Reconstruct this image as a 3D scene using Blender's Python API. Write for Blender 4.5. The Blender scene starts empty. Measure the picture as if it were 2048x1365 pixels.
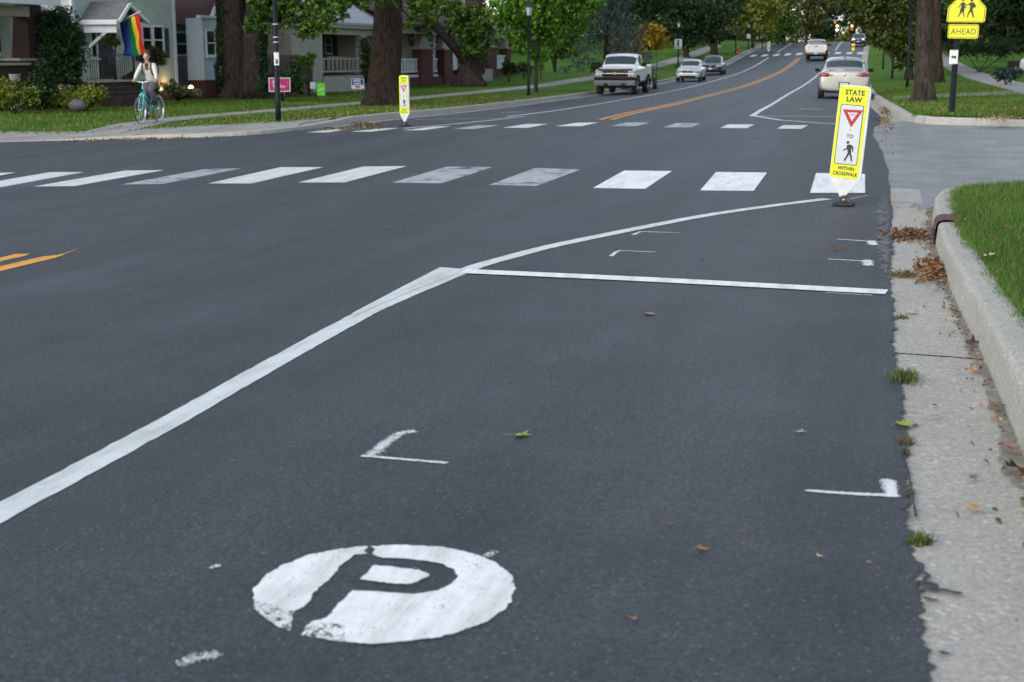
import bpy, bmesh, math, random
import numpy as np
from mathutils import Vector, Matrix
from math import sin, cos, pi, radians, hypot, atan2

# ------------------------------------------------------------------ camera, sky, sun, exposure
S = bpy.context.scene
COL = S.collection
CH, CTH, CYAW, CF = 1.5, radians(11.37), radians(14.7), 2048 * 50 / 36.0
cam_d = bpy.data.cameras.new('camera'); cam = bpy.data.objects.new('camera', cam_d); COL.objects.link(cam)
cam.location = (0, 0, CH); cam.rotation_euler = (pi / 2 - CTH, 0, CYAW)
cam_d.lens = 50; cam_d.sensor_width = 36; cam_d.clip_start = .05; cam_d.clip_end = 2000
cam_d.dof.use_dof = True; cam_d.dof.focus_distance = 11.0; cam_d.dof.aperture_fstop = 4.5
S.camera = cam
W = bpy.data.worlds.new('World'); S.world = W; W.use_nodes = True
_n = W.node_tree.nodes; _sky = _n.new('ShaderNodeTexSky'); _sky.sky_type = 'NISHITA'; _sky.sun_disc = False
SUN_EL, SUN_ROT = radians(32), radians(205)
_sky.sun_elevation = SUN_EL; _sky.sun_rotation = SUN_ROT; _sky.altitude = 200; _sky.air_density = 1.0; _sky.dust_density = 1.0; _sky.ozone_density = 1.0
_hs = _n.new('ShaderNodeHueSaturation'); _hs.inputs['Saturation'].default_value = .55          # thin evening cloud takes the blue out of the sky
W.node_tree.links.new(_sky.outputs[0], _hs.inputs['Color']); W.node_tree.links.new(_hs.outputs[0], _n['Background'].inputs[0]); _n['Background'].inputs[1].default_value = .15
_s = bpy.data.lights.new('sun', 'SUN'); _s.energy = 1.2; _s.angle = radians(60); _s.color = (1, .93, .82)
sun = bpy.data.objects.new('sun', _s); COL.objects.link(sun)
_d = Vector((sin(SUN_ROT) * cos(SUN_EL), cos(SUN_ROT) * cos(SUN_EL), sin(SUN_EL)))
sun.rotation_euler = _d.to_track_quat('Z', 'Y').to_euler(); sun.location = (0, 0, 60)
S.view_settings.view_transform = 'Standard'; S.view_settings.look = 'None'
S.view_settings.exposure = 0.72; S.view_settings.gamma = 1.0
random.seed(4); RNG = np.random.default_rng(7)

# ------------------------------------------------------------------ the lie of the land
KY = [-300, 0, 20, 32, 45, 60, 80, 100, 120, 140, 165, 190, 215, 260, 420]
KE = [0, 0, 0, .08, -.06, -.16, -.18, -.02, .27, .86, 2.0, 3.0, 3.3, 3.0, 1.0]
AY = [-300, 0, 25, 40, 60, 80, 100, 140, 200, 420]
AA = [0, 0, 0, -.5, -1.25, -1.75, -2.15, -2.9, -3.6, -6.2]
def cub(x, xp, fp):
    n = len(xp)
    if x <= xp[0]: return fp[0]
    if x >= xp[-1]: return fp[-1]
    i = 0
    while x > xp[i + 1]: i += 1
    def m(k): return 0. if k in (0, n - 1) else (fp[k + 1] - fp[k - 1]) / (xp[k + 1] - xp[k - 1])
    h = xp[i + 1] - xp[i]; t = (x - xp[i]) / h
    return (2*t**3 - 3*t**2 + 1)*fp[i] + (t**3 - 2*t**2 + t)*h*m(i) + (-2*t**3 + 3*t**2)*fp[i + 1] + (t**3 - t**2)*h*m(i + 1)
def AX(y): return cub(y, AY, AA)                       # how far the street has bent to the left
def RZ(x, y):                                          # height of the road surface
    xl = max(min(x - AX(y), 6), -20); xc = max(xl, -9.2)
    ex = .026 * max(min(xl + 9.2, 0), -3.55) + .04 * min(xl + 12.75, 0)
    near = -.0021 * (min(xc, -1) + 1) ** 2 + ex
    far = -.004 * (xc + 6) ** 2 + .033 * (xc + 6) + ex
    w = min(max((y - 20) / 25, 0), 1); w = w * w * (3 - 2 * w)
    return cub(y, KY, KE) + near * (1 - w) + far * w
def lerp(x, xp, fp): return float(np.interp(x, xp, fp))
def GZ(x, y):                                          # height of the lawns
    xl = x - AX(y)
    if xl < -12.9:
        d = -12.9 - xl
        r = lerp(y, [30, 38, 50, 62, 80, 100, 120, 140, 200], [-.25, -.2, -.12, -.05, .05, .3, .5, .55, .4])
        sl = lerp(y, [60, 100, 140], [0, .004, .012])
        z = RZ(AX(y) - 12.75, y) + .15 + min(d, 6) / 6 * r + max(d - 6, 0) * sl
        w = min(max((33.5 - y) / 4.5, 0), 1); w = w * w * (3 - 2 * w)
        return z * (1 - w) + w * (RZ(x, 28.3) + .082 * max(.15, min(1, (x + 18.5) / 3.)))
    if xl > .6:
        d = xl - .6
        r = lerp(y, [20, 35, 50, 90, 118, 200], [.03, .05, .2, .35, .6, .3])
        return RZ(AX(y) + .45, y) + .15 + min(d, 4) / 4 * r + max(d - 4, 0) * .02
    return RZ(x, y)
FW = np.array([-sin(CYAW) * cos(CTH), cos(CYAW) * cos(CTH), -sin(CTH)]); RT = np.array([cos(CYAW), sin(CYAW), 0.]); UP = np.cross(RT, FW)
def ray(px, py): return FW + RT * (px - 1024) / CF - UP * (py - 682.5) / CF
def P3(px, py, z): return Vector(np.array([0, 0, CH]) + ray(px, py) * z)
def on_x(px, py, X): r = ray(px, py); return Vector(np.array([0, 0, CH]) + r * X / r[0])
def gp(px, py, fn=RZ):                                 # ground point seen at a place in the photograph
    r = ray(px, py); t = prev = 2.
    while t < 450:
        if CH + r[2] * t < fn(r[0] * t, r[1] * t): break
        prev = t; t *= 1.03
    lo, hi = prev, t
    for _ in range(30):
        m = (lo + hi) / 2
        if CH + r[2] * m < fn(r[0] * m, r[1] * m): hi = m
        else: lo = m
    return Vector((r[0] * hi, r[1] * hi, CH + r[2] * hi))
def gl(px, py): return gp(px, py, GZ)

# ------------------------------------------------------------------ materials
def _mk(name):
    m = bpy.data.materials.new(name); m.use_nodes = True
    nt = m.node_tree; return m, nt, nt.nodes, nt.links, nt.nodes['Principled BSDF']
def _noise(N, L, src, scale, det=4, rough=.6, dim='3D'):
    t = N.new('ShaderNodeTexNoise'); t.inputs['Scale'].default_value = scale; t.inputs['Detail'].default_value = det; t.inputs['Roughness'].default_value = rough
    if src is not None: L.new(src, t.inputs['Vector'])
    return t
def _ramp(N, L, fac, stops):
    r = N.new('ShaderNodeValToRGB'); L.new(fac, r.inputs[0]); e = r.color_ramp.elements
    while len(e) < len(stops): e.new(.5)
    for i, (p, c) in enumerate(stops):
        e[i].position = p; e[i].color = (c[0], c[1], c[2], 1) if hasattr(c, '__len__') else (c, c, c, 1)
    return r
def _mix(N, L, fac, a, b, mode='MIX'):
    m = N.new('ShaderNodeMix'); m.data_type = 'RGBA'; m.blend_type = mode
    for s, v in ((m.inputs[0], fac), (m.inputs[6], a), (m.inputs[7], b)):
        if hasattr(v, 'is_linked') or hasattr(v, 'links'): L.new(v, s)
        elif isinstance(v, (int, float)): s.default_value = v
        else: s.default_value = (v[0], v[1], v[2], 1)
    return m.outputs[2]
def _bump(N, L, h, b, strength=.4, dist=.01):
    u = N.new('ShaderNodeBump'); u.inputs['Strength'].default_value = strength; u.inputs['Distance'].default_value = dist
    L.new(h, u.inputs['Height']); L.new(u.outputs[0], b.inputs['Normal'])
def _co(N, which='Object'):
    return N.new('ShaderNodeTexCoord').outputs[which]
def _map(N, L, src, scale):
    m = N.new('ShaderNodeMapping'); m.inputs['Scale'].default_value = scale; L.new(src, m.inputs[0]); return m.outputs[0]
def plain(name, c1, c2=None, scale=6., rough=.6, bump=0., bscale=None, metal=0., coat=0., spec=.5):
    m, nt, N, L, b = _mk(name)
    b.inputs['Roughness'].default_value = rough; b.inputs['Metallic'].default_value = metal
    b.inputs['Specular IOR Level'].default_value = spec
    if coat: b.inputs['Coat Weight'].default_value = coat; b.inputs['Coat Roughness'].default_value = .05
    c2 = c2 or tuple(v * .8 for v in c1)
    co = _co(N); t = _noise(N, L, co, scale)
    r = _ramp(N, L, t.outputs['Fac'], [(.32, c2), (.68, c1)]); L.new(r.outputs[0], b.inputs['Base Color'])
    if bump:
        t2 = _noise(N, L, co, bscale or scale * 3, 6); _bump(N, L, t2.outputs['Fac'], b, bump)
    return m
def emit(name, c, s):
    m, nt, N, L, b = _mk(name); b.inputs['Base Color'].default_value = (*c, 1); b.inputs['Emission Color'].default_value = (*c, 1); b.inputs['Emission Strength'].default_value = s
    return m
def glassy(name, c=(.02, .03, .035), rough=.06):
    m, nt, N, L, b = _mk(name); b.inputs['Base Color'].default_value = (*c, 1); b.inputs['Roughness'].default_value = rough
    b.inputs['Specular IOR Level'].default_value = .8
    return m
def m_asphalt(name, dark, light, joint=False, grain=1.):
    m, nt, N, L, b = _mk(name); co = _co(N)
    big = _noise(N, L, _map(N, L, co, (.7, .045, 1)), 1.6, 6, .68)
    mid = _noise(N, L, co, 1.1, 6, .7)
    g1 = _noise(N, L, co, 62, 5, .9); g2 = N.new('ShaderNodeTexVoronoi'); g2.inputs['Scale'].default_value = 150; L.new(co, g2.inputs['Vector'])
    base = _ramp(N, L, big.outputs['Fac'], [(.3, dark), (.72, light)]).outputs[0]
    md = _ramp(N, L, mid.outputs['Fac'], [(.3, .72), (.7, 1.25)]).outputs[0]
    c = _mix(N, L, 1., base, md, 'MULTIPLY')
    sp = _ramp(N, L, g1.outputs['Fac'], [(.38, .35), (.5, 1.), (.62, 2.1 * grain)]).outputs[0]
    c = _mix(N, L, 1., c, sp, 'MULTIPLY')
    wn = N.new('ShaderNodeTexWhiteNoise'); wn.noise_dimensions = '3D'; L.new(g2.outputs['Position'], wn.inputs['Vector'])
    st = N.new('ShaderNodeMath'); st.operation = 'GREATER_THAN'; st.inputs[1].default_value = .994; L.new(wn.outputs['Value'], st.inputs[0])
    c = _mix(N, L, st.outputs[0], c, (.17, .17, .17))
    if joint:                                          # the paving joints that run along the street
        sx = N.new('ShaderNodeSeparateXYZ'); L.new(co, sx.inputs[0])
        wob = _noise(N, L, _map(N, L, co, (0, .6, 0)), 1.5, 5)
        ax = N.new('ShaderNodeMath'); ax.operation = 'MULTIPLY_ADD'; ax.inputs[1].default_value = .16; L.new(wob.outputs['Fac'], ax.inputs[0]); L.new(sx.outputs['X'], ax.inputs[2])
        for xj, wd, dk in ((-4.72, .030, .85), (-4.45, .55, .34), (-7.9, .7, .26), (-3.45, .35, .20), (-1.2, .4, .14), (-6.3, .25, .12)):
            d = N.new('ShaderNodeMath'); d.operation = 'SUBTRACT'; d.inputs[1].default_value = xj + .08; L.new(ax.outputs[0], d.inputs[0])
            a = N.new('ShaderNodeMath'); a.operation = 'ABSOLUTE'; L.new(d.outputs[0], a.inputs[0])
            k = N.new('ShaderNodeMapRange'); k.inputs['From Min'].default_value = 0; k.inputs['From Max'].default_value = wd; k.inputs['To Min'].default_value = dk; k.inputs['To Max'].default_value = 0; L.new(a.outputs[0], k.inputs['Value'])
            pat = _noise(N, L, _map(N, L, co, (.3, .25, .3)), 1.2, 3)
            kk = N.new('ShaderNodeMath'); kk.operation = 'MULTIPLY'; L.new(k.outputs[0], kk.inputs[0])
            rr = _ramp(N, L, pat.outputs['Fac'], [(.35, .15), (.6, 1.)]); L.new(rr.outputs[0], kk.inputs[1])
            c = _mix(N, L, kk.outputs[0], c, (.012, .012, .013))
    L.new(c, b.inputs['Base Color']); b.inputs['Roughness'].default_value = .55; b.inputs['Specular IOR Level'].default_value = .5
    ad = N.new('ShaderNodeMath'); ad.operation = 'ADD'; L.new(g1.outputs['Fac'], ad.inputs[0]); L.new(g2.outputs['Distance'], ad.inputs[1])
    _bump(N, L, ad.outputs[0], b, .6, .005)
    return m
def m_concrete(name, c1, c2, agg=.5):
    m, nt, N, L, b = _mk(name); co = _co(N)
    t = _noise(N, L, co, .9, 6, .65); g = _noise(N, L, co, 60, 4, .8); v = N.new('ShaderNodeTexVoronoi'); v.inputs['Scale'].default_value = 55; L.new(co, v.inputs['Vector'])
    c = _ramp(N, L, t.outputs['Fac'], [(.3, c2), (.7, c1)]).outputs[0]
    c = _mix(N, L, agg, c, _ramp(N, L, g.outputs['Fac'], [(.3, .4), (.5, 1.), (.72, 1.65)]).outputs[0], 'MULTIPLY')
    wn = N.new('ShaderNodeTexWhiteNoise'); L.new(v.outputs['Position'], wn.inputs['Vector'])
    c = _mix(N, L, agg * .6, c, _ramp(N, L, wn.outputs['Value'], [(.0, .6), (.9, 1.05), (.95, 1.7)]).outputs[0], 'MULTIPLY')
    st = _noise(N, L, _map(N, L, co, (1, .35, 1)), 2.2, 5, .7)
    c = _mix(N, L, _ramp(N, L, st.outputs['Fac'], [(.55, 0.), (.8, .3)]).outputs[0], c, tuple(v * .55 for v in c2))
    L.new(c, b.inputs['Base Color']); b.inputs['Roughness'].default_value = .85; _bump(N, L, g.outputs['Fac'], b, .45, .006)
    return m
def m_paint(name, c, wear, wscale=7., rough=.6, fade=0.):       # road paint: flakes off, so the asphalt shows through the holes
    m, nt, N, L, b = _mk(name); co = _co(N)
    t = _noise(N, L, co, wscale, 6, .75); g = _noise(N, L, co, 90, 3, .8); big = _noise(N, L, co, 1.3, 4)
    cc = _mix(N, L, .5, c, _ramp(N, L, t.outputs['Fac'], [(.3, .72), (.6, 1.05)]).outputs[0], 'MULTIPLY')
    L.new(cc, b.inputs['Base Color']); b.inputs['Roughness'].default_value = rough
    sk = _noise(N, L, _map(N, L, co, (5, .7, 1)), 1.5, 6, .75); cc = _mix(N, L, .8, cc, _ramp(N, L, sk.outputs['Fac'], [(.32, .62), (.55, 1.)]).outputs[0], 'MULTIPLY'); L.new(cc, b.inputs['Base Color'])
    a = N.new('ShaderNodeMath'); a.operation = 'MULTIPLY_ADD'; a.inputs[1].default_value = .6; L.new(g.outputs['Fac'], a.inputs[0]); L.new(t.outputs['Fac'], a.inputs[2])
    a2 = N.new('ShaderNodeMath'); a2.operation = 'MULTIPLY_ADD'; a2.inputs[1].default_value = .5; L.new(big.outputs['Fac'], a2.inputs[0]); L.new(a.outputs[0], a2.inputs[2])
    r = _ramp(N, L, a2.outputs[0], [(max(wear - .06, 0), 0.), (wear + .08, 1. - fade)])
    L.new(r.outputs[0], b.inputs['Alpha']); _bump(N, L, g.outputs['Fac'], b, .4, .004)
    return m
def m_island(name, cols, rough=.6, trans=.25, var=.0):          # leaves and blades: every one its own tint
    m, nt, N, L, b = _mk(name); g = N.new('ShaderNodeNewGeometry')
    n = len(cols); r = _ramp(N, L, g.outputs['Random Per Island'], [((i + .5) / n, c) for i, c in enumerate(cols)])
    t = _noise(N, L, _co(N), .45, 3); c = _mix(N, L, .6, r.outputs[0], _ramp(N, L, t.outputs['Fac'], [(.35, .6), (.65, 1.35)]).outputs[0], 'MULTIPLY')
    L.new(c, b.inputs['Base Color']); b.inputs['Roughness'].default_value = rough; b.inputs['Specular IOR Level'].default_value = .3
    if trans:
        tr = N.new('ShaderNodeBsdfTranslucent'); L.new(c, tr.inputs[0]); mx = N.new('ShaderNodeMixShader'); mx.inputs[0].default_value = trans
        L.new(b.outputs[0], mx.inputs[1]); L.new(tr.outputs[0], mx.inputs[2]); L.new(mx.outputs[0], N['Material Output'].inputs[0])
    return m
def m_lawn(name, a, bcol, dry):
    m, nt, N, L, b = _mk(name); co = _co(N)
    t = _noise(N, L, co, .35, 6, .6); f = _noise(N, L, _map(N, L, co, (1, 1, .3)), 14, 5, .8); d = _noise(N, L, co, .9, 5, .7)
    c = _ramp(N, L, t.outputs['Fac'], [(.3, bcol), (.7, a)]).outputs[0]
    c = _mix(N, L, .9, c, _ramp(N, L, f.outputs['Fac'], [(.3, .45), (.5, 1.), (.7, 1.6)]).outputs[0], 'MULTIPLY')
    c = _mix(N, L, _ramp(N, L, d.outputs['Fac'], [(.55, 0.), (.75, .55)]).outputs[0], c, dry)
    L.new(c, b.inputs['Base Color']); b.inputs['Roughness'].default_value = .9; b.inputs['Specular IOR Level'].default_value = .15
    _bump(N, L, f.outputs['Fac'], b, .8, .06)
    return m
def m_brick(name, c1, c2, mortar, scale=4.):
    m, nt, N, L, b = _mk(name); co = _co(N)
    mp = N.new('ShaderNodeMapping'); mp.inputs['Rotation'].default_value = (radians(90), 0, radians(0)); L.new(co, mp.inputs[0])
    sx = N.new('ShaderNodeSeparateXYZ'); L.new(co, sx.inputs[0]); ad = N.new('ShaderNodeMath'); L.new(sx.outputs['X'], ad.inputs[0]); L.new(sx.outputs['Y'], ad.inputs[1])
    cm = N.new('ShaderNodeCombineXYZ'); L.new(ad.outputs[0], cm.inputs[0]); L.new(sx.outputs['Z'], cm.inputs[1])
    k = N.new('ShaderNodeTexBrick'); k.inputs['Scale'].default_value = scale; k.inputs['Mortar Size'].default_value = .018; k.inputs['Brick Width'].default_value = .85; k.inputs['Row Height'].default_value = .3
    k.inputs['Color1'].default_value = (*c1, 1); k.inputs['Color2'].default_value = (*c2, 1); k.inputs['Mortar'].default_value = (*mortar, 1); L.new(cm.outputs[0], k.inputs['Vector'])
    n = _noise(N, L, co, 9, 5); c = _mix(N, L, .6, k.outputs['Color'], _ramp(N, L, n.outputs['Fac'], [(.3, .6), (.7, 1.25)]).outputs[0], 'MULTIPLY')
    L.new(c, b.inputs['Base Color']); b.inputs['Roughness'].default_value = .9; _bump(N, L, k.outputs['Fac'], b, -.5, .01)
    return m
def m_bark(name, c1, c2):
    m, nt, N, L, b = _mk(name); co = _co(N); mp = _map(N, L, co, (7, 7, .9))
    t = _noise(N, L, mp, 1.6, 7, .7); r = _ramp(N, L, t.outputs['Fac'], [(.36, c2), (.64, c1)]); L.new(r.outputs[0], b.inputs['Base Color'])
    b.inputs['Roughness'].default_value = .95; b.inputs['Specular IOR Level'].default_value = .1; _bump(N, L, t.outputs['Fac'], b, 1., .06)
    return m
def m_paintwork(name, c, metal=.0, flake=0., rough=.32):
    m, nt, N, L, b = _mk(name); co = _co(N); t = _noise(N, L, co, 3, 5)
    r = _ramp(N, L, t.outputs['Fac'], [(.35, tuple(v * .88 for v in c)), (.65, c)]); L.new(r.outputs[0], b.inputs['Base Color'])
    b.inputs['Roughness'].default_value = rough; b.inputs['Metallic'].default_value = metal; b.inputs['Coat Weight'].default_value = .35 if max(c) < .05 else .8; b.inputs['Coat Roughness'].default_value = .06
    return m
def m_shingle(name, c1, c2, sc=5.):
    m, nt, N, L, b = _mk(name); co = _co(N)
    sx = N.new('ShaderNodeSeparateXYZ'); L.new(co, sx.inputs[0]); w = N.new('ShaderNodeMath'); w.operation = 'FRACT'; ml = N.new('ShaderNodeMath'); ml.operation = 'MULTIPLY'; ml.inputs[1].default_value = sc; L.new(sx.outputs['Z'], ml.inputs[0]); L.new(ml.outputs[0], w.inputs[0])
    t = _noise(N, L, co, 5, 6, .75); r = _ramp(N, L, t.outputs['Fac'], [(.3, c2), (.7, c1)]); L.new(r.outputs[0], b.inputs['Base Color']); b.inputs['Roughness'].default_value = .9
    ad = N.new('ShaderNodeMath'); L.new(w.outputs[0], ad.inputs[0]); L.new(t.outputs['Fac'], ad.inputs[1]); _bump(N, L, ad.outputs[0], b, .6, .03)
    return m

M = {}
M['asphalt'] = m_asphalt('new asphalt', (.0175, .0228, .029), (.044, .0525, .062), True)
M['old_asphalt'] = m_asphalt('old asphalt', (.19, .20, .21), (.26, .27, .28), False, .8)
M['concrete'] = m_concrete('exposed concrete', (.43, .42, .38), (.345, .335, .30), .55)
M['walk'] = m_concrete('walk concrete', (.33, .325, .31), (.22, .215, .205), .4)
M['white_paint'] = m_paint('white road paint', (.80, .84, .83), .66)
M['line_paint'] = m_paint('white line paint', (.66, .71, .70), .72, 9.)
M['worn_paint'] = m_paint('worn white road paint', (.58, .65, .67), .93, 3.5, .6, .30)
M['part_paint'] = m_paint('part worn white road paint', (.72, .75, .76), .74, 5., .6, .12)
M['emblem_paint'] = m_paint('emblem paint', (.82, .86, .85), .54, 12.)
M['spray_paint'] = m_paint('sprayed paint', (.82, .85, .86), .62, 40., .7, .1)
M['yellow_paint'] = m_paint('yellow road paint', (.80, .36, .035), .66, 9.)
M['lawn'] = m_lawn('lawn', (.075, .17, .013), (.048, .12, .011), (.16, .14, .045))
M['soil'] = plain('soil', (.05, .04, .025), (.03, .025, .015), 2., .95)
M['blade'] = m_island('grass blades', [(.05, .15, .010), (.07, .19, .014), (.10, .22, .02), (.15, .22, .045), (.06, .16, .014), (.24, .23, .10)], .55, .3)
M['blade_dull'] = m_island('verge grass blades', [(.06, .165, .012), (.085, .19, .016), (.13, .195, .025), (.055, .155, .013), (.21, .19, .06)], .6, .25)
M['blade_weed'] = m_island('weed blades', [(.08, .16, .02), (.12, .17, .04), (.05, .11, .02), (.19, .15, .08)], .6, .25)
M['blade_dry'] = m_island('dry weed blades', [(.14, .12, .05), (.2, .15, .08), (.09, .10, .03)], .7, .2)
M['litter'] = m_island('dry leaves', [(.22, .10, .045), (.15, .065, .03), (.30, .16, .08), (.10, .05, .03), (.34, .24, .12)], .75, .15)
M['litter_pale'] = m_island('pale litter', [(.30, .22, .10), (.22, .13, .05), (.36, .30, .16), (.14, .09, .04)], .8, .1)
M['bark'] = m_bark('bark', (.060, .045, .034), (.015, .011, .008))
M['bark_grey'] = m_bark('grey bark', (.075, .062, .052), (.022, .018, .015))
M['yellow_sheet'] = plain('fluorescent yellow sheeting', (.70, .76, .004), (.63, .69, .004), 2., .4)
M['gold_sheet'] = plain('yellow sheeting', (.80, .72, .0), (.74, .66, .0), 2., .35)
M['white_sheet'] = plain('white sheeting', (.56, .60, .63), (.49, .53, .56), 3., .4)
M['white_plastic'] = plain('white plastic', (.66, .69, .70), (.50, .52, .53), 7., .45)
M['black_vinyl'] = plain('black vinyl', (.012, .012, .012), (.02, .02, .02), 4., .45)
M['red_vinyl'] = plain('red vinyl', (.40, .008, .015), (.34, .008, .012), 3., .4)
M['rubber'] = plain('black rubber', (.018, .018, .019), (.03, .03, .03), 12., .75, .3)
M['steel'] = plain('zinc steel', (.45, .46, .47), (.3, .3, .3), 9., .35, metal=.8)
M['chrome'] = plain('chrome', (.75, .76, .78), (.6, .6, .62), 5., .15, metal=.95)
M['black_metal'] = plain('black painted metal', (.013, .016, .018), (.02, .024, .026), 3., .45)
M['post_metal'] = plain('dark blue black post', (.004, .008, .013), (.007, .013, .018), 2.5, .5, spec=.3)
M['white_trim'] = plain('white trim', (.72, .75, .78), (.62, .65, .68), 4., .55)
M['white_wood'] = plain('white clapboard', (.62, .66, .70), (.52, .55, .58), 3., .6)
M['paper'] = plain('paper', (.78, .80, .82), (.7, .72, .74), 2., .7)
M['glass'] = glassy('window glass', (.012, .016, .018), .05)
M['car_glass'] = glassy('car glass', (.03, .045, .05), .04)
M['lamp_glass'] = plain('lantern glass', (.62, .66, .70), (.5, .54, .57), 6., .25)
M['tail_red'] = plain('tail lamp red', (.36, .01, .012), (.25, .008, .01), 6., .15, coat=.8)
M['lens'] = plain('headlamp lens', (.40, .43, .46), (.22, .24, .26), 14., .12, coat=.8)
M['amber'] = plain('amber lens', (.6, .22, .03), None, 6., .2)
M['skin'] = plain('skin', (.55, .33, .25), (.47, .27, .2), 9., .5)
M['hair'] = plain('brown hair', (.05, .03, .02), (.03, .018, .012), 25., .6)

# ------------------------------------------------------------------ mesh building
class MB:
    def __init__(s): s.v = []; s.f = []; s.m = []; s.sm = []
    def add(s, vs, fs, mi=0, smooth=False):
        o = len(s.v); s.v += [tuple(p) for p in vs]
        for f in fs: s.f.append([i + o for i in f]); s.m.append(mi); s.sm.append(smooth)
        return s
    def quad(s, a, b, c, d, mi=0): return s.add([a, b, c, d], [(0, 1, 2, 3)], mi)
    def box(s, x0, x1, y0, y1, z0, z1, mi=0, bev=0.):
        if x0 > x1: x0, x1 = x1, x0
        if y0 > y1: y0, y1 = y1, y0
        if z0 > z1: z0, z1 = z1, z0
        b = min(bev, (x1-x0)*.45, (y1-y0)*.45, (z1-z0)*.45)
        if b <= 0:
            v = [(x, y, z) for z in (z0, z1) for y in (y0, y1) for x in (x0, x1)]
            return s.add(v, [(0, 2, 3, 1), (4, 5, 7, 6), (0, 1, 5, 4), (2, 6, 7, 3), (0, 4, 6, 2), (1, 3, 7, 5)], mi)
        bm = bmesh.new(); bmesh.ops.create_cube(bm, size=1)
        for v in bm.verts: v.co = Vector(((x0+x1)/2 + v.co.x*(x1-x0), (y0+y1)/2 + v.co.y*(y1-y0), (z0+z1)/2 + v.co.z*(z1-z0)))
        bmesh.ops.bevel(bm, geom=list(bm.edges), offset=b, segments=2, profile=.6, affect='EDGES')
        s.bm(bm, mi); return s
    def bm(s, bm, mi=0, mat=None, smooth=False):
        bm.verts.index_update(); s.add([(mat @ v.co if mat else v.co) for v in bm.verts], [[v.index for v in f.verts] for f in bm.faces], mi, smooth); bm.free()
    def tube(s, pts, rads, n=8, mi=0, cap=True, smooth=True):
        pts = [Vector(p) for p in pts]
        if not hasattr(rads, '__len__'): rads = [rads] * len(pts)
        vs = []; fs = []; ref = None
        for i, p in enumerate(pts):
            t = (pts[min(i+1, len(pts)-1)] - pts[max(i-1, 0)]).normalized()
            if ref is None: ref = t.orthogonal().normalized()
            u = (ref - t * ref.dot(t)); u = u.normalized() if u.length > 1e-6 else t.orthogonal().normalized(); ref = u; w = t.cross(u)
            for k in range(n): a = 2*pi*k/n; vs.append(p + (u*cos(a) + w*sin(a)) * rads[i])
        for i in range(len(pts)-1):
            for k in range(n): k2 = (k+1) % n; fs.append((i*n+k, i*n+k2, (i+1)*n+k2, (i+1)*n+k))
        s.add(vs, fs, mi, smooth)
        if cap:
            o = len(s.v) - len(vs); s.f.append([o+k for k in range(n)][::-1]); s.f.append([o+(len(pts)-1)*n+k for k in range(n)]); s.m += [mi, mi]; s.sm += [False, False]
        return s
    def lathe(s, prof, n=20, c=(0, 0, 0), mi=0, axis='Z', smooth=True):       # prof: (radius, height)
        vs = []; fs = []
        for r, h in prof:
            for k in range(n):
                a = 2*pi*k/n
                p = (r*cos(a), r*sin(a), h) if axis == 'Z' else (h, r*cos(a), r*sin(a)) if axis == 'X' else (r*sin(a), h, r*cos(a))
                vs.append((p[0]+c[0], p[1]+c[1], p[2]+c[2]))
        for i in range(len(prof)-1):
            for k in range(n): k2 = (k+1) % n; fs.append((i*n+k, i*n+k2, (i+1)*n+k2, (i+1)*n+k))
        return s.add(vs, fs, mi, smooth)
    def prism(s, poly, h0, h1, plane, mi=0):                                   # plane(u, v, h) -> point
        n = len(poly); a = [plane(u, v, h1) for u, v in poly]; b = [plane(u, v, h0) for u, v in poly]
        s.add(a + b, [list(range(n))] + [list(range(2*n-1, n-1, -1))] + [(i, i+n, (i+1) % n + n, (i+1) % n) for i in range(n)], mi); return s
    def ball(s, c, r, seg=12, ring=8, mi=0, noise=0., seed=0):
        rr = random.Random(seed); r = r if hasattr(r, '__len__') else (r, r, r); vs = []; fs = []
        for i in range(ring+1):
            for k in range(seg):
                t = pi*i/ring; a = 2*pi*k/seg; q = 1 + (rr.uniform(-noise, noise) if 0 < i < ring else 0)
                vs.append((c[0]+r[0]*q*sin(t)*cos(a), c[1]+r[1]*q*sin(t)*sin(a), c[2]+r[2]*q*cos(t)))
        for i in range(ring):
            for k in range(seg): k2 = (k+1) % seg; fs.append((i*seg+k, (i+1)*seg+k, (i+1)*seg+k2, i*seg+k2))
        return s.add(vs, fs, mi, True)
    def build(s, name, mats, parent=None, world=True):
        me = bpy.data.meshes.new(name); me.from_pydata([tuple(v) for v in s.v], [], s.f)
        mats = mats if isinstance(mats, (list, tuple)) else [mats]
        for m in mats: me.materials.append(M[m] if isinstance(m, str) else m)
        me.polygons.foreach_set('material_index', s.m); me.polygons.foreach_set('use_smooth', s.sm); me.update()
        return link(name, me, parent, world)
def link(name, me, parent=None, world=True):
    o = bpy.data.objects.new(name, me); COL.objects.link(o)
    if parent is not None:
        o.parent = parent
        if world:
            q = parent; off = Vector((0, 0, 0))
            while q is not None: off += q.location; q = q.parent
            o.location = -off
    return o
def big_mesh(name, V, F, mat, parent=None, world=True):                        # numpy arrays: fast for foliage and grass
    me = bpy.data.meshes.new(name); V = np.asarray(V, dtype=np.float32); F = np.asarray(F, dtype=np.int32); k = F.shape[1]
    me.vertices.add(len(V)); me.vertices.foreach_set('co', V.ravel()); me.loops.add(F.size); me.loops.foreach_set('vertex_index', F.ravel())
    me.polygons.add(len(F)); me.polygons.foreach_set('loop_start', np.arange(0, F.size, k, dtype=np.int32)); me.polygons.foreach_set('loop_total', np.full(len(F), k, dtype=np.int32))
    me.materials.append(M[mat] if isinstance(mat, str) else mat); me.update(calc_edges=True); me.validate()
    return link(name, me, parent, world)
def tag(o, label, cat, group=None):
    o['label'] = label; o['category'] = cat
    if group: o['group'] = group
    return o
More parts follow.
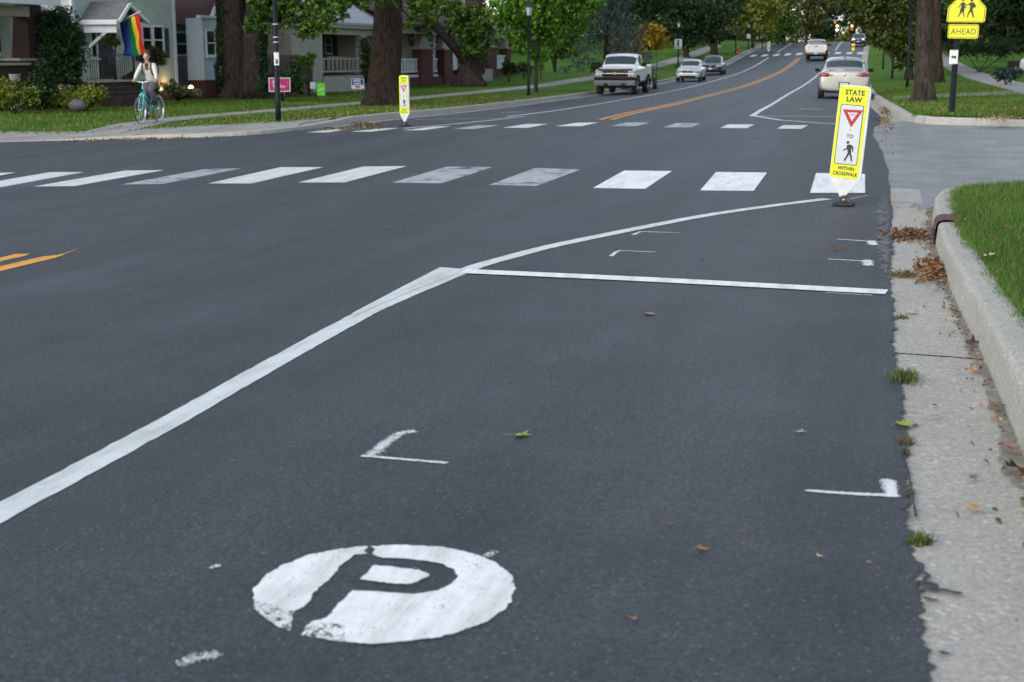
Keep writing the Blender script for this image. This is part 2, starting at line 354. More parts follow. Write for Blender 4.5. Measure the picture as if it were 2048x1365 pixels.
def thing(name, loc, label, cat, group=None, rz=0.):
    o = bpy.data.objects.new(name, None); COL.objects.link(o); o.location = loc; o.rotation_euler = (0, 0, rz); o.empty_display_size = .2
    return tag(o, label, cat, group)
def struct(o, kind='structure'): o['kind'] = kind; return o
def dup(root, loc, rz, label, group=None):
    r = root.copy(); COL.objects.link(r); r.location = loc; r.rotation_euler = (0, 0, rz); r['label'] = label
    if group: r['group'] = group
    def rec(a, b):
        for ch in list(a.children):
            if ch.name in done: continue
            c = ch.copy(); COL.objects.link(c); c.parent = b; done.add(c.name); rec(ch, c)
    done = set(); rec(root, r); return r
def text_mb(mb, txt, h, plane, cx, cy, mi=0, xs=.8, bold=.0, off=.002, space=1.0):
    cu = bpy.data.curves.new('lettering', 'FONT'); cu.body = txt; cu.size = 1.; cu.align_x = 'CENTER'; cu.align_y = 'CENTER'; cu.offset = bold; cu.space_character = space; cu.resolution_u = 3
    ob = bpy.data.objects.new('lettering', cu); COL.objects.link(ob); dg = bpy.context.evaluated_depsgraph_get(); dg.update(); me = bpy.data.meshes.new_from_object(ob.evaluated_get(dg))
    ys = [v.co.y for v in me.vertices]; k = h / (max(ys) - min(ys)); yc = (max(ys) + min(ys)) / 2
    xs_ = [v.co.x for v in me.vertices]; xc = (max(xs_) + min(xs_)) / 2
    mb.add([plane(cx + (v.co.x - xc) * k * xs, cy + (v.co.y - yc) * k, off) for v in me.vertices], [list(p.vertices) for p in me.polygons], mi)
    w = (max(xs_) - min(xs_)) * k * xs
    bpy.data.objects.remove(ob); bpy.data.curves.remove(cu); bpy.data.meshes.remove(me); return w

# ------------------------------------------------------------------ ground, street, side street
def sheet(name, ys, xf, dz, mat, fz=RZ):                                       # rows along y; xf(y) gives the x values of a row
    vs = []; fs = []; n = None
    for j, y in enumerate(ys):
        xs = xf(y); n = len(xs)
        for x in xs: vs.append((x, y, fz(x, y) + dz))
    for j in range(len(ys)-1):
        for i in range(n-1): fs.append((j*n+i, j*n+i+1, (j+1)*n+i+1, (j+1)*n+i))
    mb = MB(); mb.add(vs, fs, 0, True); return struct(mb.build(name, mat))
def frange(a, b, d): return [a + (b-a)*i/max(1, round((b-a)/d)) for i in range(max(1, round((b-a)/d)) + 1)]
def base_z(x, y): return min(GZ(x, y), RZ(x, y)) - .30
sheet('ground', frange(-60, 420, 5), lambda y: [AX(y) + v for v in (-400, -200, -120, -80, -60, -45, -35, -28, -22, -18, -15, -12.7, -9, -6, -3, 0, .6, 3, 6, 10, 16, 25, 40, 60, 100, 200, 400)], -.0, 'soil', base_z)
_rj = random.Random(3)
def edge_jit(y, s=1.): return .010*sin(y*2.3) + .005*sin(y*7.7+1) + .005*sin(y*19.3+2) + .005*sin(y*43+1+3*sin(y*2)) + .004*sin(y*87) + (_rj.gauss(0, .006)*s if _rj.random() < .8 else _rj.uniform(-.02, .022)*s)
def seam(y):                                                                   # right edge of the new asphalt
    e = lerp(y, [0, 3.4, 6, 9.3, 13, 15.5, 17, 19.7, 23.5, 27, 29.5, 31.5, 34, 400], [.163, .15, .106, .036, .03, .015, -.01, -.03, -.12, -.25, -.2, .05, .08, .08])
    return e + AX(y)
ROWS = frange(-12, 2, 1) [:-1] + frange(2, 18, .025)[:-1] + frange(18, 34, .25)[:-1] + frange(34, 70, 1.)[:-1] + frange(70, 420, 2.5)
def road_x(y):
    r = seam(y) + (edge_jit(y) if y < 18 else edge_jit(y)*.6 if y < 32 else 0); a = AX(y)
    return [a + v for v in (-12.15, -11, -9.2, -8, -7, -6, -5, -4, -2.8, -1.5, -.6)] + [r - .04, r]
sheet('road', ROWS, road_x, 0.008, 'asphalt')
sheet('side_road', frange(14.9, 31.9, .8), lambda y: [seam(y) - .2, .3, .8, 1.5, 3, 6, 10, 20, 35, 60], -.004, 'old_asphalt')
sheet('side_road', frange(4, 29.9, 1.), lambda y: [-70, -50, -35, -25, -20, -17, -15, -13.5, AX(y) - 12.1], .002, 'asphalt')

# kerbs: one profile swept along a line, cut into slabs by joints
def offset_line(pts, d):
    out = []
    for i, p in enumerate(pts):
        a = Vector(pts[max(i-1, 0)][:2]); b = Vector(pts[min(i+1, len(pts)-1)][:2]); t = (b-a).normalized(); out.append((p[0] + t.y*d, p[1] - t.x*d))
    return out
def resample(pts, d):
    out = [tuple(pts[0])]
    for a, b in zip(pts, pts[1:]):
        L = hypot(b[0]-a[0], b[1]-a[1]); k = max(1, int(L/d))
        for i in range(1, k+1): out.append((a[0]+(b[0]-a[0])*i/k, a[1]+(b[1]-a[1])*i/k))
    return out
def smooth_line(pts, it=2):
    for _ in range(it):
        q = [pts[0]]
        for a, b in zip(pts, pts[1:]): q += [(a[0]*.75+b[0]*.25, a[1]*.75+b[1]*.25), (a[0]*.25+b[0]*.75, a[1]*.25+b[1]*.75)]
        pts = q + [pts[-1]]
    return pts
KERB = [(0, -.12), (0, .02), (.010, .145), (.016, .168), (.027, .181), (.045, .187), (.12, .189), (.175, .187), (.19, .182), (.2, .168), (.2, -.05)]
def kerb(name, pts, mat='concrete', prof=KERB, slab=3.0, side=1, fz=RZ, dz=None, step=.4, seed=1):
    pts = resample(pts, step); mb = MB(); acc = 0; seg = [pts[0]]; segs = []; rr = random.Random(seed)
    offs = {o: offset_line(pts, o*side) for o, _ in prof}
    idx = [[]]
    for i in range(len(pts)):
        idx[-1].append(i)
        if i+1 < len(pts):
            acc += hypot(pts[i+1][0]-pts[i][0], pts[i+1][1]-pts[i][1])
            if acc > slab: idx.append([i]); acc = 0
    for g in idx:
        if len(g) < 2: continue
        vs = []; n = len(prof); jz = rr.uniform(-.002, .002); jx = rr.uniform(-.003, .003)
        for k, i in enumerate(g):
            sh = 0.
            for (o, h) in prof:
                q = offs[o][i]
                if k in (0, len(g)-1):
                    j = g[1] if k == 0 else g[-2]; w = .010/max(1e-3, hypot(pts[j][0]-pts[i][0], pts[j][1]-pts[i][1])); q = (q[0]+(offs[o][j][0]-q[0])*w, q[1]+(offs[o][j][1]-q[1])*w)
                hh = h * (dz(pts[i]) if dz else 1.) if h > 0 else h
                vs.append((q[0]+jx, q[1], fz(*pts[i]) + hh + jz))
        fs = [(a*n+b, a*n+b+1, (a+1)*n+b+1, (a+1)*n+b) for a in range(len(g)-1) for b in range(n-1)]
        mb.add(vs, fs, 0, False); o = len(mb.v)-len(vs); mb.f += [[o+b for b in range(n)], [o+(len(g)-1)*n+b for b in range(n)][::-1]]; mb.m += [0, 0]; mb.sm += [False, False]
    return struct(mb.build(name, mat))
KR = smooth_line([(.80, -12), (.82, 0)] + [tuple(gp(*q)[:2]) for q in ((2075, 985), (2046, 902), (2029, 862), (1996, 779), (1961, 699), (1944, 667), (1917, 612), (1895, 563), (1873, 504), (1866, 463), (1864, 430))] + [(.46, 14.3), (.52, 14.95), (.70, 15.4), (1.15, 15.75), (2.0, 16.0), (4, 16.2), (60, 18.)])
kerb('kerb', KR, slab=3.18, step=.25, seed=4, dz=lambda p: 1.08 if p[1] < 10.4 else max(.5, .98 - max(0, p[0] - .62)*.9))
KL = smooth_line([(-60, 29.2), (-30, 28.9), (-19.4, 28.4), (-16.4, 28.2), (-14.3, 27.8), (-13.1, 28.3), (-12.75, 30.0), (-12.8, 32.5)]) + [(AX(y) - 12.75, y) for y in frange(34, 400, 1.5)]
def kl_h(p): return .45*max(.12, min(1., (p[0] + 18.5) / 3.)) if p[1] < 30.5 else lerp(p[1], [30.5, 34], [.45, .82])
kerb('kerb', KL, side=-1, slab=3.2, dz=kl_h, step=.5, seed=9)
KRF = [(60, 31.6), (3, 31.0), (1.0, 30.85), (.62, 31.2), (AX(32.5)+.47, 32.5)] + [(AX(y) + .47, y) for y in frange(34, 400, 1.5)]
KRF = smooth_line(KRF[:6], 1) + KRF[6:]
kerb('kerb', KRF, slab=3.2, step=.5, seed=12, side=1, dz=lambda p: .82)
# gutters: slabs of exposed concrete between the asphalt and the kerb
def gutter(name, y0, y1, xa, xb, slab, seed, mat='concrete', dz=-.002, joints=None):
    mb = MB(); ys = joints or frange(y0, y1, slab); rr = random.Random(seed)
    for a, b in zip(ys, ys[1:]):
        j = rr.uniform(-.003, .003); sub = frange(a + .006, b - .006, .4); vs = []; n = 4
        for y in sub:
            x0, x1 = xa(y), xb(y)
            for i in range(n): x = x0 + (x1-x0)*i/(n-1); vs.append((x, y, RZ(x, y) + dz + j - .012*(i/(n-1))**2))
        mb.add(vs, [(q*n+i, q*n+i+1, (q+1)*n+i+1, (q+1)*n+i) for q in range(len(sub)-1) for i in range(n-1)], 0, True)
    return struct(mb.build(name, mat))
def kr_x(y):
    for a, b in zip(KR, KR[1:]):
        if a[1] <= y <= b[1] and b[1] > a[1]: return a[0] + (b[0]-a[0])*(y-a[1])/(b[1]-a[1])
    return KR[0][0]
gutter('gutter', 0, 0, lambda y: seam(y) - .12, lambda y: min(kr_x(y), .66) + .03, 3, 5, joints=[-12, -9, -6, -3, -.5, 2.0, 4.42, 7.45, 10.2, 12.45, 15.4, 17.0])
gutter('gutter', 31.4, 260, lambda y: AX(y) + .02, lambda y: AX(y) + .50, 3., 6)
gutter('gutter', 31.4, 260, lambda y: AX(y) - 12.8, lambda y: AX(y) - 12.1, 3., 7, 'walk')
# lawns
def kl_x(y):                                                                   # back edge of the left kerb or corner pavement
    if y >= 33: return AX(y) - 12.9
    return lerp(y, [29.7, 30.6, 31.4, 33], [-24, -17.8, -13.6, AX(33) - 12.9])
VS = [0, .15, .4, .8, 1.2, 1.8, 2.5, 3.3, 4.2, 5.2, 6, 6.6, 8, 10, 12, 14, 17, 20, 25, 32, 45, 70, 120, 250]
def bumpy(f, s=.02): return lambda x, y: f(x, y) + s*(sin(x*1.7+y*.6)*sin(y*1.3-x*.4)) - .015
sheet('lawn', frange(29.7, 34, .25)[:-1] + frange(34, 70, .7)[:-1] + frange(70, 400, 3), lambda y: [kl_x(y) - v for v in VS], 0, 'lawn', bumpy(GZ))
sheet('lawn', frange(30.95, 34, .25)[:-1] + frange(34, 70, .8)[:-1] + frange(70, 400, 3), lambda y: [max(AX(y) + .62, (1.3 if y < 31.6 else -9)) + v for v in VS], 0, 'lawn', bumpy(GZ))
def GN(x, y): return .172 + .035*min(max(x - kr_x(min(y, 14.9)) - .2, 0), 3) + RZ(0, y)*.5
def near_lawn_x(y):
    e = kr_x(y) + .17 if y < 14.95 else lerp(y, [14.95, 15.4, 15.75, 16.0, 16.2, 18.], [.70, .88, 1.3, 2.2, 4.2, 60])
    return [e + v for v in VS]
sheet('lawn', frange(-12, 3, 1.)[:-1] + frange(3, 16.5, .15), near_lawn_x, 0, 'lawn', bumpy(GN, .012))

# pavements
def strip(name, rows, mat, fz, dz=.02, slab=1.5):                              # rows: left/right pairs of plan points
    mb = MB(); 
    L = resample([r[0] for r in rows], .5); k = len(L); R = []
    T = [0]; 
    for a, b in zip(rows, rows[1:]): T.append(T[-1] + hypot(b[0][0]-a[0][0], b[0][1]-a[0][1]))
    Ld = [0]
    for a, b in zip(L, L[1:]): Ld.append(Ld[-1] + hypot(b[0]-a[0], b[1]-a[1]))
    R = [(lerp(d, T, [r[1][0] for r in rows]), lerp(d, T, [r[1][1] for r in rows])) for d in Ld]
    acc = 0
    for i in range(k-1):
        a, b, c, d = L[i], R[i], R[i+1], L[i+1]; acc += Ld[i+1]-Ld[i]; g = 0
        if acc > slab: acc = 0; g = .05
        def pt(p, q, u): x = p[0]+(q[0]-p[0])*u; y = p[1]+(q[1]-p[1])*u; return (x, y, fz(x, y) + dz)
        for u in range(3):
            p0, p1 = pt(a, b, u/3), pt(a, b, (u+1)/3); p2, p3 = pt(d, c, (u+1)/3), pt(d, c, u/3)
            if g: p2 = tuple(p2[q]+(p1[q]-p2[q])*g for q in range(3)); p3 = tuple(p3[q]+(p0[q]-p3[q])*g for q in range(3))
            mb.quad(p0, p1, p2, p3)
            for s0, s1, kk in ((p0, p3, 0), (p1, p2, 2)):
                if u == kk: mb.quad(s0, s1, (s1[0], s1[1], s1[2]-.12), (s0[0], s0[1], s0[2]-.12))
            if i in (0, k-2):
                e0, e1 = (p0, p1) if i == 0 else (p3, p2); mb.quad(e0, e1, (e1[0], e1[1], e1[2]-.12), (e0[0], e0[1], e0[2]-.12))
    return struct(mb.build(name, mat))
def corner_z(x, y): return RZ(AX(y) - 12.75, y) + .15 - .25*min(max(-13 - x, 0)/6, 1)
strip('pavement', [((-45, 31.3), (-45, 29.1)), ((-20, 31.1), (-20, 28.65)), ((-17, 31.2), (-16.4, 28.45)), ((-15, 31.6), (-14.4, 28.05)), ((-13.9, 32.0), (-13.25, 28.5)), ((-13.4, 32.6), (-12.95, 30.0)), ((-13.3, 34), (-13.05, 33))], 'walk', GZ, .012)
SWL = [(290, 255), (400, 233), (500, 217), (600, 209), (740, 199), (900, 185), (1040, 172), (1180, 157), (1300, 136), (1400, 112), (1480, 95)]
_p = [gl(*q) for q in SWL]
strip('pavement', [((p.x - .75, p.y), (p.x + .65, p.y)) for p in ([Vector((-17.9, 29.9, 0))] + [Vector((lerp(q.y, [30, 40, 60, 90, 200], [-17.9, -19.3, -19.4, -19.2, -20.5]), q.y, 0)) for q in _p])], 'walk', GZ, .025)
strip('pavement', [((lerp(y, [28, 54, 86, 118, 200], [4.0, 4.0, 3.7, 3.3, 2]), y), (lerp(y, [28, 54, 86, 118, 200], [5.5, 5.5, 5.2, 4.8, 3.5]), y)) for y in frange(31.4, 200, 6)], 'walk', GZ, .03)
_a, _b, _c, _e = gl(1782, 199), gl(1790, 194), gl(2048, 189), gl(2048, 183)
strip('pavement', [((_b.x, _b.y), (_a.x, _a.y)), ((_e.x, _e.y), (_c.x, _c.y))], 'walk', GZ, .024)
for q in ((1790, 139, 1840, 137), (1785, 118, 1835, 114)):
    _a, _c = gl(q[0], q[1]), gl(q[2], q[3]); strip('pavement', [((_a.x, _a.y + .8), (_a.x, _a.y)), ((_c.x, _c.y + .8), (_c.x, _c.y))], 'walk', GZ, .028)

# ------------------------------------------------------------------ markings on the road
M['worn_yellow'] = m_paint('worn yellow paint', (.55, .26, .05), .8, 9., .6, .4)
def in_poly(X, Y, poly):
    c = np.zeros(X.shape, bool); n = len(poly)
    for i in range(n):
        x1, y1 = poly[i]; x2, y2 = poly[(i+1) % n]
        k = ((y1 > Y) != (y2 > Y)) & (X < (x2-x1)*(Y-y1)/((y2-y1) if y2 != y1 else 1e-9) + x1); c ^= k
    return c
def mark(name, polys, mat, dz=.0105, fz=RZ, sub=0):                             # polygons given in plan
    mb = MB()
    for p in polys: mb.add([(x, y, fz(x, y) + dz) for x, y in p], [list(range(len(p)))])
    return struct(mb.build(name, mat))
def px_polys(lst): return [[tuple(gp(*q)[:2]) for q in p] for p in lst]
def line_strip(name, pts, w, mat, dz=.0105, step=.5, jit=.004, seed=0):
    pts = resample(pts, step); L = offset_line(pts, -w/2); R = offset_line(pts, w/2); rr = random.Random(seed); mb = MB(); vs = []
    for a, b in zip(L, R):
        j, k = rr.gauss(0, jit), rr.gauss(0, jit)
        for i in range(3): x = a[0]+j+(b[0]+k-a[0]-j)*i/2; y = a[1]+(b[1]-a[1])*i/2; vs.append((x, y, RZ(x, y)+dz))
    mb.add(vs, [(q*3+i, q*3+i+1, q*3+i+4, q*3+i+3) for q in range(len(pts)-1) for i in range(2)]); return struct(mb.build(name, mat))
line_strip('lane_line', [(-2.74, -10), (-2.76, 3.)] + [gp(*q)[:2] for q in ((0, 1031), (175, 938), (350, 843), (500, 757), (650, 673), (740, 624), (830, 585), (900, 556), (957, 534))], .13, 'line_paint', dz=.0105, step=.06, jit=.002, seed=1)
line_strip('lane_line', smooth_line([gp(*q)[:2] for q in ((930, 545), (957, 534), (1030, 514), (1090, 498), (1150, 485), (1277, 459), (1404, 434), (1530, 415.5), (1654, 400))], 1), .13, 'line_paint', dz=.0115, step=.06, jit=.002, seed=2)
mark('lane_line', [[tuple(gp(*q)[:2]) for q in ((704, 631), (790, 585), (880, 538), (930, 542), (900, 556), (830, 583), (740, 622), (708, 636))]], 'line_paint', .0125)
line_strip('parking_line', [gp(925, 546)[:2], gp(1300, 563)[:2], gp(1772, 588)[:2]], .19, 'emblem_paint', dz=.0135, step=.05, jit=.004, seed=3)
line_strip('parking_line', [gp(1650, 588)[:2], gp(1745, 594)[:2]], .012, 'spray_paint', step=.05, seed=3)
# beyond the side street
def far_line(name, xl, y0, y1, w, mat, seed=0, dz=.014): return line_strip(name, [(AX(y) + xl, y) for y in frange(y0, y1, 1.)], w, mat, dz=dz, step=.6, seed=seed)
far_line('lane_line', -2.82, 33.4, 148, .13, 'line_paint', 4); far_line('lane_line', -2.9, 163, 200, .13, 'line_paint', 5)
far_line('lane_line', -9.35, 36.5, 152, .13, 'line_paint', 6); far_line('lane_line', -9.2, 163, 205, .13, 'line_paint', 7)
line_strip('lane_line', [gp(1503, 233)[:2], gp(1560, 242)[:2], gp(1640, 248)[:2], gp(1720, 252)[:2]], .13, 'line_paint', step=.1, dz=.016)
line_strip('parking_line', [gp(1512, 233)[:2], gp(1725, 236)[:2]], .11, 'line_paint', step=.1)
line_strip('lane_line', [gp(1050, 234)[:2], gp(980, 242)[:2], gp(900, 250)[:2], gp(808, 258)[:2]], .13, 'line_paint', step=.2)
line_strip('parking_line', [gp(832, 240)[:2], gp(1020, 237)[:2]], .11, 'line_paint', step=.2)
for a, b in (((1002, 226), (1048, 225)), ((1598, 219.5), (1613, 219.5)), ((1617, 219.5), (1647, 219.5)), ((1368, 166), (1392, 166.5))): line_strip('parking_tick', [gp(*a)[:2], gp(*b)[:2]], .22, 'line_paint', step=.3)
for xl in (-6.17, -5.9):
    far_line('centre_line', xl, 32.1, 147, .11, 'yellow_paint', 8)
far_line('centre_line', -6.17, 163, 200, .11, 'yellow_paint', 8); far_line('centre_line', -5.9, 163, 200, .11, 'yellow_paint', 8)
mark('centre_line', px_polys([((-80, 539), (-80, 530.5), (0, 518.7), (31, 511), (61, 510.5), (48, 515.5), (0, 526))]), 'yellow_paint')
mark('centre_line', px_polys([((-80, 565), (-80, 553), (0, 535.8), (85, 516), (130, 511), (110, 519), (0, 545.5))]), 'yellow_paint')
mark('centre_line', px_polys([((110, 514), (150, 502), (162, 499), (130, 512), (118, 517))]), 'worn_yellow')
# crosswalk bars
BARS = [((1620, 388), (1730, 388), (1730, 350), (1632, 348)), ((1400, 383), (1507, 384), (1534, 347), (1432, 346)), ((1186, 378), (1290, 380), (1344, 344), (1248, 343)), ((978, 372), (1073, 374), (1161, 341), (1070, 338)),
        ((784, 367), (882, 369), (985, 336), (895, 335)), ((596, 367), (689, 367), (814, 334), (726, 335)), ((415, 369), (503, 369), (647, 336), (562, 336)), ((243, 371), (325, 370), (482, 339), (410, 340)),
        ((66, 375), (150, 374), (328, 342), (250, 343)), ((-100, 381), (-18, 380), (168, 346), (100, 346)), ((-230, 384), (-160, 384), (32, 347), (-40, 348))]
BM = ['emblem_paint', 'emblem_paint', 'emblem_paint', 'worn_paint', 'worn_paint', 'line_paint', 'line_paint', 'worn_paint', 'line_paint', 'line_paint', 'line_paint']
for p, mt in zip(BARS, BM): mark('crosswalk_bar', [[tuple(gp(*q)[:2]) for q in p]], mt)
FB = [((1553, 259), (1602, 259.5), (1617, 252), (1567, 252)), ((1440, 257.5), (1494, 258), (1509, 250.3), (1456, 250.3)), ((1327, 256), (1380, 256.5), (1402, 248.5), (1353, 248)), ((1222, 253.5), (1272, 254), (1301, 246.5), (1253, 246.5)),
      ((1110, 254), (1163, 254), (1198, 246.5), (1153, 247)), ((1006, 257), (1055, 257.5), (1096, 249.5), (1052, 249.5)), ((906, 259.5), (950, 259.5), (1000, 252), (955, 252.5)), ((806, 262.5), (848, 262), (902, 254), (865, 255)), ((700, 265), (742, 265), (800, 257.5), (768, 258)), ((612, 266.5), (655, 266.5), (690, 261), (660, 261))]
FM = ['line_paint', 'line_paint', 'worn_paint', 'worn_paint', 'line_paint', 'part_paint', 'worn_paint', 'part_paint', 'line_paint', 'line_paint']
for p, mt in zip(FB, FM): mark('crosswalk_bar', [[tuple(gp(*q)[:2]) for q in p]], mt, .0125)
for xl in (-11.3, -10.1, -8.9, -7.7, -6.5, -4.9, -3.7, -2.5, -1.3, -.2):
    y = 154.5; mark('crosswalk_bar', [[(AX(y)+xl-.3, y), (AX(y)+xl+.3, y), (AX(y)+xl+.3, y+4.2), (AX(y)+xl-.3, y+4.2)]], 'line_paint', .02)
def raster(name, inside, bounds, cell, mat, dz=.0108):                           # ragged paint: small cells, those inside the stencil are kept
    x0, x1, y0, y1 = bounds; nx, ny = int((x1-x0)/cell), int((y1-y0)/cell)
    X, Y = np.meshgrid(x0 + (np.arange(nx)+.5)*cell, y0 + (np.arange(ny)+.5)*cell); keep = inside(X, Y); jj, ii = np.nonzero(keep); n = len(ii)
    bx, by = x0 + ii*cell, y0 + jj*cell; V = np.zeros((n, 4, 3), np.float32)
    for k, (a, b) in enumerate(((0, 0), (1, 0), (1, 1), (0, 1))): V[:, k, 0] = bx + a*cell; V[:, k, 1] = by + b*cell
    zc = np.array([[RZ(x0, y0), RZ(x1, y0)], [RZ(x0, y1), RZ(x1, y1)]]); u = (V[..., 0]-x0)/(x1-x0); v = (V[..., 1]-y0)/(y1-y0)
    V[..., 2] = zc[0, 0]*(1-u)*(1-v) + zc[0, 1]*u*(1-v) + zc[1, 0]*(1-u)*v + zc[1, 1]*u*v + dz
    return struct(big_mesh(name, V.reshape(-1, 3), np.arange(4*n).reshape(n, 4), mat))
def vnoise(X, Y, f, seed):
    r = np.random.default_rng(seed); g = r.random((64, 64)); a, b = X*f, Y*f; i, j = np.floor(a).astype(int), np.floor(b).astype(int); u, v = a-i, b-j; u, v = u*u*(3-2*u), v*v*(3-2*v)
    G = lambda p, q: g[p % 64, q % 64]
    return G(i, j)*(1-u)*(1-v) + G(i+1, j)*u*(1-v) + G(i, j+1)*(1-u)*v + G(i+1, j+1)*u*v
def crumble(X, Y):
    P = [tuple(gp(*q)[:2]) for q in ((1762, 392), (1776, 392), (1779, 470), (1779, 562), (1766, 556), (1759, 510), (1756, 470), (1757, 430))]
    wx = X + (vnoise(X, Y, 14, 6)-.5)*.07; return in_poly(wx, Y, P) & (vnoise(X, Y, 60, 7)*.5 + vnoise(X, Y, 20, 8)*.5 > .36)
M['edge_asphalt'] = m_asphalt('crumbling edge asphalt', (.08, .085, .09), (.13, .135, .14), False, 1.)
raster('road_edge_patch', crumble, (-.2, .12, 9.6, 16.2), .01, 'edge_asphalt', .0100)
M['grit'] = m_paint('gutter grit', (.21, .19, .155), .82, 9., .9, .45)
def grit(X, Y):
    xb = np.interp(Y, [k[1] for k in KR], [k[0] for k in KR]); d = xb - X; return (d > 0) & (d < .03 + .11*vnoise(X, Y, 2.2, 9)*vnoise(X, Y, 9, 10)) & (vnoise(X, Y, 45, 11) > .34)
raster('gutter_grit', grit, (.2, .8, 3., 17.), .012, 'grit', -.004)
M['tar'] = plain('road tar', (.02, .021, .023), None, 20., .5)
def tar(X, Y):
    r = np.zeros(X.shape, bool)
    for q, w in ((((1843, 1170), (1868, 1176), (1872, 1184)), .012), (((1850, 1184), (1890, 1186), (1915, 1193)), .009), (((1852, 1203), (1868, 1207)), .008), (((1884, 1312), (1897, 1314)), .007), (((1842, 1150), (1856, 1156), (1848, 1166)), .008), (((1805, 905), (1818, 960), (1832, 1040)), .004)):
        p = [gp(*k)[:2] for k in q]
        for (ax, ay), (bx, by) in zip(p, p[1:]): t = np.clip(((X-ax)*(bx-ax)+(Y-ay)*(by-ay))/((bx-ax)**2+(by-ay)**2), 0, 1); r |= np.hypot(X-ax-t*(bx-ax), Y-ay-t*(by-ay)) < w*(.4+1.2*vnoise(X, Y, 60, 3))
    return r
raster('tar_spill', tar, (.02, .42, 3.3, 6.2), .004, 'tar', .0104)
M['scuff'] = m_paint('pale tyre scuff', (.20, .215, .225), .86, 20., .8, .55)
def zq(lst, ox=460, oy=1060, k=620/2048.): return [tuple(gp(ox + x*k, oy + y*k)[:2]) for x, y in lst]
P_OUT = zq([(925, 175), (1010, 205), (1200, 212), (1390, 240), (1480, 285), (1503, 325), (1470, 375), (1400, 415), (1290, 440), (1150, 447), (980, 435), (800, 424), (760, 470), (700, 540), (650, 590), (605, 618), (540, 628), (470, 715), (390, 690), (420, 610), (415, 560), (500, 520), (560, 440), (640, 360), (720, 270), (790, 210), (820, 182), (870, 182)])
P_IN = zq([(950, 255), (1100, 268), (1240, 285), (1325, 315), (1270, 350), (1200, 378), (1100, 378), (990, 365), (860, 348), (905, 305)])
P_CUT = zq([(918, 128), (1000, 128), (1005, 100), (930, 112), (890, 165), (930, 190), (960, 150)])
_cc = np.array([(-1.674, 3.489), (-.956, 3.677), (-1.453, 3.969), (-1.198, 3.258)])
CIR = zq([(150, 480), (158, 420), (230, 330), (350, 255), (500, 195), (700, 150), (880, 130), (1080, 118), (1300, 125), (1480, 145), (1640, 185), (1760, 240), (1860, 325), (1885, 400), (1860, 490), (1800, 560), (1700, 625), (1540, 690), (1340, 740), (1100, 768), (900, 775), (740, 762), (600, 742), (470, 715), (320, 665), (220, 600), (168, 540)])
def emblem(X, Y):
    wx = X + (vnoise(X, Y, 90, 1)-.5)*.007 + (vnoise(X, Y, 25, 6)-.5)*.008; wy = Y + (vnoise(X, Y, 90, 2)-.5)*.007 + (vnoise(X, Y, 25, 7)-.5)*.008
    k = in_poly(wx, wy, CIR) & ~(in_poly(wx, wy, P_OUT) & ~in_poly(wx, wy, P_IN)) & ~in_poly(wx, wy, P_CUT)
    q = zq([(150, 480), (420, 560), (400, 690), (200, 600)]); q2 = zq([(470, 715), (540, 630), (760, 650), (760, 765)])
    worn = in_poly(X, Y, q) | in_poly(X, Y, q2); k &= ~(worn & (vnoise(X, Y, 150, 3)*.65 + vnoise(X, Y, 30, 4)*.35 > .63))
    k &= ~((vnoise(X, Y, 190, 5) > .94) | (worn & (np.random.default_rng(4).random(X.shape) < .12)))
    return k
raster('parking_emblem', emblem, (-1.72, -.92, 3.2, 4.02), .003, 'emblem_paint')
def spray(name, pts_px, w0, w1, seed, dens=1.1):
    pts = [gp(*q)[:2] for q in pts_px]; d = .004 if pts[0][1] < 7 else .008; R = max(w0, w1)
    xs = [p[0] for p in pts]; ys = [p[1] for p in pts]
    def f(X, Y):
        best = np.full(X.shape, 9.); n = len(pts)-1
        for i in range(n):
            (ax, ay), (bx, by) = pts[i], pts[i+1]; L2 = (bx-ax)**2 + (by-ay)**2; t = np.clip(((X-ax)*(bx-ax)+(Y-ay)*(by-ay))/L2, 0, 1); w = w0 + (w1-w0)*(i+t)/n
            dd = np.hypot(X-ax-t*(bx-ax), Y-ay-t*(by-ay))/w; best = np.minimum(best, dd)
        r = np.random.default_rng(seed).random(X.shape); return r < dens*np.exp(-(best*1.35)**4) * (.75 + .5*vnoise(X, Y, 40, seed))
    return raster(name, f, (min(xs)-R*1.6, max(xs)+R*1.6, min(ys)-R*1.6, max(ys)+R*1.6), d, 'spray_paint', .0104)
spray('spray_mark', [(728, 917), (890, 931)], .016, .017, 1, 1.3); spray('spray_mark', [(745, 914), (770, 892), (800, 872), (822, 868)], .034, .03, 2, .85)
spray('spray_mark', [(1618, 987), (1700, 993), (1788, 997)], .016, .022, 3, 1.3); spray('spray_mark', [(1776, 968), (1779, 980), (1783, 996)], .036, .03, 4, 1.)
spray('spray_mark', [(1222, 515), (1232, 507), (1240, 504), (1310, 507)], .022, .014, 5, 1.1); spray('spray_mark', [(1267, 472), (1280, 466), (1358, 468)], .026, .014, 6, 1.)
spray('spray_mark', [(1677, 481), (1745, 486)], .02, .026, 7, 1.2); spray('spray_mark', [(1744, 485), (1745, 492)], .05, .05, 8, 1.1)
spray('spray_mark', [(1658, 521), (1728, 525)], .016, .018, 9, 1.2); spray('spray_mark', [(1735, 524), (1736, 533)], .05, .05, 10, 1.1)
spray('spray_mark', [(370, 1332), (395, 1322), (420, 1318)], .03, .035, 11, .5); spray('spray_mark', [(1700, 400), (1735, 393)], .014, .012, 12, 1.)
spray('spray_mark', [(424, 1142), (436, 1138)], .012, .016, 13, .8); spray('spray_mark', [(975, 1116), (985, 1112)], .022, .022, 14, .5)
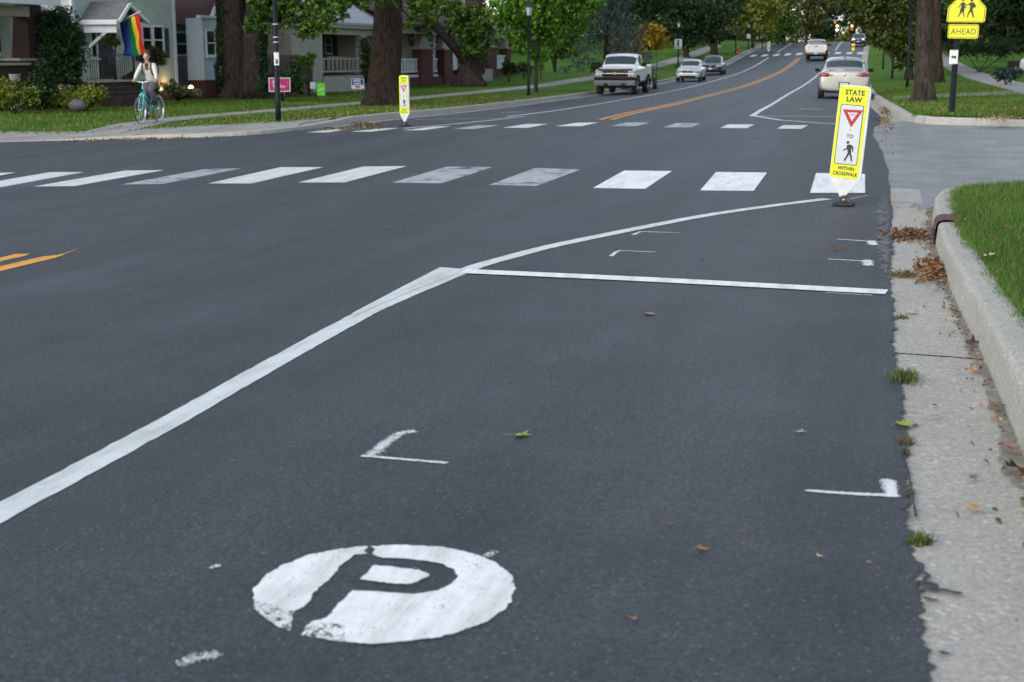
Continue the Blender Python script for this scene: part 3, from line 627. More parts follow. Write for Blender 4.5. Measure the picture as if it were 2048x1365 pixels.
for i, (q, w, dn) in enumerate(((((1080, 900), (1095, 820), (1130, 740), (1190, 670), (1290, 620)), .03, .10), (((1120, 900), (1140, 800), (1200, 710), (1300, 650)), .025, .09), (((1370, 1000), (1390, 860), (1420, 760)), .04, .07), (((1300, 960), (1330, 840), (1400, 720), (1520, 640)), .03, .08), (((1440, 1080), (1450, 960)), .03, .07), (((1600, 520), (1560, 470), (1480, 450)), .05, .08), (((1650, 470), (1600, 440), (1540, 432)), .05, .08), (((640, 800), (900, 690)), .03, .05))):
    spray('tyre_scuff', q, w, w, 40+i, dn).data.materials[0] = M['scuff']

# ------------------------------------------------------------------ in-street crosswalk signs
def rrect(u0, u1, v0, v1, r, n=5):
    out = []
    for cx, cy, a0 in ((u1-r, v1-r, 0), (u0+r, v1-r, 90), (u0+r, v0+r, 180), (u1-r, v0+r, 270)):
        for k in range(n+1): a = radians(a0 + 90*k/n); out.append((cx + r*cos(a), cy + r*sin(a)))
    return out
def zs(pts):                                                                   # tracing of the near sign -> metres on its face
    k = .914/848; return [(((x-587)*.9968 + (y-925)*.0802)*k, ((x-587)*.0802 - (y-925)*.9968)*k) for x, y in pts]
WALKER = [[(605+14*cos(a*pi/8)+1, 592+14*sin(a*pi/8)) for a in range(16)][::-1],
          [(598, 618), (606, 611), (632, 612), (646, 622), (658, 634), (661, 648), (657, 680), (648, 680), (648, 652), (640, 645), (640, 680), (638, 694), (645, 715), (652, 760), (650, 770), (640, 766), (627, 715), (621, 704), (612, 722), (600, 742), (587, 768), (571, 758), (577, 748), (592, 722), (606, 690), (604, 668), (606, 655), (566, 671), (561, 663), (592, 646)]]
def plate(o, yaw, tilt=0., pitch=0.):                                          # face plane: u right, v up, h towards the viewer
    Rm = Matrix.Rotation(yaw, 3, 'Z') @ Matrix.Rotation(pitch, 3, 'X') @ Matrix.Rotation(tilt, 3, 'Y')
    o = Vector(o)
    return lambda u, v, h=0.: o + Rm @ Vector((u, -h, v))
def crosswalk_sign(loc, yaw, tilt, label, s=1., detail=True, dark_base=True):
    r = thing('crosswalk_sign', loc, label, 'street sign', 'yellow crosswalk signs standing in the street')
    base_h = .085; z0 = base_h + .19
    pl0 = plate((0, 0, z0), yaw, tilt); pl = lambda u, v, h=0.: pl0(u*s, v*s, h*s)
    b = MB()
    out = [(-.155, 0), (-.155, .88), (-.14, .91), (-.11, .925), (.118, .925), (.146, .91), (.156, .88), (.160, 0), (.035, -.17), (.032, -.19), (-.032, -.19), (-.035, -.17)]
    b.prism(out, -.018, .018, pl); b.build('panel', 'white_plastic', r, False)
    f = MB(); f.prism(rrect(-.152, .134, .0, .914, .03), .019, .0215, pl); f.build('yellow_sheet', 'yellow_sheet', r, False)
    g = MB(); g.prism(rrect(-.124, .107, .135, .735, .02), .0217, .0228, pl); g.build('sign_border', 'black_vinyl', r, False)
    w = MB(); w.prism(rrect(-.117, .100, .142, .728, .016), .023, .0239, pl); face = w.build('white_sheet', 'white_sheet', r, False)
    t = MB(); t.prism(zs([(545, 287), (628, 455), (735, 295)]), .0241, .0248, pl); tri = t.build('yield_triangle', 'red_vinyl', r, False)
    t = MB(); t.prism(zs([(592, 315), (632, 395), (685, 318)]), .0249, .0254, pl); t.build('triangle_centre', 'white_sheet', r, False)
    p2 = lambda u, v, h: pl(u, v, h)
    def line(t, h, q, off, xs, bold=.018, sp=1.05, mat='black_vinyl'): x = MB(); text_mb(x, t, h, p2, *zs([q])[0], off=off, xs=xs, bold=bold, space=sp); x.build('lettering', mat, r, False)
    line('STATE', .053, (652, 135), .0228, .95, .035); line('LAW', .052, (648, 198), .0228, 1., .035); line('TO', .039, (622, 535), .0246, .9, .03); line('WITHIN', .039, (597, 835), .0228, .86, .035); line('CROSSWALK', .039, (592, 885), .0228, .80, .035)
    line('YIELD', .020, (637, 337), .0258, .72, .01, 1., 'red_vinyl')
    k = MB()
    for poly in WALKER: k.prism(zs(poly), .0241, .025, pl)
    k.build('walking_figure', 'black_vinyl', r, False)
    for q in ((642, 263), (622, 478), (587, 925), (572, 1092)):
        u, v = zs([q])[0]; bo = MB(); bo.prism([(u + .009*cos(a*pi/5), v + .009*sin(a*pi/5)) for a in range(10)], .018, .030, pl); bo.build('bolt', 'steel', r, False)
    rot = plate((0, 0, 0), yaw); ba = MB()
    def bb(mb, u0, u1, h0, h1, v0, v1, bev=.006, tp=0.):
        q = MB(); q.box(u0, u1, -h1, -h0, v0, v1, 0, bev); mb.add([rot(x*(1 - tp*(z-v0)/(v1-v0)), z, -y) for x, y, z in q.v], q.f)
    bb(ba, -.105, .105, -.105, .105, .003, .022, .008); bb(ba, -.09, .09, -.09, .09, .02, .034, .006, .3); ba.build('base_plate', 'rubber', r, False)
    h = MB(); bb(h, -.055, .055, -.04, .04, .034, .07, .004, .45); bb(h, -.028, .028, -.03, .03, .065, .10, .004); h.build('hinge', 'black_metal', r, False)
    h = MB(); h.lathe([(0, -.045), (.016, -.045), (.016, .045), (0, .045)], 10, (0, 0, .055), axis='Y'); h.build('hinge_pin', 'steel', r, False)
    return r
_p = gp(1687, 413); sg = crosswalk_sign((_p.x, _p.y, _p.z + .012), radians(-8), radians(4.4), 'yellow and white state law yield sign leaning by the nearest white bar')
_p = gp(810, 254); crosswalk_sign((_p.x, _p.y, _p.z + .012), radians(-26), radians(-.5), 'upright yellow yield sign by the kerb in front of the thick trunk', .93)
_p = gp(1537, 106); crosswalk_sign((_p.x, _p.y, _p.z + .012), radians(-8), 0, 'tiny far yellow yield sign past the orange hydrant')

# ------------------------------------------------------------------ lamp posts and sign posts
def lamp_post(loc, H, label, lit=False, arms=False, top=True):
    r = thing('lamp_post', loc, label, 'lamp post', 'dark lamp posts along the street')
    b = MB(); b.lathe([(0, 0), (.068, 0), (.066, .5), (.060, H*.55), (.050, H-.12), (.062, H-.1), (.062, H-.04), (.04, H)], 14); b.build('post', 'post_metal', r, False)
    if top:
        g = MB(); g.lathe([(.05, H), (.085, H+.03), (.15, H+.36), (.15, H+.38)], 6, smooth=False); g.build('lantern', 'lamp_glass', r, False)
        c = MB(); c.lathe([(.175, H+.38), (.17, H+.41), (.09, H+.53), (.05, H+.56), (.045, H+.62), (.015, H+.66), (0, H+.67)], 8, smooth=False); c.lathe([(.06, H-.01), (.09, H+.03), (.09, H+.045), (0, H+.045)], 8)
        for k in range(6): a = 2*pi*k/6; c.tube([(.086*cos(a), .086*sin(a), H+.03), (.152*cos(a), .152*sin(a), H+.385)], .009, 5)
        c.build('lantern_cap', 'black_metal', r, False)
    return r
def on(p): return (p.x, p.y, p.z)
_l = gl(557, 244); lp = lamp_post(on(_l), 3.6, 'black lamp post with a paper flyer at the corner pavement')
M['brown_tape'] = plain('brown tape', (.28, .10, .03), (.2, .07, .02), 6., .5)
def flyer_on(x, y, z, yaw, w, h, name, label, pic):
    r = thing(name, (x, y, z), label, 'flyer'); pl = plate((0, 0, 0), yaw); q = MB(); vs = []
    for i in range(6):
        for j in range(2): u = (i/5-.5)*w; vs.append(pl(u, j*h, .0 - .35*u*u/w*.6))
    q.add(vs, [(i*2, i*2+2, i*2+3, i*2+1) for i in range(5)]); q.add([v - Vector((0, -.002, 0)) for v in vs], [(i*2, i*2+1, i*2+3, i*2+2) for i in range(5)]); q.build('sheet', 'paper', r, False)
    q = MB()
    for (a, b, c, d) in pic: q.prism([(a*w, c*h), (b*w, c*h), (b*w, d*h), (a*w, d*h)], .003, .005, pl)
    q.build('picture', 'black_vinyl', r, False)
    t = MB(); t.prism([(-.12*w, h*.97), (.2*w, h*.97), (.2*w, h*1.06), (-.12*w, h*1.06)], .004, .008, pl); t.build('tape', 'brown_tape', r, False); t = MB(); t.prism([(-.1*w, -.06*h), (.16*w, -.06*h), (.16*w, .03*h), (-.1*w, .03*h)], .004, .008, pl); t.build('tape', 'brown_tape', r, False)
    return r
q = P3(553.5, 131, _l.length); _d = hypot(_l.x, _l.y)
_zp = CH + ray(554, 131)[2]*(_d/hypot(*ray(554, 131)[:2])); _vx, _vy = -_l.x/_d, -_l.y/_d
flyer_on(_l.x + _vx*.08, _l.y + _vy*.08, _zp, radians(24), .115, .30, 'paper_flyer', 'white paper flyer taped to the black corner post', [(-.2, .25, .12, .3), (-.1, .3, .3, .42), (-.3, .0, .42, .5)])
for py in (107, 86, 76, 50):
    b = MB(); z = CH + ray(553, py)[2]*(_d/hypot(*ray(553, py)[:2])) - _l.z; b.lathe([(.058, z), (.064, z), (.064, z+.025), (.058, z+.025)], 12); b.build('tape_band', 'white_sheet', lp, False)
def far_lamp(px, py, H, label):
    p = gl(px, py); return lamp_post((p.x, p.y, p.z - .03), H, label)
def lamp_h(px, py, top): p = gl(px, py); d = hypot(p.x, p.y); return CH + ray(px, top)[2]*(d/hypot(*ray(px, top)[:2])) - p.z - .67
for px, py, top, lab in ((1057, 193, 0, 'black lamp post with a frosted lantern before the slender young tree'), (1356, 131, 40, 'lamp post carrying white notice plate behind the parked white compact car'),
                         (1251, 112, 31, 'dark lamp post against the clump of maple trunks behind the white pickup'), (1471, 107, 38, 'lamp post standing beside the orange hydrant'),
                         (1496, 103, 44, 'small lamp post under the yellow green maple, next after the hydrant'), (1524, 98, 47, 'smallest lamp post, next to the far yellow yield sign')):
    far_lamp(px, py, max(2.6, lamp_h(px, py, top)), lab)
for px, py, lab in ((1814, 176, 'dark post close beside the thickest trunk across the side street'), (1784, 157, 'thin dark post under the overhanging branches past the tan sedan'), (1766, 138, 'short looking dark post, farthest along the verge past the tan sedan')):
    p = gl(px, py); lamp_post((p.x, p.y, p.z - .03), 3.9, lab)
def notice(px0, px1, py0, py1, base, label, name='notice_plate', group=None, yaw=-10):
    p = gl(*base); d = hypot(p.x, p.y)/hypot(*ray(*base)[:2]); a = P3((px0+px1)/2, py1, d*.996); r = thing(name, a, label, 'sign', group); w = (px1-px0)/CF*d; h = (py1-py0)/CF*d; pl = plate((0, 0, 0), radians(yaw))
    m = MB(); m.prism(rrect(-w/2, w/2, 0, h, w*.08), .0, .01, pl); m.build('plate', 'white_sheet', r, False)
    m = MB(); m.prism([(-w*.5, h*.1), (w*.5, h*.1), (w*.5, h*.14), (-w*.5, h*.14)], .011, .014, pl); m.prism([(-w*.1, h*.25), (w*.1, h*.25), (w*.1, h*.9), (-w*.1, h*.9)], .011, .06, pl); m.build('bracket', 'post_metal', r, False)
    return r
notice(1348.5, 1364, 79, 98, (1356, 131), 'square white notice plate on the lamp post by the white compact car')
notice(1494, 1500, 69, 77, (1496, 103), 'small white plate on the lamp post under the yellow green maple')
notice(1522, 1529.5, 66, 75, (1524, 98), 'small white plate on the smallest lamp post near the far yellow sign')
# school sign, its plaque and the flyer on the same post
_l = gl(1903, 229); r = thing('school_sign', on(_l), 'yellow school crossing sign with AHEAD plaque on a dark post', 'street sign'); D = hypot(_l.x, _l.y)/hypot(*ray(1903, 229)[:2])
def sg_uv(px, py): s_ = D/CF; return ((px-1907)*s_, (CH + ray(px, py)[2]*D) - _l.z)
_w = .062; m = MB(); m.tube([(0, 0, -.02), (.05, 0, 3.9)], _w, 4, smooth=False); m.v = [tuple(Matrix.Rotation(radians(45), 3, 'Z') @ Vector(v)) for v in m.v]; m.build('post', 'post_metal', r, False)
pls = plate((.045, -.085, 0), radians(-4), radians(.8))
m = MB(); m.prism(rrect(*[sg_uv(1884, 78)[0], sg_uv(1942, 78)[0], sg_uv(1900, 78)[1], sg_uv(1900, 50)[1]], .04), 0, .006, pls); m.build('plaque', 'gold_sheet', r, False)
def frame_mb(mb, u0, u1, v0, v1, rr, w, h0, h1):
    o, i = rrect(u0, u1, v0, v1, rr), rrect(u0+w, u1-w, v0+w, v1-w, max(.004, rr-w)); n = len(o)
    for k in range(n): mb.prism([i[k], o[k], o[(k+1) % n], i[(k+1) % n]][::-1], h0, h1, pls)
u0, u1, v0, v1 = sg_uv(1884, 78)[0], sg_uv(1942, 78)[0], sg_uv(1900, 78)[1], sg_uv(1900, 50)[1]
m = MB(); frame_mb(m, u0+.012, u1-.012, v0+.012, v1-.012, .035, .012, .006, .008); text_mb(m, 'AHEAD', .118, lambda u, v, h: pls(u, v, h), (u0+u1)/2, (v0+v1)/2, off=.008, xs=.85, bold=.004, space=1.1); m.build('lettering', 'black_vinyl', r, False)
S5 = [sg_uv(*q) for q in ((1880, 46), (1952, 46), (1953, 17), (1917, -22), (1881, 17))]
S5 = [(u, v) for u, v in S5]; c5 = (sum(p[0] for p in S5)/5, sum(p[1] for p in S5)/5)
def rnd5(P, r_):
    out = []
    for i in range(5):
        a, b, c = Vector(P[i-1]), Vector(P[i]), Vector(P[(i+1) % 5]); d1, d2 = (a-b).normalized(), (c-b).normalized(); p0, p1 = b + d1*r_, b + d2*r_
        for k in range(6): t = k/5; q = p0*(1-t)**2 + b*2*t*(1-t) + p1*t*t; out.append((q.x, q.y))
    return out
def shr(P, k): return [(c5[0] + (u-c5[0])*k, c5[1] + (v-c5[1])*k) for u, v in P]
m = MB(); m.prism(rnd5(S5, .05), 0, .006, pls); m.build('sign_face', 'gold_sheet', r, False)
m = MB(); o5, i5 = rnd5(shr(S5, .955), .045), rnd5(shr(S5, .92), .04)
for k in range(len(o5)): m.prism([o5[k], o5[(k+1) % len(o5)], i5[(k+1) % len(o5)], i5[k]], .006, .008, pls)
m.build('sign_border', 'black_vinyl', r, False)
k_ = 188/1069.; zz = lambda L: [sg_uv(1860 + x*k_, y*k_) for x, y in L]
KIDS = [[(275 + 15*cos(a*pi/6), 12 + 15*sin(a*pi/6)) for a in range(12)][::-1], [(262, 38), (290, 38), (302, 58), (318, 72), (316, 80), (296, 74), (292, 82), (315, 84), (313, 104), (296, 106), (300, 138), (288, 140), (306, 200), (298, 204), (274, 148), (236, 206), (228, 204), (252, 142), (246, 138), (262, 84), (258, 74), (232, 104), (225, 98), (250, 60)],
        [(368 + 16*cos(a*pi/6), 16 + 18*sin(a*pi/6)) for a in range(12)][::-1], [(352, 40), (386, 38), (404, 54), (412, 70), (420, 92), (398, 100), (392, 96), (386, 110), (386, 130), (408, 206), (394, 212), (366, 142), (346, 170), (340, 214), (330, 212), (334, 160), (352, 124), (352, 84), (348, 66), (318, 76), (312, 70), (344, 50)]]
m = MB()
for poly in KIDS: m.prism(zz(poly), .0062, .008, pls)
m.build('walking_figures', 'black_vinyl', r, False)
_z = CH + ray(1905, 128)[2]*D; flyer_on(_l.x - .03, _l.y - .105, _z, radians(-6), .17, .285, 'paper_flyer', 'white paper flyer with a dark picture on the school sign post', [(-.28, .3, .42, .56), (-.2, -.08, .56, .62), (.05, .28, .38, .42), (.1, .3, .56, .6)])
# hydrant
_l = gl(1476, 108); r = thing('fire_hydrant', on(_l), 'orange fire hydrant on the verge beyond the black sedan', 'hydrant'); M['hydrant'] = plain('orange paint', (.62, .16, .05), (.5, .12, .04), 8., .5)
m = MB(); m.lathe([(0, 0), (.19, 0), (.19, .06), (.13, .08), (.13, .55), (.16, .57), (.16, .62), (.13, .64), (.1, .75), (.04, .8), (.04, .85), (0, .85)], 14); m.build('barrel', 'hydrant', r, False)
for a in (0, 1, -1): m = MB(); m.lathe([(.06, .1), (.06, .2), (.08, .2), (.08, .25), (0, .25)], 10, axis='X'); m.v = [tuple(Matrix.Rotation(-pi/2 + a*pi/2, 3, 'Z') @ Vector(v) + Vector((0, 0, .45))) for v in m.v]; m.build('outlet', 'hydrant', r, False)
# yard signs
def yard_sign(px0, px1, py0, py1, d, mats, draw, label, yaw, stake=.55):
    a = P3((px0+px1)/2, py1, d); g = GZ(a.x, a.y); r = thing('yard_sign', (a.x, a.y, g), label, 'yard sign'); w, h = (px1-px0)/CF*d, (py1-py0)/CF*d; o = max(.12, a.z - g)
    pl = plate((0, 0, o), radians(yaw)); m = MB(); m.prism(rrect(-w/2, w/2, 0, h, .008), -.004, .004, pl); m.build('board', mats[0], r, False); draw(r, pl, w, h)
    m = MB()
    for u in (-w*.22, w*.22): m.tube([pl(u, -o - .05, -.006), pl(u, h*.5, -.006)], .004, 5)
    m.tube([pl(-w*.22, -.06, -.006), pl(w*.22, -.06, -.006)], .004, 5); m.build('wire_stake', 'steel', r, False); return r
M['pink'] = plain('magenta print', (.42, .008, .14), (.36, .006, .12), 5., .5); M['lime'] = plain('lime print', (.10, .52, .012), (.09, .46, .01), 5., .5); M['navy'] = plain('navy print', (.012, .025, .17), (.01, .02, .14), 5., .5); M['pale_blue'] = plain('pale blue print', (.5, .62, .7), (.42, .55, .64), 14., .5); M['red_print'] = plain('red print', (.5, .02, .03), None, 5., .5); M['pink_light'] = plain('light magenta print', (.60, .06, .28), None, 5., .5)
def d_pink(r, pl, w, h):
    m = MB(); m.prism(rrect(-w*.46, w*.46, h*.06, h*.94, .01), .004, .006, pl); m.build('print', 'pink', r, False)
    m = MB()
    for k in range(26): a0, a1 = 2*pi*k/26, 2*pi*(k+1)/26; R1, R2 = h*.30, h*.335; c = (w*.17, h*.55); m.prism([(c[0]+R1*cos(a0), c[1]+R1*sin(a0)), (c[0]+R2*cos(a0), c[1]+R2*sin(a0)), (c[0]+R2*cos(a1), c[1]+R2*sin(a1)), (c[0]+R1*cos(a1), c[1]+R1*sin(a1))], .006, .0068, pl)
    m.build('emblem', 'pink_light', r, False)
    for t, v in (('I STAND', .80), ('WITH', .66), ('PLANNED', .51), ('PARENTHOOD', .36)): W_ = {'I STAND': .42, 'WITH': .26, 'PLANNED': .46, 'PARENTHOOD': .68}[t]*w; m = MB(); text_mb(m, t, h*.125, lambda u, v_, hh: pl(u, v_, hh), -w*.36 + W_/2, h*v, off=.0072, xs=.80, bold=.06); m.build('lettering', 'white_sheet', r, False)
    m = MB(); text_mb(m, 'ppaction', h*.07, lambda u, v_, hh: pl(u, v_, hh), -w*.24, h*.17, off=.0072, xs=.8); m.build('lettering', 'white_sheet', r, False)
yard_sign(538, 581, 156, 184, 50, ['white_sheet'], d_pink, 'magenta yard sign with white lettering behind the corner post', 24)
def d_lime(r, pl, w, h):
    m = MB(); m.prism([(-w*.42, h*.36), (w*.46, h*.58), (w*.46, h*.66), (-w*.42, h*.44)], .005, .007, pl); m.prism([(w*.1, h*.14), (w*.4, h*.14), (w*.4, h*.19), (w*.1, h*.19)], .005, .007, pl); m.prism([(-w*.3, h*.78), (-w*.05, h*.82), (-w*.05, h*.84), (-w*.3, h*.80)], .005, .007, pl); m.build('stripe', 'white_sheet', r, False)
yard_sign(634.5, 650, 167, 192, 55, ['lime'], d_lime, 'bright green yard sign with a white diagonal stripe', 26)
def d_pale(r, pl, w, h):
    m = MB(); m.prism(rrect(-w*.4, w*.4, h*.1, h*.4, .01), .005, .006, pl); m.prism(rrect(-w*.1, w*.35, h*.45, h*.6, .01), .005, .006, pl); m.build('print', 'pale_blue', r, False)
yard_sign(620.5, 631, 165, 178, 60, ['white_sheet'], d_pale, 'small pale yard sign just behind the bright green one', 22)
def d_navy(r, pl, w, h):
    m = MB(); m.prism(rrect(-w*.46, w*.46, h*.36, h*.95, .006), .004, .006, pl); m.build('print', 'navy', r, False)
    m = MB(); text_mb(m, 'BIDEN', h*.2, lambda u, v, hh: pl(u, v, hh), -w*.06, h*.79, off=.0065, xs=.9, bold=.03); m.build('lettering', 'white_sheet', r, False); m = MB(); text_mb(m, 'HARRIS', h*.2, lambda u, v, hh: pl(u, v, hh), 0, h*.51, off=.0065, xs=.85, bold=.03); m.build('lettering', 'white_sheet', r, False)
    m = MB(); m.prism(rrect(-w*.2, w*.2, h*.1, h*.3, .006), .005, .007, pl); m.build('red_patch', 'red_print', r, False)
yard_sign(703, 728, 158, 178, 58, ['white_sheet'], d_navy, 'dark blue and white yard sign left of the thick trunk', 26)

# ------------------------------------------------------------------ vehicles (front towards -y, x to the right, ground at 0)
def loft(stations, sub=2):                                                     # station: y, hw, zb, zs, hb, hr, zr [, zg]
    bm = bmesh.new(); rows = []; ly = bm.edges.layers.float.new('crease_edge')
    for st in stations:
        y, hw, zb, zs, hb, hr, zr = st[:7]; zg = zs + (.03 if zr > zs + .15 else .015 if zr >= zs else -.02)
        half = [(0, zb), (hw*.80, zb), (hw*.965, zb + .10), (hw, zb + (zs-zb)*.55), (hw*.955, zs - .01), (hb, zg), (hr, zr - (.05 if zr > zs + .15 else .0)), (hr*.6, zr), (0, zr + (.02 if zr > zs + .15 else .012))]
        full = half + [(-x, z) for x, z in half[1:-1]][::-1]; rows.append([bm.verts.new((x, y, z)) for x, z in full])
    n = len(rows[0]); fi = {}
    for i in range(len(rows)-1):
        for k in range(n):
            k2 = (k+1) % n; f = bm.faces.new((rows[i][k], rows[i][k2], rows[i+1][k2], rows[i+1][k])); f.smooth = True; fi[(i, k)] = f
    bm.faces.new(rows[0]); bm.faces.new(rows[-1][::-1]); bmesh.ops.recalc_face_normals(bm, faces=bm.faces)
    return bm, rows, fi, ly
def finish(bm, sub, cuts, mats):                                               # subdivide, cut the wheel arches, and split off the glass
    me = bpy.data.meshes.new('cage'); bm.to_mesh(me); bm.free(); ob = bpy.data.objects.new('cage', me); COL.objects.link(ob)
    for m in mats: me.materials.append(M[m])
    md = ob.modifiers.new('s', 'SUBSURF'); md.levels = md.render_levels = sub; tmp = []
    for (x0, x1, y, z, r) in cuts:
        q = MB(); q.lathe([(0, x0), (r, x0), (r, x1), (0, x1)], 28, (0, y, z), axis='X'); c = q.build('cut', mats[0]); c.data.materials.clear()
        for m in mats: c.data.materials.append(M[m])
        for p in c.data.polygons: p.material_index = len(mats)-1
        b2 = bmesh.new(); b2.from_mesh(c.data); bmesh.ops.remove_doubles(b2, verts=b2.verts, dist=1e-5); bmesh.ops.recalc_face_normals(b2, faces=b2.faces); b2.to_mesh(c.data); b2.free()
        b = ob.modifiers.new('b', 'BOOLEAN'); b.operation = 'DIFFERENCE'; b.object = c; b.solver = 'EXACT'; tmp.append(c)
    dg = bpy.context.evaluated_depsgraph_get(); dg.update(); out = bpy.data.meshes.new_from_object(ob.evaluated_get(dg))
    for o in tmp + [ob]: bpy.data.objects.remove(o)
    return out
def split(me, idx, name, mat, parent, lift=.0):                                # faces of one material as an object of its own
    bm = bmesh.new(); bm.from_mesh(me); bmesh.ops.delete(bm, geom=[f for f in bm.faces if f.material_index != idx], context='FACES')
    if not bm.faces: bm.free(); return None
    parts = []; seen = set()
    for f in bm.faces: f.material_index = 0
    m2 = bpy.data.meshes.new(name); bm.to_mesh(m2); bm.free(); m2.materials.clear(); m2.materials.append(M[mat]); return link(name, m2, parent, False)
def wheel(parent, x, y, R, w, side, rim='steel', name='wheel', spokes=5, hub=None):
    t = MB(); prof = [(R*.62, -w/2+.01), (R*.66, -w/2), (R*.93, -w/2), (R*.985, -w/2+.03), (R, -w*.2), (R, w*.2), (R*.985, w/2-.03), (R*.93, w/2), (R*.66, w/2), (R*.62, w/2-.01)]
    t.lathe(prof, 28, (x, y, R), axis='X'); o = t.build(name, 'rubber', parent, False)
    r = MB(); s = side; q = [(0, s*(w/2-.055)), (R*.12, s*(w/2-.045)), (R*.16, s*(w/2-.06)), (R*.5, s*(w/2-.07)), (R*.56, s*(w/2-.03)), (R*.645, s*(w/2-.004)), (R*.645, s*(w/2-.03))]
    r.lathe(q, 28, (x, y, R), axis='X')
    for k in range(spokes):
        a = 2*pi*k/spokes; c, d = cos(a), sin(a); p0 = Vector((x + s*(w/2-.05), y + c*R*.1, R + d*R*.1)); p1 = Vector((x + s*(w/2-.012), y + c*R*.58, R + d*R*.58)); r.tube([p0, p1], [R*.09, R*.07], 6)
    r.build('rim', rim, o, False); return o
def rbox(name, mat, parent, x0, x1, y0, y1, z0, z1, bev=.02): m = MB(); m.box(x0, x1, y0, y1, z0, z1, 0, bev); return m.build(name, mat, parent, False)
M['white_body'] = m_paintwork('white bodywork', (.82, .84, .86)); M['silver_body'] = m_paintwork('silver bodywork', (.50, .54, .58), .35); M['tan_body'] = m_paintwork('champagne bodywork', (.46, .45, .41), .35); M['black_body'] = m_paintwork('black bodywork', (.012, .013, .016), .0, 0, .2); M['pale_body'] = m_paintwork('pale silver bodywork', (.60, .64, .66), .15)
M['dark_trim'] = plain('dark plastic trim', (.010, .010, .011), (.015, .015, .015), 8., .75, spec=.2); M['tail_lit'] = emit('lit tail lamp', (1., .16, .05), 2.2); M['head_lit'] = emit('lit head lamp', (1., .95, .85), 5.)
M['well'] = plain('wheel well', (.008, .008, .008), None, 8., .9)
def body_parts(r, bm, fi, n_st, glass, cuts, paint, sub=2):
    # glass: list of (name, station range, k range) on the right half; mirrored to the left half
    n = 16; mats = [paint, 'well']; gi = {}
    for gname, stn, ks, both in glass:
        for sd in ((0, 1) if both == 2 else (0,)):
            idx = len(mats); mats.insert(len(mats)-1, 'car_glass'); gi[idx - 1] = gname
            for i in stn:
                for k in ks:
                    kk = [k] if both == 2 and sd == 0 else [15 - k] if both == 2 else [k, 15 - k]
                    for q in kk: fi[(i, q)].material_index = idx - 1
    me = finish(bm, sub, cuts, mats); last = len(mats)-1
    for idx, nm in gi.items(): split(me, idx, nm, 'car_glass', r)
    b2 = bmesh.new(); b2.from_mesh(me); bmesh.ops.delete(b2, geom=[f for f in b2.faces if f.material_index in gi], context='FACES')
    for f in b2.faces: f.material_index = 1 if f.material_index == last else 0
    m2 = bpy.data.meshes.new('body'); b2.to_mesh(m2); b2.free(); m2.materials.clear(); m2.materials.append(M[paint]); m2.materials.append(M['well']); bpy.data.meshes.remove(me)
    return link('body', m2, r, False)
def mirrors(r, y, z, hw, mat, w=.20, h=.15):
    for s in (-1, 1):
        m = MB(); m.box(s*(hw+.03), s*(hw+.03+w), y-.05, y+.06, z-h/2, z+h/2, 0, .03); m.tube([(s*(hw-.06), y+.01, z-.03), (s*(hw+.08), y, z-.03)], .025, 6); m.build('side_mirror', mat, r, False)
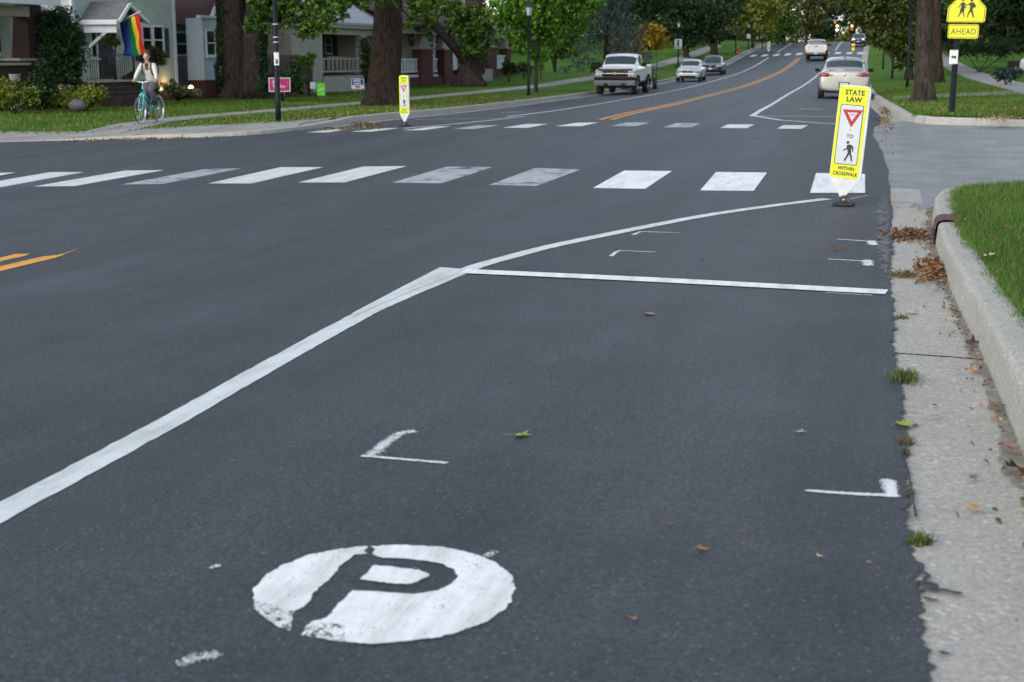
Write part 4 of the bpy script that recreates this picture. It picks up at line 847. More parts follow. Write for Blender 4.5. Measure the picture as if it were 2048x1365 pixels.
def sedan(name, loc, label, paint, L=4.6, hw=.90, H=1.45, wb=2.7, trim='body', kind='sedan', rz=0., group=None, mirror=None, lamps=False):
    r = thing(name, loc, label, 'car', group, rz); f = -L/2; k = L/4.6; R = .325
    st = [(f, hw*.62, .30, .52, hw*.50, hw*.34, .54), (f+.07, hw*.86, .22, .62, hw*.70, hw*.46, .65), (f+.35*k, hw*.96, .19, .72, hw*.78, hw*.5, .765), (f+.8*k, hw*.99, .19, .80, hw*.80, hw*.5, .85), (f+1.18*k, hw, .19, .86, hw*.82, hw*.52, .92),
          (f+1.30*k, hw, .19, .885, hw*.83, hw*.62, .97), (f+2.02*k, hw, .19, .90, hw*.85, hw*.75, H-.03), (f+2.5*k, hw, .19, .91, hw*.87, hw*.77, H+.03), (f+3.0*k, hw, .19, .92, hw*.85, hw*.76, H+.01), (f+3.35*k, hw, .20, .93, hw*.84, hw*.76, H-.05)]
    if kind == 'sedan': st += [(f+3.95*k, hw*.99, .22, .99, hw*.83, hw*.70, 1.08), (f+4.12*k, hw*.98, .23, 1.0, hw*.80, hw*.5, 1.06), (L/2-.16, hw*.96, .26, .99, hw*.78, hw*.5, 1.05), (L/2-.03, hw*.92, .29, .94, hw*.74, hw*.46, 1.0), (L/2, hw*.82, .34, .82, hw*.66, hw*.4, .86)]
    else: st += [(L/2-.45, hw*.98, .22, .95, hw*.82, hw*.62, H-.2), (L/2-.1, hw*.94, .25, .93, hw*.76, hw*.58, 1.0), (L/2, hw*.82, .32, .8, hw*.62, hw*.45, .84)]
    bm, rows, fi, ly = loft(st); yf, yr = f + .93*k, f + .93*k + wb
    cuts = [(s*hw*.70 if s > 0 else -hw*1.2, hw*1.2 if s > 0 else -hw*.70, y, R + .01, R*1.13) for s in (-1, 1) for y in (yf, yr)]
    rear = [9] if kind == 'sedan' else [9]
    body_parts(r, bm, fi, len(st), [('windshield', [5], (6, 7), 1), ('side_window', [6, 7, 8], (5,), 2), ('rear_window', rear, (6, 7), 1)], cuts, paint)
    for s in (-1, 1):
        for y in (yf, yr): wheel(r, s*(hw-.115), y, R, .21, s, 'steel', spokes=7)
    mirrors(r, f + 1.45*k, 1.0, hw*.95, mirror or paint, .17, .13)
    if lamps == 'front':
        for s in (-1, 1):
            m = MB(); m.ball((s*hw*.68, f+.11, .66), (hw*.25, .13, .085), 14, 8); m.build('headlight', 'lens', r, False)
        m = MB(); m.box(-hw*.42, hw*.42, f-.025, f+.1, .59, .70, 0, .04); m.build('grille', 'dark_trim', r, False)
        m = MB(); m.box(-hw*.62, hw*.62, f-.03, f+.1, .26, .40, 0, .03); m.build('lower_grille', 'dark_trim', r, False)
        for s in (-1, 1): m = MB(); m.ball((s*hw*.66, f+.10, .36), (.09, .07, .05), 10, 6); m.build('fog_lamp', 'dark_trim' if paint != 'black_body' else 'lens', r, False)
        m = MB(); m.ball((0, f+.0, .70), (.07, .03, .035), 10, 6); m.build('badge', 'chrome', r, False)
        rbox('licence_plate', 'white_sheet', r, -.15, .15, f-.015, f+.02, .42, .52, .005)
    else:
        e = L/2
        for s in (-1, 1):
            m = MB(); m.ball((s*hw*.70, e-.085, .86), (hw*.265, .12, .085), 16, 10); o = m.build('tail_light', 'tail_red', r, False)
            m = MB(); m.ball((s*hw*.50, e-.0, .86), (hw*.07, .045, .045), 10, 6); m.build('reversing_lamp', 'lens', o, False)
        rbox('licence_plate', 'pale_plate', r, -.15, .15, e-.02, e+.025, .44, .58, .006)
        o = rbox('plate_recess', 'dark_trim', r, -.19, .19, e-.1, e+.012, .42, .61, .02)
        m = MB(); m.ball((0, e+.01, .87), (.055, .02, .05), 12, 8); m.build('badge', 'chrome', r, False)
        m = MB(); m.box(-hw*.7, hw*.7, e-.2, e-.05, .22, .33, 0, .04); m.build('bumper_skirt', 'dark_trim', r, False)
        m = MB(); m.tube([(-hw*.62, e-.08, 1.02), (0, e-.03, 1.04), (hw*.62, e-.08, 1.02)], .012, 6); m.build('boot_edge', 'chrome', r, False)
        m = MB(); m.ball((0, f+3.28*k, H+.005), (.03, .05, .03), 8, 6); m.build('roof_aerial', 'dark_trim', r, False)
    return r
M['pale_plate'] = plain('licence plate', (.55, .66, .68), (.42, .55, .56), 30., .4)
def pickup(name, loc, label, paint, rz=0., L=5.8, hw=1.0, H=1.90, R=.40, rear=False, lit=False):
    r = thing(name, loc, label, 'pickup truck', 'pickup trucks in the street', rz); f = -L/2; e = L/2; zb = .50; b = 1.12
    st = [(f+.10, hw*.93, zb+.06, 1.12, hw*.86, hw*.5, 1.14), (f+.13, hw*.965, zb, 1.18, hw*.88, hw*.5, 1.20), (f+.5, hw*.985, zb, 1.23, hw*.86, hw*.52, 1.27), (f+1.2, hw*.99, zb, 1.28, hw*.87, hw*.58, 1.32), (f+1.36, hw*.99, zb, 1.29, hw*.88, hw*.80, 1.35),
          (f+1.98, hw*.99, zb, 1.30, hw*.89, hw*.80, H-.0), (f+2.5, hw*.99, zb, 1.30, hw*.89, hw*.81, H+.05), (f+3.1, hw*.99, zb, 1.30, hw*.89, hw*.81, H+.04), (f+3.52, hw*.985, zb, 1.30, hw*.89, hw*.80, H-.0), (f+3.64, hw*.985, zb, 1.31, hw*.88, hw*.80, 1.36),
          (f+3.68, hw*.985, zb, 1.40, hw*.93, hw*.91, .86), (f+3.8, hw*.985, zb, 1.40, hw*.93, hw*.91, .84), (e-.2, hw*.985, zb+.05, 1.40, hw*.93, hw*.91, .84), (e-.09, hw*.985, zb+.06, 1.40, hw*.93, hw*.92, .86), (e-.075, hw*.985, zb+.06, 1.40, hw*.93, hw*.7, 1.385), (e-.02, hw*.975, zb+.06, 1.395, hw*.92, hw*.6, 1.395), (e, hw*.95, zb+.10, 1.35, hw*.88, hw*.6, 1.36)]
    bm, rows, fi, ly = loft(st)
    for ed in bm.edges:
        y0, y1 = ed.verts[0].co.y, ed.verts[1].co.y
        if abs(y0-y1) < .01 and (y0 < f+.2 or y0 > e-.12 or f+3.6 < y0 < f+3.75): ed[ly] = .7
        elif abs(ed.verts[0].co.x - ed.verts[1].co.x) < .12 and min(ed.verts[0].co.z, ed.verts[1].co.z) > 1.0 and y0 > f+3.6: ed[ly] = .8
        if f+1.3 < y0 < f+3.7 and f+1.3 < y1 < f+3.7 and min(ed.verts[0].co.z, ed.verts[1].co.z) > H-.12 and abs(y0-y1) > .1 and abs(ed.verts[0].co.x) > hw*.7: ed[ly] = .6
        if f+.2 < (y0+y1)/2 < f+1.4 and abs(y0-y1) > .1 and hw*.8 < abs(ed.verts[0].co.x) < hw*.97 and min(ed.verts[0].co.z, ed.verts[1].co.z) > 1.15: ed[ly] = .5
    yf, yr = f + .95, f + .95 + 3.55
    cuts = [((hw*.66) if s > 0 else -hw*1.2, hw*1.2 if s > 0 else -hw*.66, y, R + .04, R*1.18) for s in (-1, 1) for y in (yf, yr)]
    body_parts(r, bm, fi, len(st), [('windshield', [4], (6, 7), 1), ('side_window', [5, 6], (5,), 2), ('rear_side_window', [7], (5,), 2), ('rear_window', [8], (6, 7), 1)], cuts, paint, 2)
    for s in (-1, 1):
        for y in (yf, yr): wheel(r, s*(hw-.15), y, R, .26, s, 'steel', spokes=8)
        m = MB()
        for y in (yf, yr):
            pts = [(s*(hw+.0), y + R*1.2*cos(a), R+.04 + R*1.2*sin(a)) for a in [radians(v) for v in range(-5, 186, 12)]]; m2 = MB(); m2.tube(pts, .035, 6); m2.build('arch_flare', 'dark_trim', r, False)
        rbox('door_handle', 'dark_trim', r, s*(hw-.02), s*(hw+.025), f+2.72, f+2.9, 1.14, 1.18, .01)
    mirrors(r, f + 1.75, 1.42, hw*.98, 'dark_trim', .26, .20)
    rbox('underbody', 'well', r, -hw*.7, hw*.7, f+.4, e-.3, .32, .60, .05)
    # front
    rbox('grille', 'dark_trim', r, -hw*.62, hw*.62, f+.045, f+.2, .86, 1.13, .03); o = rbox('chrome_bar', 'chrome', r, -hw*.93, hw*.93, f+.02, f+.2, .995, 1.028, .012)
    m = MB(); m.box(-.13, .13, f+.0, f+.05, .98, 1.04, 0, .015); m.box(-.075, .075, f+.0, f+.05, .955, 1.065, 0, .015); m.build('badge', 'gold_badge', r, False)
    for s in (-1, 1):
        m = MB(); m.box(s*hw*.63, s*hw*.955, f+.035, f+.25, 1.045, 1.16, 0, .03); m.build('headlight', 'lens', r, False); m = MB(); m.box(s*hw*.63, s*hw*.955, f+.035, f+.25, .865, .975, 0, .03); m.build('indicator_lamp', 'lens', r, False)
    rbox('hood_deflector', 'dark_trim', r, -hw*.84, hw*.84, f+.015, f+.15, 1.15, 1.225, .02)
    rbox('bumper_cover', 'dark_trim', r, -hw*.99, hw*.99, f+.0, f+.3, .69, .85, .04); rbox('bumper', 'bumper_grey', r, -hw*1.0, hw*1.0, f-.06, f+.35, .43, .69, .05)
    rbox('air_dam', 'dark_trim', r, -hw*.8, hw*.8, f+.1, f+.4, .34, .45, .03)
    for s in (-1, 1): rbox('tow_hook', 'dark_trim', r, s*.42-.12, s*.42+.12, f-.075, f+.1, .455, .55, .02)
    # rear
    for s in (-1, 1): rbox('tail_light', 'tail_lit' if lit else 'tail_red', r, s*(hw-.15), s*(hw-.005), e-.12, e+.012, .92, 1.32, .03)
    rbox('rear_bumper', 'bumper_grey', r, -hw*.98, hw*.98, e-.1, e+.14, .50, .70, .04); rbox('licence_plate', 'white_sheet', r, -.15, .15, e+.12, e+.15, .53, .67, .005); rbox('tailgate_handle', 'dark_trim', r, -.13, .13, e-.04, e+.02, 1.20, 1.27, .02)
    rbox('tow_hitch', 'dark_trim', r, -.05, .05, e-.2, e+.22, .40, .48, .01); m = MB(); m.lathe([(0, 0), (.03, .02), (.035, .05), (.02, .07), (0, .08)], 10, (0, e+.2, .48)); m.build('hitch_ball', 'chrome', r, False)
    return r
M['gold_badge'] = plain('gold badge', (.5, .38, .14), None, 6., .3, metal=.6); M['bumper_grey'] = plain('grey chrome bumper', (.13, .135, .14), (.07, .075, .08), 3., .4, metal=.2)
_h = lambda y: atan2(AX(y+3) - AX(y-3), 6)                                     # heading of the street
def place(y, xl): x = AX(y) + xl; return (x, y, RZ(x, y) + .012)
pickup('pickup_truck', place(70.9, -11.3), 'white pickup truck parked by the kerb with black grille and trim', 'white_body', -_h(72), hw=1.0)
pickup('pickup_truck', place(143.3, -4.15), 'silver pickup truck driving away with its tail lamps lit', 'silver_body', pi-_h(143) , L=5.7, hw=.98, H=1.88, R=.39, lit=True)
sedan('hatchback_car', place(97.3, -10.95), 'white compact car parked between the white pickup and the black sedan', 'pale_body', 4.25, .85, 1.43, 2.6, kind='hatch', rz=-_h(98), lamps='front', mirror='dark_trim')
sedan('sedan_car', place(115, -11.25), 'black sedan parked behind the white compact car', 'black_body', 4.6, .89, 1.45, 2.7, rz=-_h(115), lamps='front')
sedan('sedan_car', place(55.9, -.62), 'tan sedan parked behind the nearest crosswalk sign', 'tan_body', 5.1, .935, 1.47, 2.93, rz=pi-_h(56), mirror='dark_trim')
_c = thing('oncoming_car', place(196, -.9), 'far white car with lit headlamps cresting the hill', 'car')
_c2 = sedan('sedan_car', place(176, -.6), 'far car with lit headlamps at the crest behind the right yellow sign', 'black_body', 4.5, .88, 1.4, 2.6, lamps='front'); bpy.data.objects.remove(_c)
for s in (-1, 1): m = MB(); m.ball((s*.58, -2.13, .66), (.2, .05, .11), 10, 6); m.build('lit_lamp', 'head_lit', _c2, False)
_p = P3(2046, 103, 66); sedan('sedan_car', (_p.x + 1.75, _p.y, GZ(_p.x, _p.y)), 'pale car cut off by the edge beyond the stump', 'pale_body', 4.5, .88, 1.45, 2.7, rz=radians(28), lamps='front')
# utility trailer behind the white pickup
_p = place(80.5, -12.15); r = thing('utility_trailer', _p, 'black utility trailer with tall mesh gate behind the white pickup', 'trailer', rz=-_h(80)); M['mesh'] = plain('black steel', (.014, .014, .015), (.03, .025, .02), 9., .6)
m = MB()
for z in (.55, .85, 1.25): 
    for a, b in (((-.95, -1.6), (-.95, 1.6)), ((.95, -1.6), (.95, 1.6)), ((-.95, -1.6), (.95, -1.6))): m.tube([(a[0], a[1], z), (b[0], b[1], z)], .03, 6)
for x, y in ((-.95, -1.6), (.95, -1.6), (-.95, 0), (.95, 0), (-.95, 1.6), (.95, 1.6)): m.tube([(x, y, .45), (x, y, 1.27)], .03, 6)
m.build('frame', 'mesh', r, False); m = MB()
for k in range(22): z = .58 + k*.068; m.box(-.98, .98, -1.66, -1.63, z, z+.045)
for x in (-.98, -.33, .33, .98): m.tube([(x, -1.64, .5), (x, -1.64, 2.08)], .03, 6)
m.build('front_panel', 'mesh', r, False); rbox('deck', 'mesh', r, -.95, .95, -1.6, 1.6, .45, .55, .01)
m = MB()
for x in frange(-.95, .95, .95): m.tube([(x, 1.62, .5), (x, 1.75, 2.0)], .025, 6)
for z in (.6, 1.85, 2.0): m.tube([(-.95, 1.63 + (z-.5)*.085, z), (.95, 1.63 + (z-.5)*.085, z)], .02, 6)
m.build('gate', 'mesh', r, False)
for s in (-1, 1): wheel(r, s*1.08, .1, .33, .2, s, 'steel')

# ------------------------------------------------------------------ person on a bicycle
M['turquoise'] = m_paintwork('turquoise frame', (.06, .50, .54), 0, 0, .3); M['knit'] = plain('cream knit', (.66, .66, .63), (.55, .55, .52), 40., .9, .3); M['trouser'] = plain('grey trousers', (.115, .12, .14), (.08, .085, .10), 30., .9); M['dark_cloth'] = plain('dark cloth', (.02, .022, .03), None, 20., .8); M['grip'] = plain('bar grip', (.25, .10, .05), None, 9., .7)
def skin_fig(name, chains, mat, parent, root=0, sub=2):                        # chains: lists of (key, (x, y, z), radius)
    bm = bmesh.new(); vd = {}; rad = {}
    for ch in chains:
        prev = None
        for key, p, rr in ch:
            if key not in vd: vd[key] = bm.verts.new(p); rad[key] = rr
            if prev is not None and bm.edges.get((vd[prev], vd[key])) is None: bm.edges.new((vd[prev], vd[key]))
            prev = key
    bm.verts.index_update(); me = bpy.data.meshes.new(name); keys = {v.index: k for k, v in vd.items()}; bm.to_mesh(me); bm.free()
    ob = bpy.data.objects.new(name, me); COL.objects.link(ob); md = ob.modifiers.new('k', 'SKIN'); md.use_smooth_shade = True
    sv = me.skin_vertices[0].data
    for i, k in keys.items(): q = rad[k]; sv[i].radius = q if hasattr(q, '__len__') else (q, q); sv[i].use_root = (i == root)
    s = ob.modifiers.new('s', 'SUBSURF'); s.levels = s.render_levels = sub; dg = bpy.context.evaluated_depsgraph_get(); dg.update(); out = bpy.data.meshes.new_from_object(ob.evaluated_get(dg)); bpy.data.objects.remove(ob); bpy.data.meshes.remove(me)
    out.materials.clear(); out.materials.append(M[mat]); out.polygons.foreach_set('use_smooth', [True]*len(out.polygons)); return link(name, out, parent, False)
_bp = gl(289, 250); BL = (_bp.x - .03, _bp.y + .35, GZ(_bp.x, _bp.y + .35) + .02); BZ = radians(4)
bk = thing('bicycle', BL, 'turquoise bicycle with step through frame ridden on the pavement', 'bicycle', rz=BZ)
# bicycle space: front towards -y
def bike_wheel(y, nm='wheel'):
    t = MB(); R = .345; vs = []; N = 40
    t.lathe([(R-.034, -.012), (R-.02, -.019), (R-.006, -.014), (R, 0), (R-.006, .014), (R-.02, .019), (R-.034, .012)], N, (0, y, R), axis='X'); o = t.build(nm, 'rubber', bk, False)
    q = MB(); q.lathe([(R-.036, -.013), (R-.058, -.011), (R-.058, .011), (R-.036, .013)], N, (0, y, R), axis='X'); q.build('rim', 'chrome', o, False)
    w = MB(); w.lathe([(R-.038, .0145), (R-.022, .0205), (R-.015, .019)], N, (0, y, R), axis='X'); w.lathe([(R-.038, -.0145), (R-.022, -.0205), (R-.015, -.019)], N, (0, y, R), axis='X'); w.build('white_sidewall', 'white_plastic', o, False)
    s = MB()
    for k in range(18): a = 2*pi*k/18; s.tube([(.02*(-1)**k, y + .02*cos(a+.8), R + .02*sin(a+.8)), (0, y + (R-.05)*cos(a), R + (R-.05)*sin(a))], .0022, 4)
    s.build('spokes', 'chrome', o, False); h = MB(); h.lathe([(0, -.05), (.018, -.05), (.02, 0), (.018, .05), (0, .05)], 10, (0, y, R), axis='X'); h.build('hub', 'chrome', o, False)
bike_wheel(-.54); bike_wheel(.53)
m = MB(); hd0, hd1 = (0, -.385, .76), (0, -.33, .93); m.tube([hd0, hd1], .024, 8)
bb_, st_ = (0, .06, .29), (0, .19, .80); m.tube([(0, -.39, .72), bb_], .022, 8); m.tube([(0, -.36, .86), (0, .10, .45)], .019, 8); m.tube([bb_, st_], .019, 8)
for s in (-1, 1): m.tube([(s*.012, .10, .30), (s*.06, .53, .345)], .010, 6); m.tube([(s*.012, .185, .76), (s*.06, .53, .345)], .009, 6)
m.build('frame', 'turquoise', bk, False)
m = MB(); m.tube([(0, -.395, .735), (0, -.4, .71)], .025, 8)
for s in (-1, 1): m.tube([(s*.02, -.395, .74), (s*.055, -.405, .71), (s*.055, -.46, .54), (s*.05, -.54, .345)], [.016, .017, .015, .010], 8)
m.tube([(-.06, -.405, .715), (.06, -.405, .715)], .017, 8); m.build('fork', 'turquoise', bk, False)
m = MB(); m.tube([(0, -.33, .93), (0, -.32, 1.02)], .013, 8); m.tube([(-.31, -.16, 1.04), (-.24, -.26, 1.05), (-.1, -.33, 1.03), (0, -.33, 1.02), (.1, -.33, 1.03), (.24, -.26, 1.05), (.31, -.16, 1.04)], .011, 8); m.build('handlebar', 'chrome', bk, False)
for s in (-1, 1): m = MB(); m.tube([(s*.275, -.215, 1.045), (s*.325, -.13, 1.04)], .016, 8); m.build('grip', 'grip', bk, False)
m = MB(); m.tube([st_, (0, .215, .93)], .013, 8); m.build('seat_post', 'chrome', bk, False)
m = MB(); m.ball((0, .25, .96), (.085, .13, .035), 12, 8); m.ball((0, .12, .955), (.035, .10, .028), 10, 6); m.build('saddle', 'dark_cloth', bk, False)
m = MB(); m.lathe([(.085, .045), (.095, .045), (.095, .05), (.085, .05)], 24, (0, .06, .29), axis='X')
for s in (-1, 1): m.tube([(s*.05, .06, .29), (s*.075, .06 - s*.03, .29 - s*(-.165)*1)], .010, 6)
m.build('crank', 'steel', bk, False)
PED = {-1: (-.125, .09, .125), 1: (.125, .03, .455)}
for s in (-1, 1): x, y, z = PED[s]; m = MB(); m.box(x-.05, x+.05, y-.045, y+.045, z-.012, z+.012, 0, .004); m.build('pedal', 'rubber', bk, False)
m = MB(); m.ball((0, -.43, .83), (.04, .035, .04), 10, 8); m.build('front_lamp', 'dark_trim', bk, False)
# person space is the bicycle's; rider's right is -x when looking along -y (towards the viewer)
pr = thing('person', BL, 'person in cream cardigan and grey trousers riding the turquoise bicycle', 'person', rz=BZ)
PV, CHS, NK = (0, .25, 1.02), (0, .06, 1.33), (0, -.02, 1.52)
def arm(s, g=0.):
    return [('ch', (0, .04, 1.42), (.12+g, .09+g)), ('sh%d' % s, (s*.165, .01, 1.435), .062+g), ('el%d' % s, (s*.255, -.09, 1.22), .045+g), ('wr%d' % s, (s*.295, -.155, 1.085), .030+g)]
def leg(s, g=0.):
    kn = {-1: (-.115, -.08, .66), 1: (.12, -.16, .86)}[s]; x, y, z = PED[s]; an = (x, y + .06, z + .095)
    return [('pv', PV, (.135+g, .11+g)), ('hp%d' % s, (s*.095, .20, .98), .09+g), ('kn%d' % s, kn, .062+g), ('cf%d' % s, tuple((kn[i]*.6 + an[i]*.4) for i in range(3)), .056+g), ('an%d' % s, an, .038+g)]
chains = [[('pv', PV, (.135, .11)), ('wa', (0, .17, 1.17), (.115, .085)), ('cs', (0, .08, 1.32), (.135, .10)), ('ch', (0, .04, 1.42), (.12, .09)), ('nk', (0, -.0, 1.50), .052), ('nk2', (0, -.025, 1.555), .05), ('hd', (0, -.035, 1.625), (.070, .082)), ('hd2', (0, -.03, 1.69), (.072, .088)), ('hd3', (0, -.015, 1.745), (.05, .06))]]
for s in (-1, 1):
    x, y, z = PED[s]; a = arm(s)
    chains += [a + [('pm%d' % s, (s*.300, -.178, 1.066), (.030, .018)), ('kn_%d' % s, (s*.300, -.205, 1.062), (.032, .015))], leg(s) + [('hl%d' % s, (x, y+.07, z+.05), .036), ('ft%d' % s, (x, y-.03, z+.035), (.042, .03)), ('to%d' % s, (x, y-.12, z+.028), (.036, .02))]]
    for k in range(4):
        u = -.030 + .020*k; ln = (.9, 1., .95, .8)[k]
        chains.append([('kn_%d' % s, None, 0), ('f%d%da' % (s, k), (s*(.300) + u*s*.55, -.222 + u*.8, 1.058), .0085), ('f%d%db' % (s, k), (s*(.300) + u*s*.55, -.236 + u*.8, 1.032 - .006*ln), .008), ('f%d%dc' % (s, k), (s*.298 + u*s*.55, -.215 + u*.8, 1.018 - .004*ln), .007)])
    chains.append([('pm%d' % s, None, 0), ('t%da' % s, (s*.268, -.19, 1.058), .010), ('t%db' % s, (s*.262, -.205, 1.035), .009), ('t%dc' % s, (s*.275, -.212, 1.02), .008)])
chains += [[('hd', None, 0), ('ns', (0, -.122, 1.632), .013)]]
def fixup(chs):
    d = {}
    for c in chs:
        for k, p, rr in c:
            if p is not None: d[k] = (p, rr)
    return [[(k, d[k][0], d[k][1]) for k, p, rr in c] for c in chs]
body = skin_fig('body', fixup(chains), 'skin', pr)
g = .018
skin_fig('cardigan', fixup([[('wb', (0, .235, 1.03), (.165, .145)), ('wa', (0, .17, 1.17), (.142, .12)), ('cs', (0, .08, 1.32), (.152, .128)), ('ch', (0, .045, 1.41), (.125, .105))]] + [[(k, p, q) for k, p, q in arm(s, .008)] for s in (-1, 1)]), 'knit', pr)
tr = [[('pv', PV, (.165, .14)), ('wt', (0, .20, 1.12), (.13, .108))]] + [[(k, p, (q if not hasattr(q, '__len__') else q)) for k, p, q in leg(s, .038)][1:] for s in (-1, 1)]
for s, c in zip((-1, 1), tr[1:]): c.insert(0, ('pv', PV, (.165, .14))); c[-1] = (c[-1][0], c[-1][1], .085); c[-2] = (c[-2][0], c[-2][1], .088)
skin_fig('trousers', fixup(tr), 'trouser', pr)
for s in (-1, 1):
    x, y, z = PED[s]; m = MB(); m.ball((x, y-.035, z+.05), (.05, .145, .045), 14, 8); m.box(x-.046, x+.046, y-.165, y+.10, z+.012, z+.035, 0, .012); m.ball((x, y+.06, z+.085), (.048, .055, .06), 12, 8); m.build('shoe', 'dark_cloth', pr, False)
m = MB(); m.prism([(-.055, 1.485), (.055, 1.485), (.008, 1.31), (-.008, 1.31)][::-1], 0, .006, lambda u, v, h: (u, -.075 - h + (1.42-v)*-.02 + (1.485 - v)*.14, v)); m.build('dark_top', 'dark_cloth', pr, False)
m = MB()
for s in (-1, 1): m.tube([(s*.105, .12, 1.50), (s*.11, .03, 1.525), (s*.112, -.06, 1.47), (s*.11, -.075, 1.36), (s*.125, -.03, 1.24), (s*.13, .05, 1.2)], .014, 6)
m.build('backpack_strap', 'dark_cloth', pr, False)
m = MB(); m.box(-.13, .13, .19, .32, 1.16, 1.48, 0, .05); m.build('backpack', 'dark_cloth', pr, False)
m = MB(); m.ball((0, .005, 1.70), (.094, .108, .125), 16, 12, noise=.03, seed=2); hv = [v for v in m.v]
m2 = MB(); keep = [f for f in m.f if not (sum(hv[i][1] for i in f)/len(f) < -.035 and sum(hv[i][2] for i in f)/len(f) < 1.742)]; m2.v = hv; m2.f = keep; m2.m = [0]*len(keep); m2.sm = [True]*len(keep); m2.ball((0, .10, 1.70), (.045, .05, .05), 10, 8, noise=.05); m2.ball((0, .085, 1.62), (.05, .035, .05), 10, 6); m2.build('hair', 'hair', pr, False)
for s in (-1, 1): m = MB(); m.ball((s*.03, -.112, 1.662), (.012, .008, .008), 8, 6); m.build('eye', 'dark_cloth', pr, False); m = MB(); m.ball((s*.076, -.02, 1.645), (.012, .02, .03), 8, 6); m.build('ear', 'skin', pr, False)
m = MB(); m.ball((0, -.109, 1.592), (.024, .010, .008), 8, 6); m.build('mouth', 'lip', pr, False) if 'lip' in M else m.build('mouth', 'red_print', pr, False)

# ------------------------------------------------------------------ houses along the left side (fronts face the street, +x)
M['mint'] = plain('mint clapboard', (.46, .54, .48), (.39, .46, .41), 2., .6); M['blue_board'] = plain('pale blue clapboard', (.52, .61, .68), (.44, .53, .60), 2., .6); M['shaded_blue_board'] = plain('shaded blue clapboard', (.13, .175, .20), (.10, .14, .165), 2., .6)  # darker blue boards: shade of the gap between houses put into the colour
M['tan_board'] = plain('tan clapboard', (.38, .355, .305), (.31, .29, .25), 2., .65); M['grey_board'] = plain('pale grey clapboard', (.48, .49, .53), (.40, .41, .45), 2., .65); M['cream_board'] = plain('cream clapboard', (.52, .50, .42), (.42, .40, .34), 2., .65)
M['brick'] = m_brick('dark red brick', (.12, .030, .024), (.085, .022, .019), (.10, .085, .075)); M['brick_brown'] = m_brick('brown brick', (.045, .022, .018), (.03, .015, .013), (.045, .04, .035))
M['shingle'] = m_shingle('grey shingles', (.17, .18, .185), (.10, .105, .11)); M['shingle_red'] = m_shingle('purple brown shingles', (.085, .05, .052), (.05, .03, .032)); M['metal_roof'] = m_shingle('pale grey roof', (.42, .45, .52), (.33, .36, .42), 7.)
M['stone'] = plain('limestone', (.40, .37, .31), (.3, .28, .24), 6., .8); M['door'] = plain('dark door', (.02, .025, .026), (.03, .035, .036), 4., .4); M['shutter'] = plain('dark teal shutter', (.03, .05, .06), (.02, .035, .045), 8., .6)
M['deck_wood'] = plain('brown deck stain', (.14, .10, .08), (.10, .07, .055), 9., .7); M['pale_wood'] = plain('pale cedar', (.45, .30, .18), (.36, .23, .13), 9., .6); M['beige_trim'] = plain('beige trim', (.40, .375, .33), (.33, .31, .27), 5., .6); M['shaded_porch_wall'] = plain('shaded porch wall', (.03, .027, .022), (.02, .018, .015), 3., .8)  # near-black porch back wall: shade under the porch roof painted into its colour
M['curtain'] = plain('pale curtain', (.30, .34, .35), (.15, .18, .19), 7., .8); M['lamp_warm'] = emit('lit warm bulb', (1., .62, .25), 9.)
def FY(px, py, X): p = on_x(px, py, X); return p.y, p.z
def rect(px0, px1, py0, py1, X): pm, qm = (px0+px1)/2, (py0+py1)/2; return FY(px0, qm, X)[0], FY(px1, qm, X)[0], FY(pm, py1, X)[1], FY(pm, py0, X)[1]
def fbox(name, mat, parent, R, X, x0, x1, bev=.0): m = MB(); m.box(X + x0, X + x1, R[0], R[1], R[2], R[3], 0, bev); return m.build(name, mat, parent)
def boards(name, mat, parent, a, b, z0, z1, h=.2, out=(1, 0), depth=.016):     # lapped boards on a wall running from a to b (plan points)
    m = MB(); z = z0; ox, oy = out
    while z < z1 - .01:
        t = min(z + h, z1); lo, hi = depth, .002; d = lambda p, k, zz: (p[0] + ox*k, p[1] + oy*k, zz)
        m.quad(d(a, lo, z), d(b, lo, z), d(b, hi, t), d(a, hi, t)); m.quad(d(a, 0, z), d(b, 0, z), d(b, lo, z), d(a, lo, z)); z = t
    return m.build(name, mat, parent)
def core(parent, x0, x1, y0, y1, z0, z1, mat): m = MB(); m.box(x0, x1, y0, y1, z0, z1); return m.build('wall', mat, parent)
def window(parent, R, X, ncol=2, nrow=2, fw=.07, frame='white_trim', curtain=True, sill=True):
    y0, y1, z0, z1 = R; m = MB()
    m.box(X+.02, X+.07, y0, y0+fw, z0, z1); m.box(X+.02, X+.07, y1-fw, y1, z0, z1); m.box(X+.02, X+.07, y0+fw, y1-fw, z1-fw, z1); m.box(X+.02, X+.07, y0+fw, y1-fw, z0, z0+fw)
    for i in range(1, ncol): y = y0+(y1-y0)*i/ncol; m.box(X+.03, X+.06, y-fw*.35, y+fw*.35, z0+fw, z1-fw)
    for i in range(1, nrow): z = z0+(z1-z0)*i/nrow; m.box(X+.03, X+.055, y0+fw, y1-fw, z-fw*.3, z+fw*.3)
    f = m.build('window', frame, parent); m = MB(); m.box(X+.018, X+.026, y0+fw*.5, y1-fw*.5, z0+fw*.5, z1-fw*.5); m.build('pane', 'glass', f)
    if sill: m = MB(); m.box(X+.02, X+.13, y0-.05, y1+.05, z0-.06, z0); m.build('sill', frame, f)
    return f
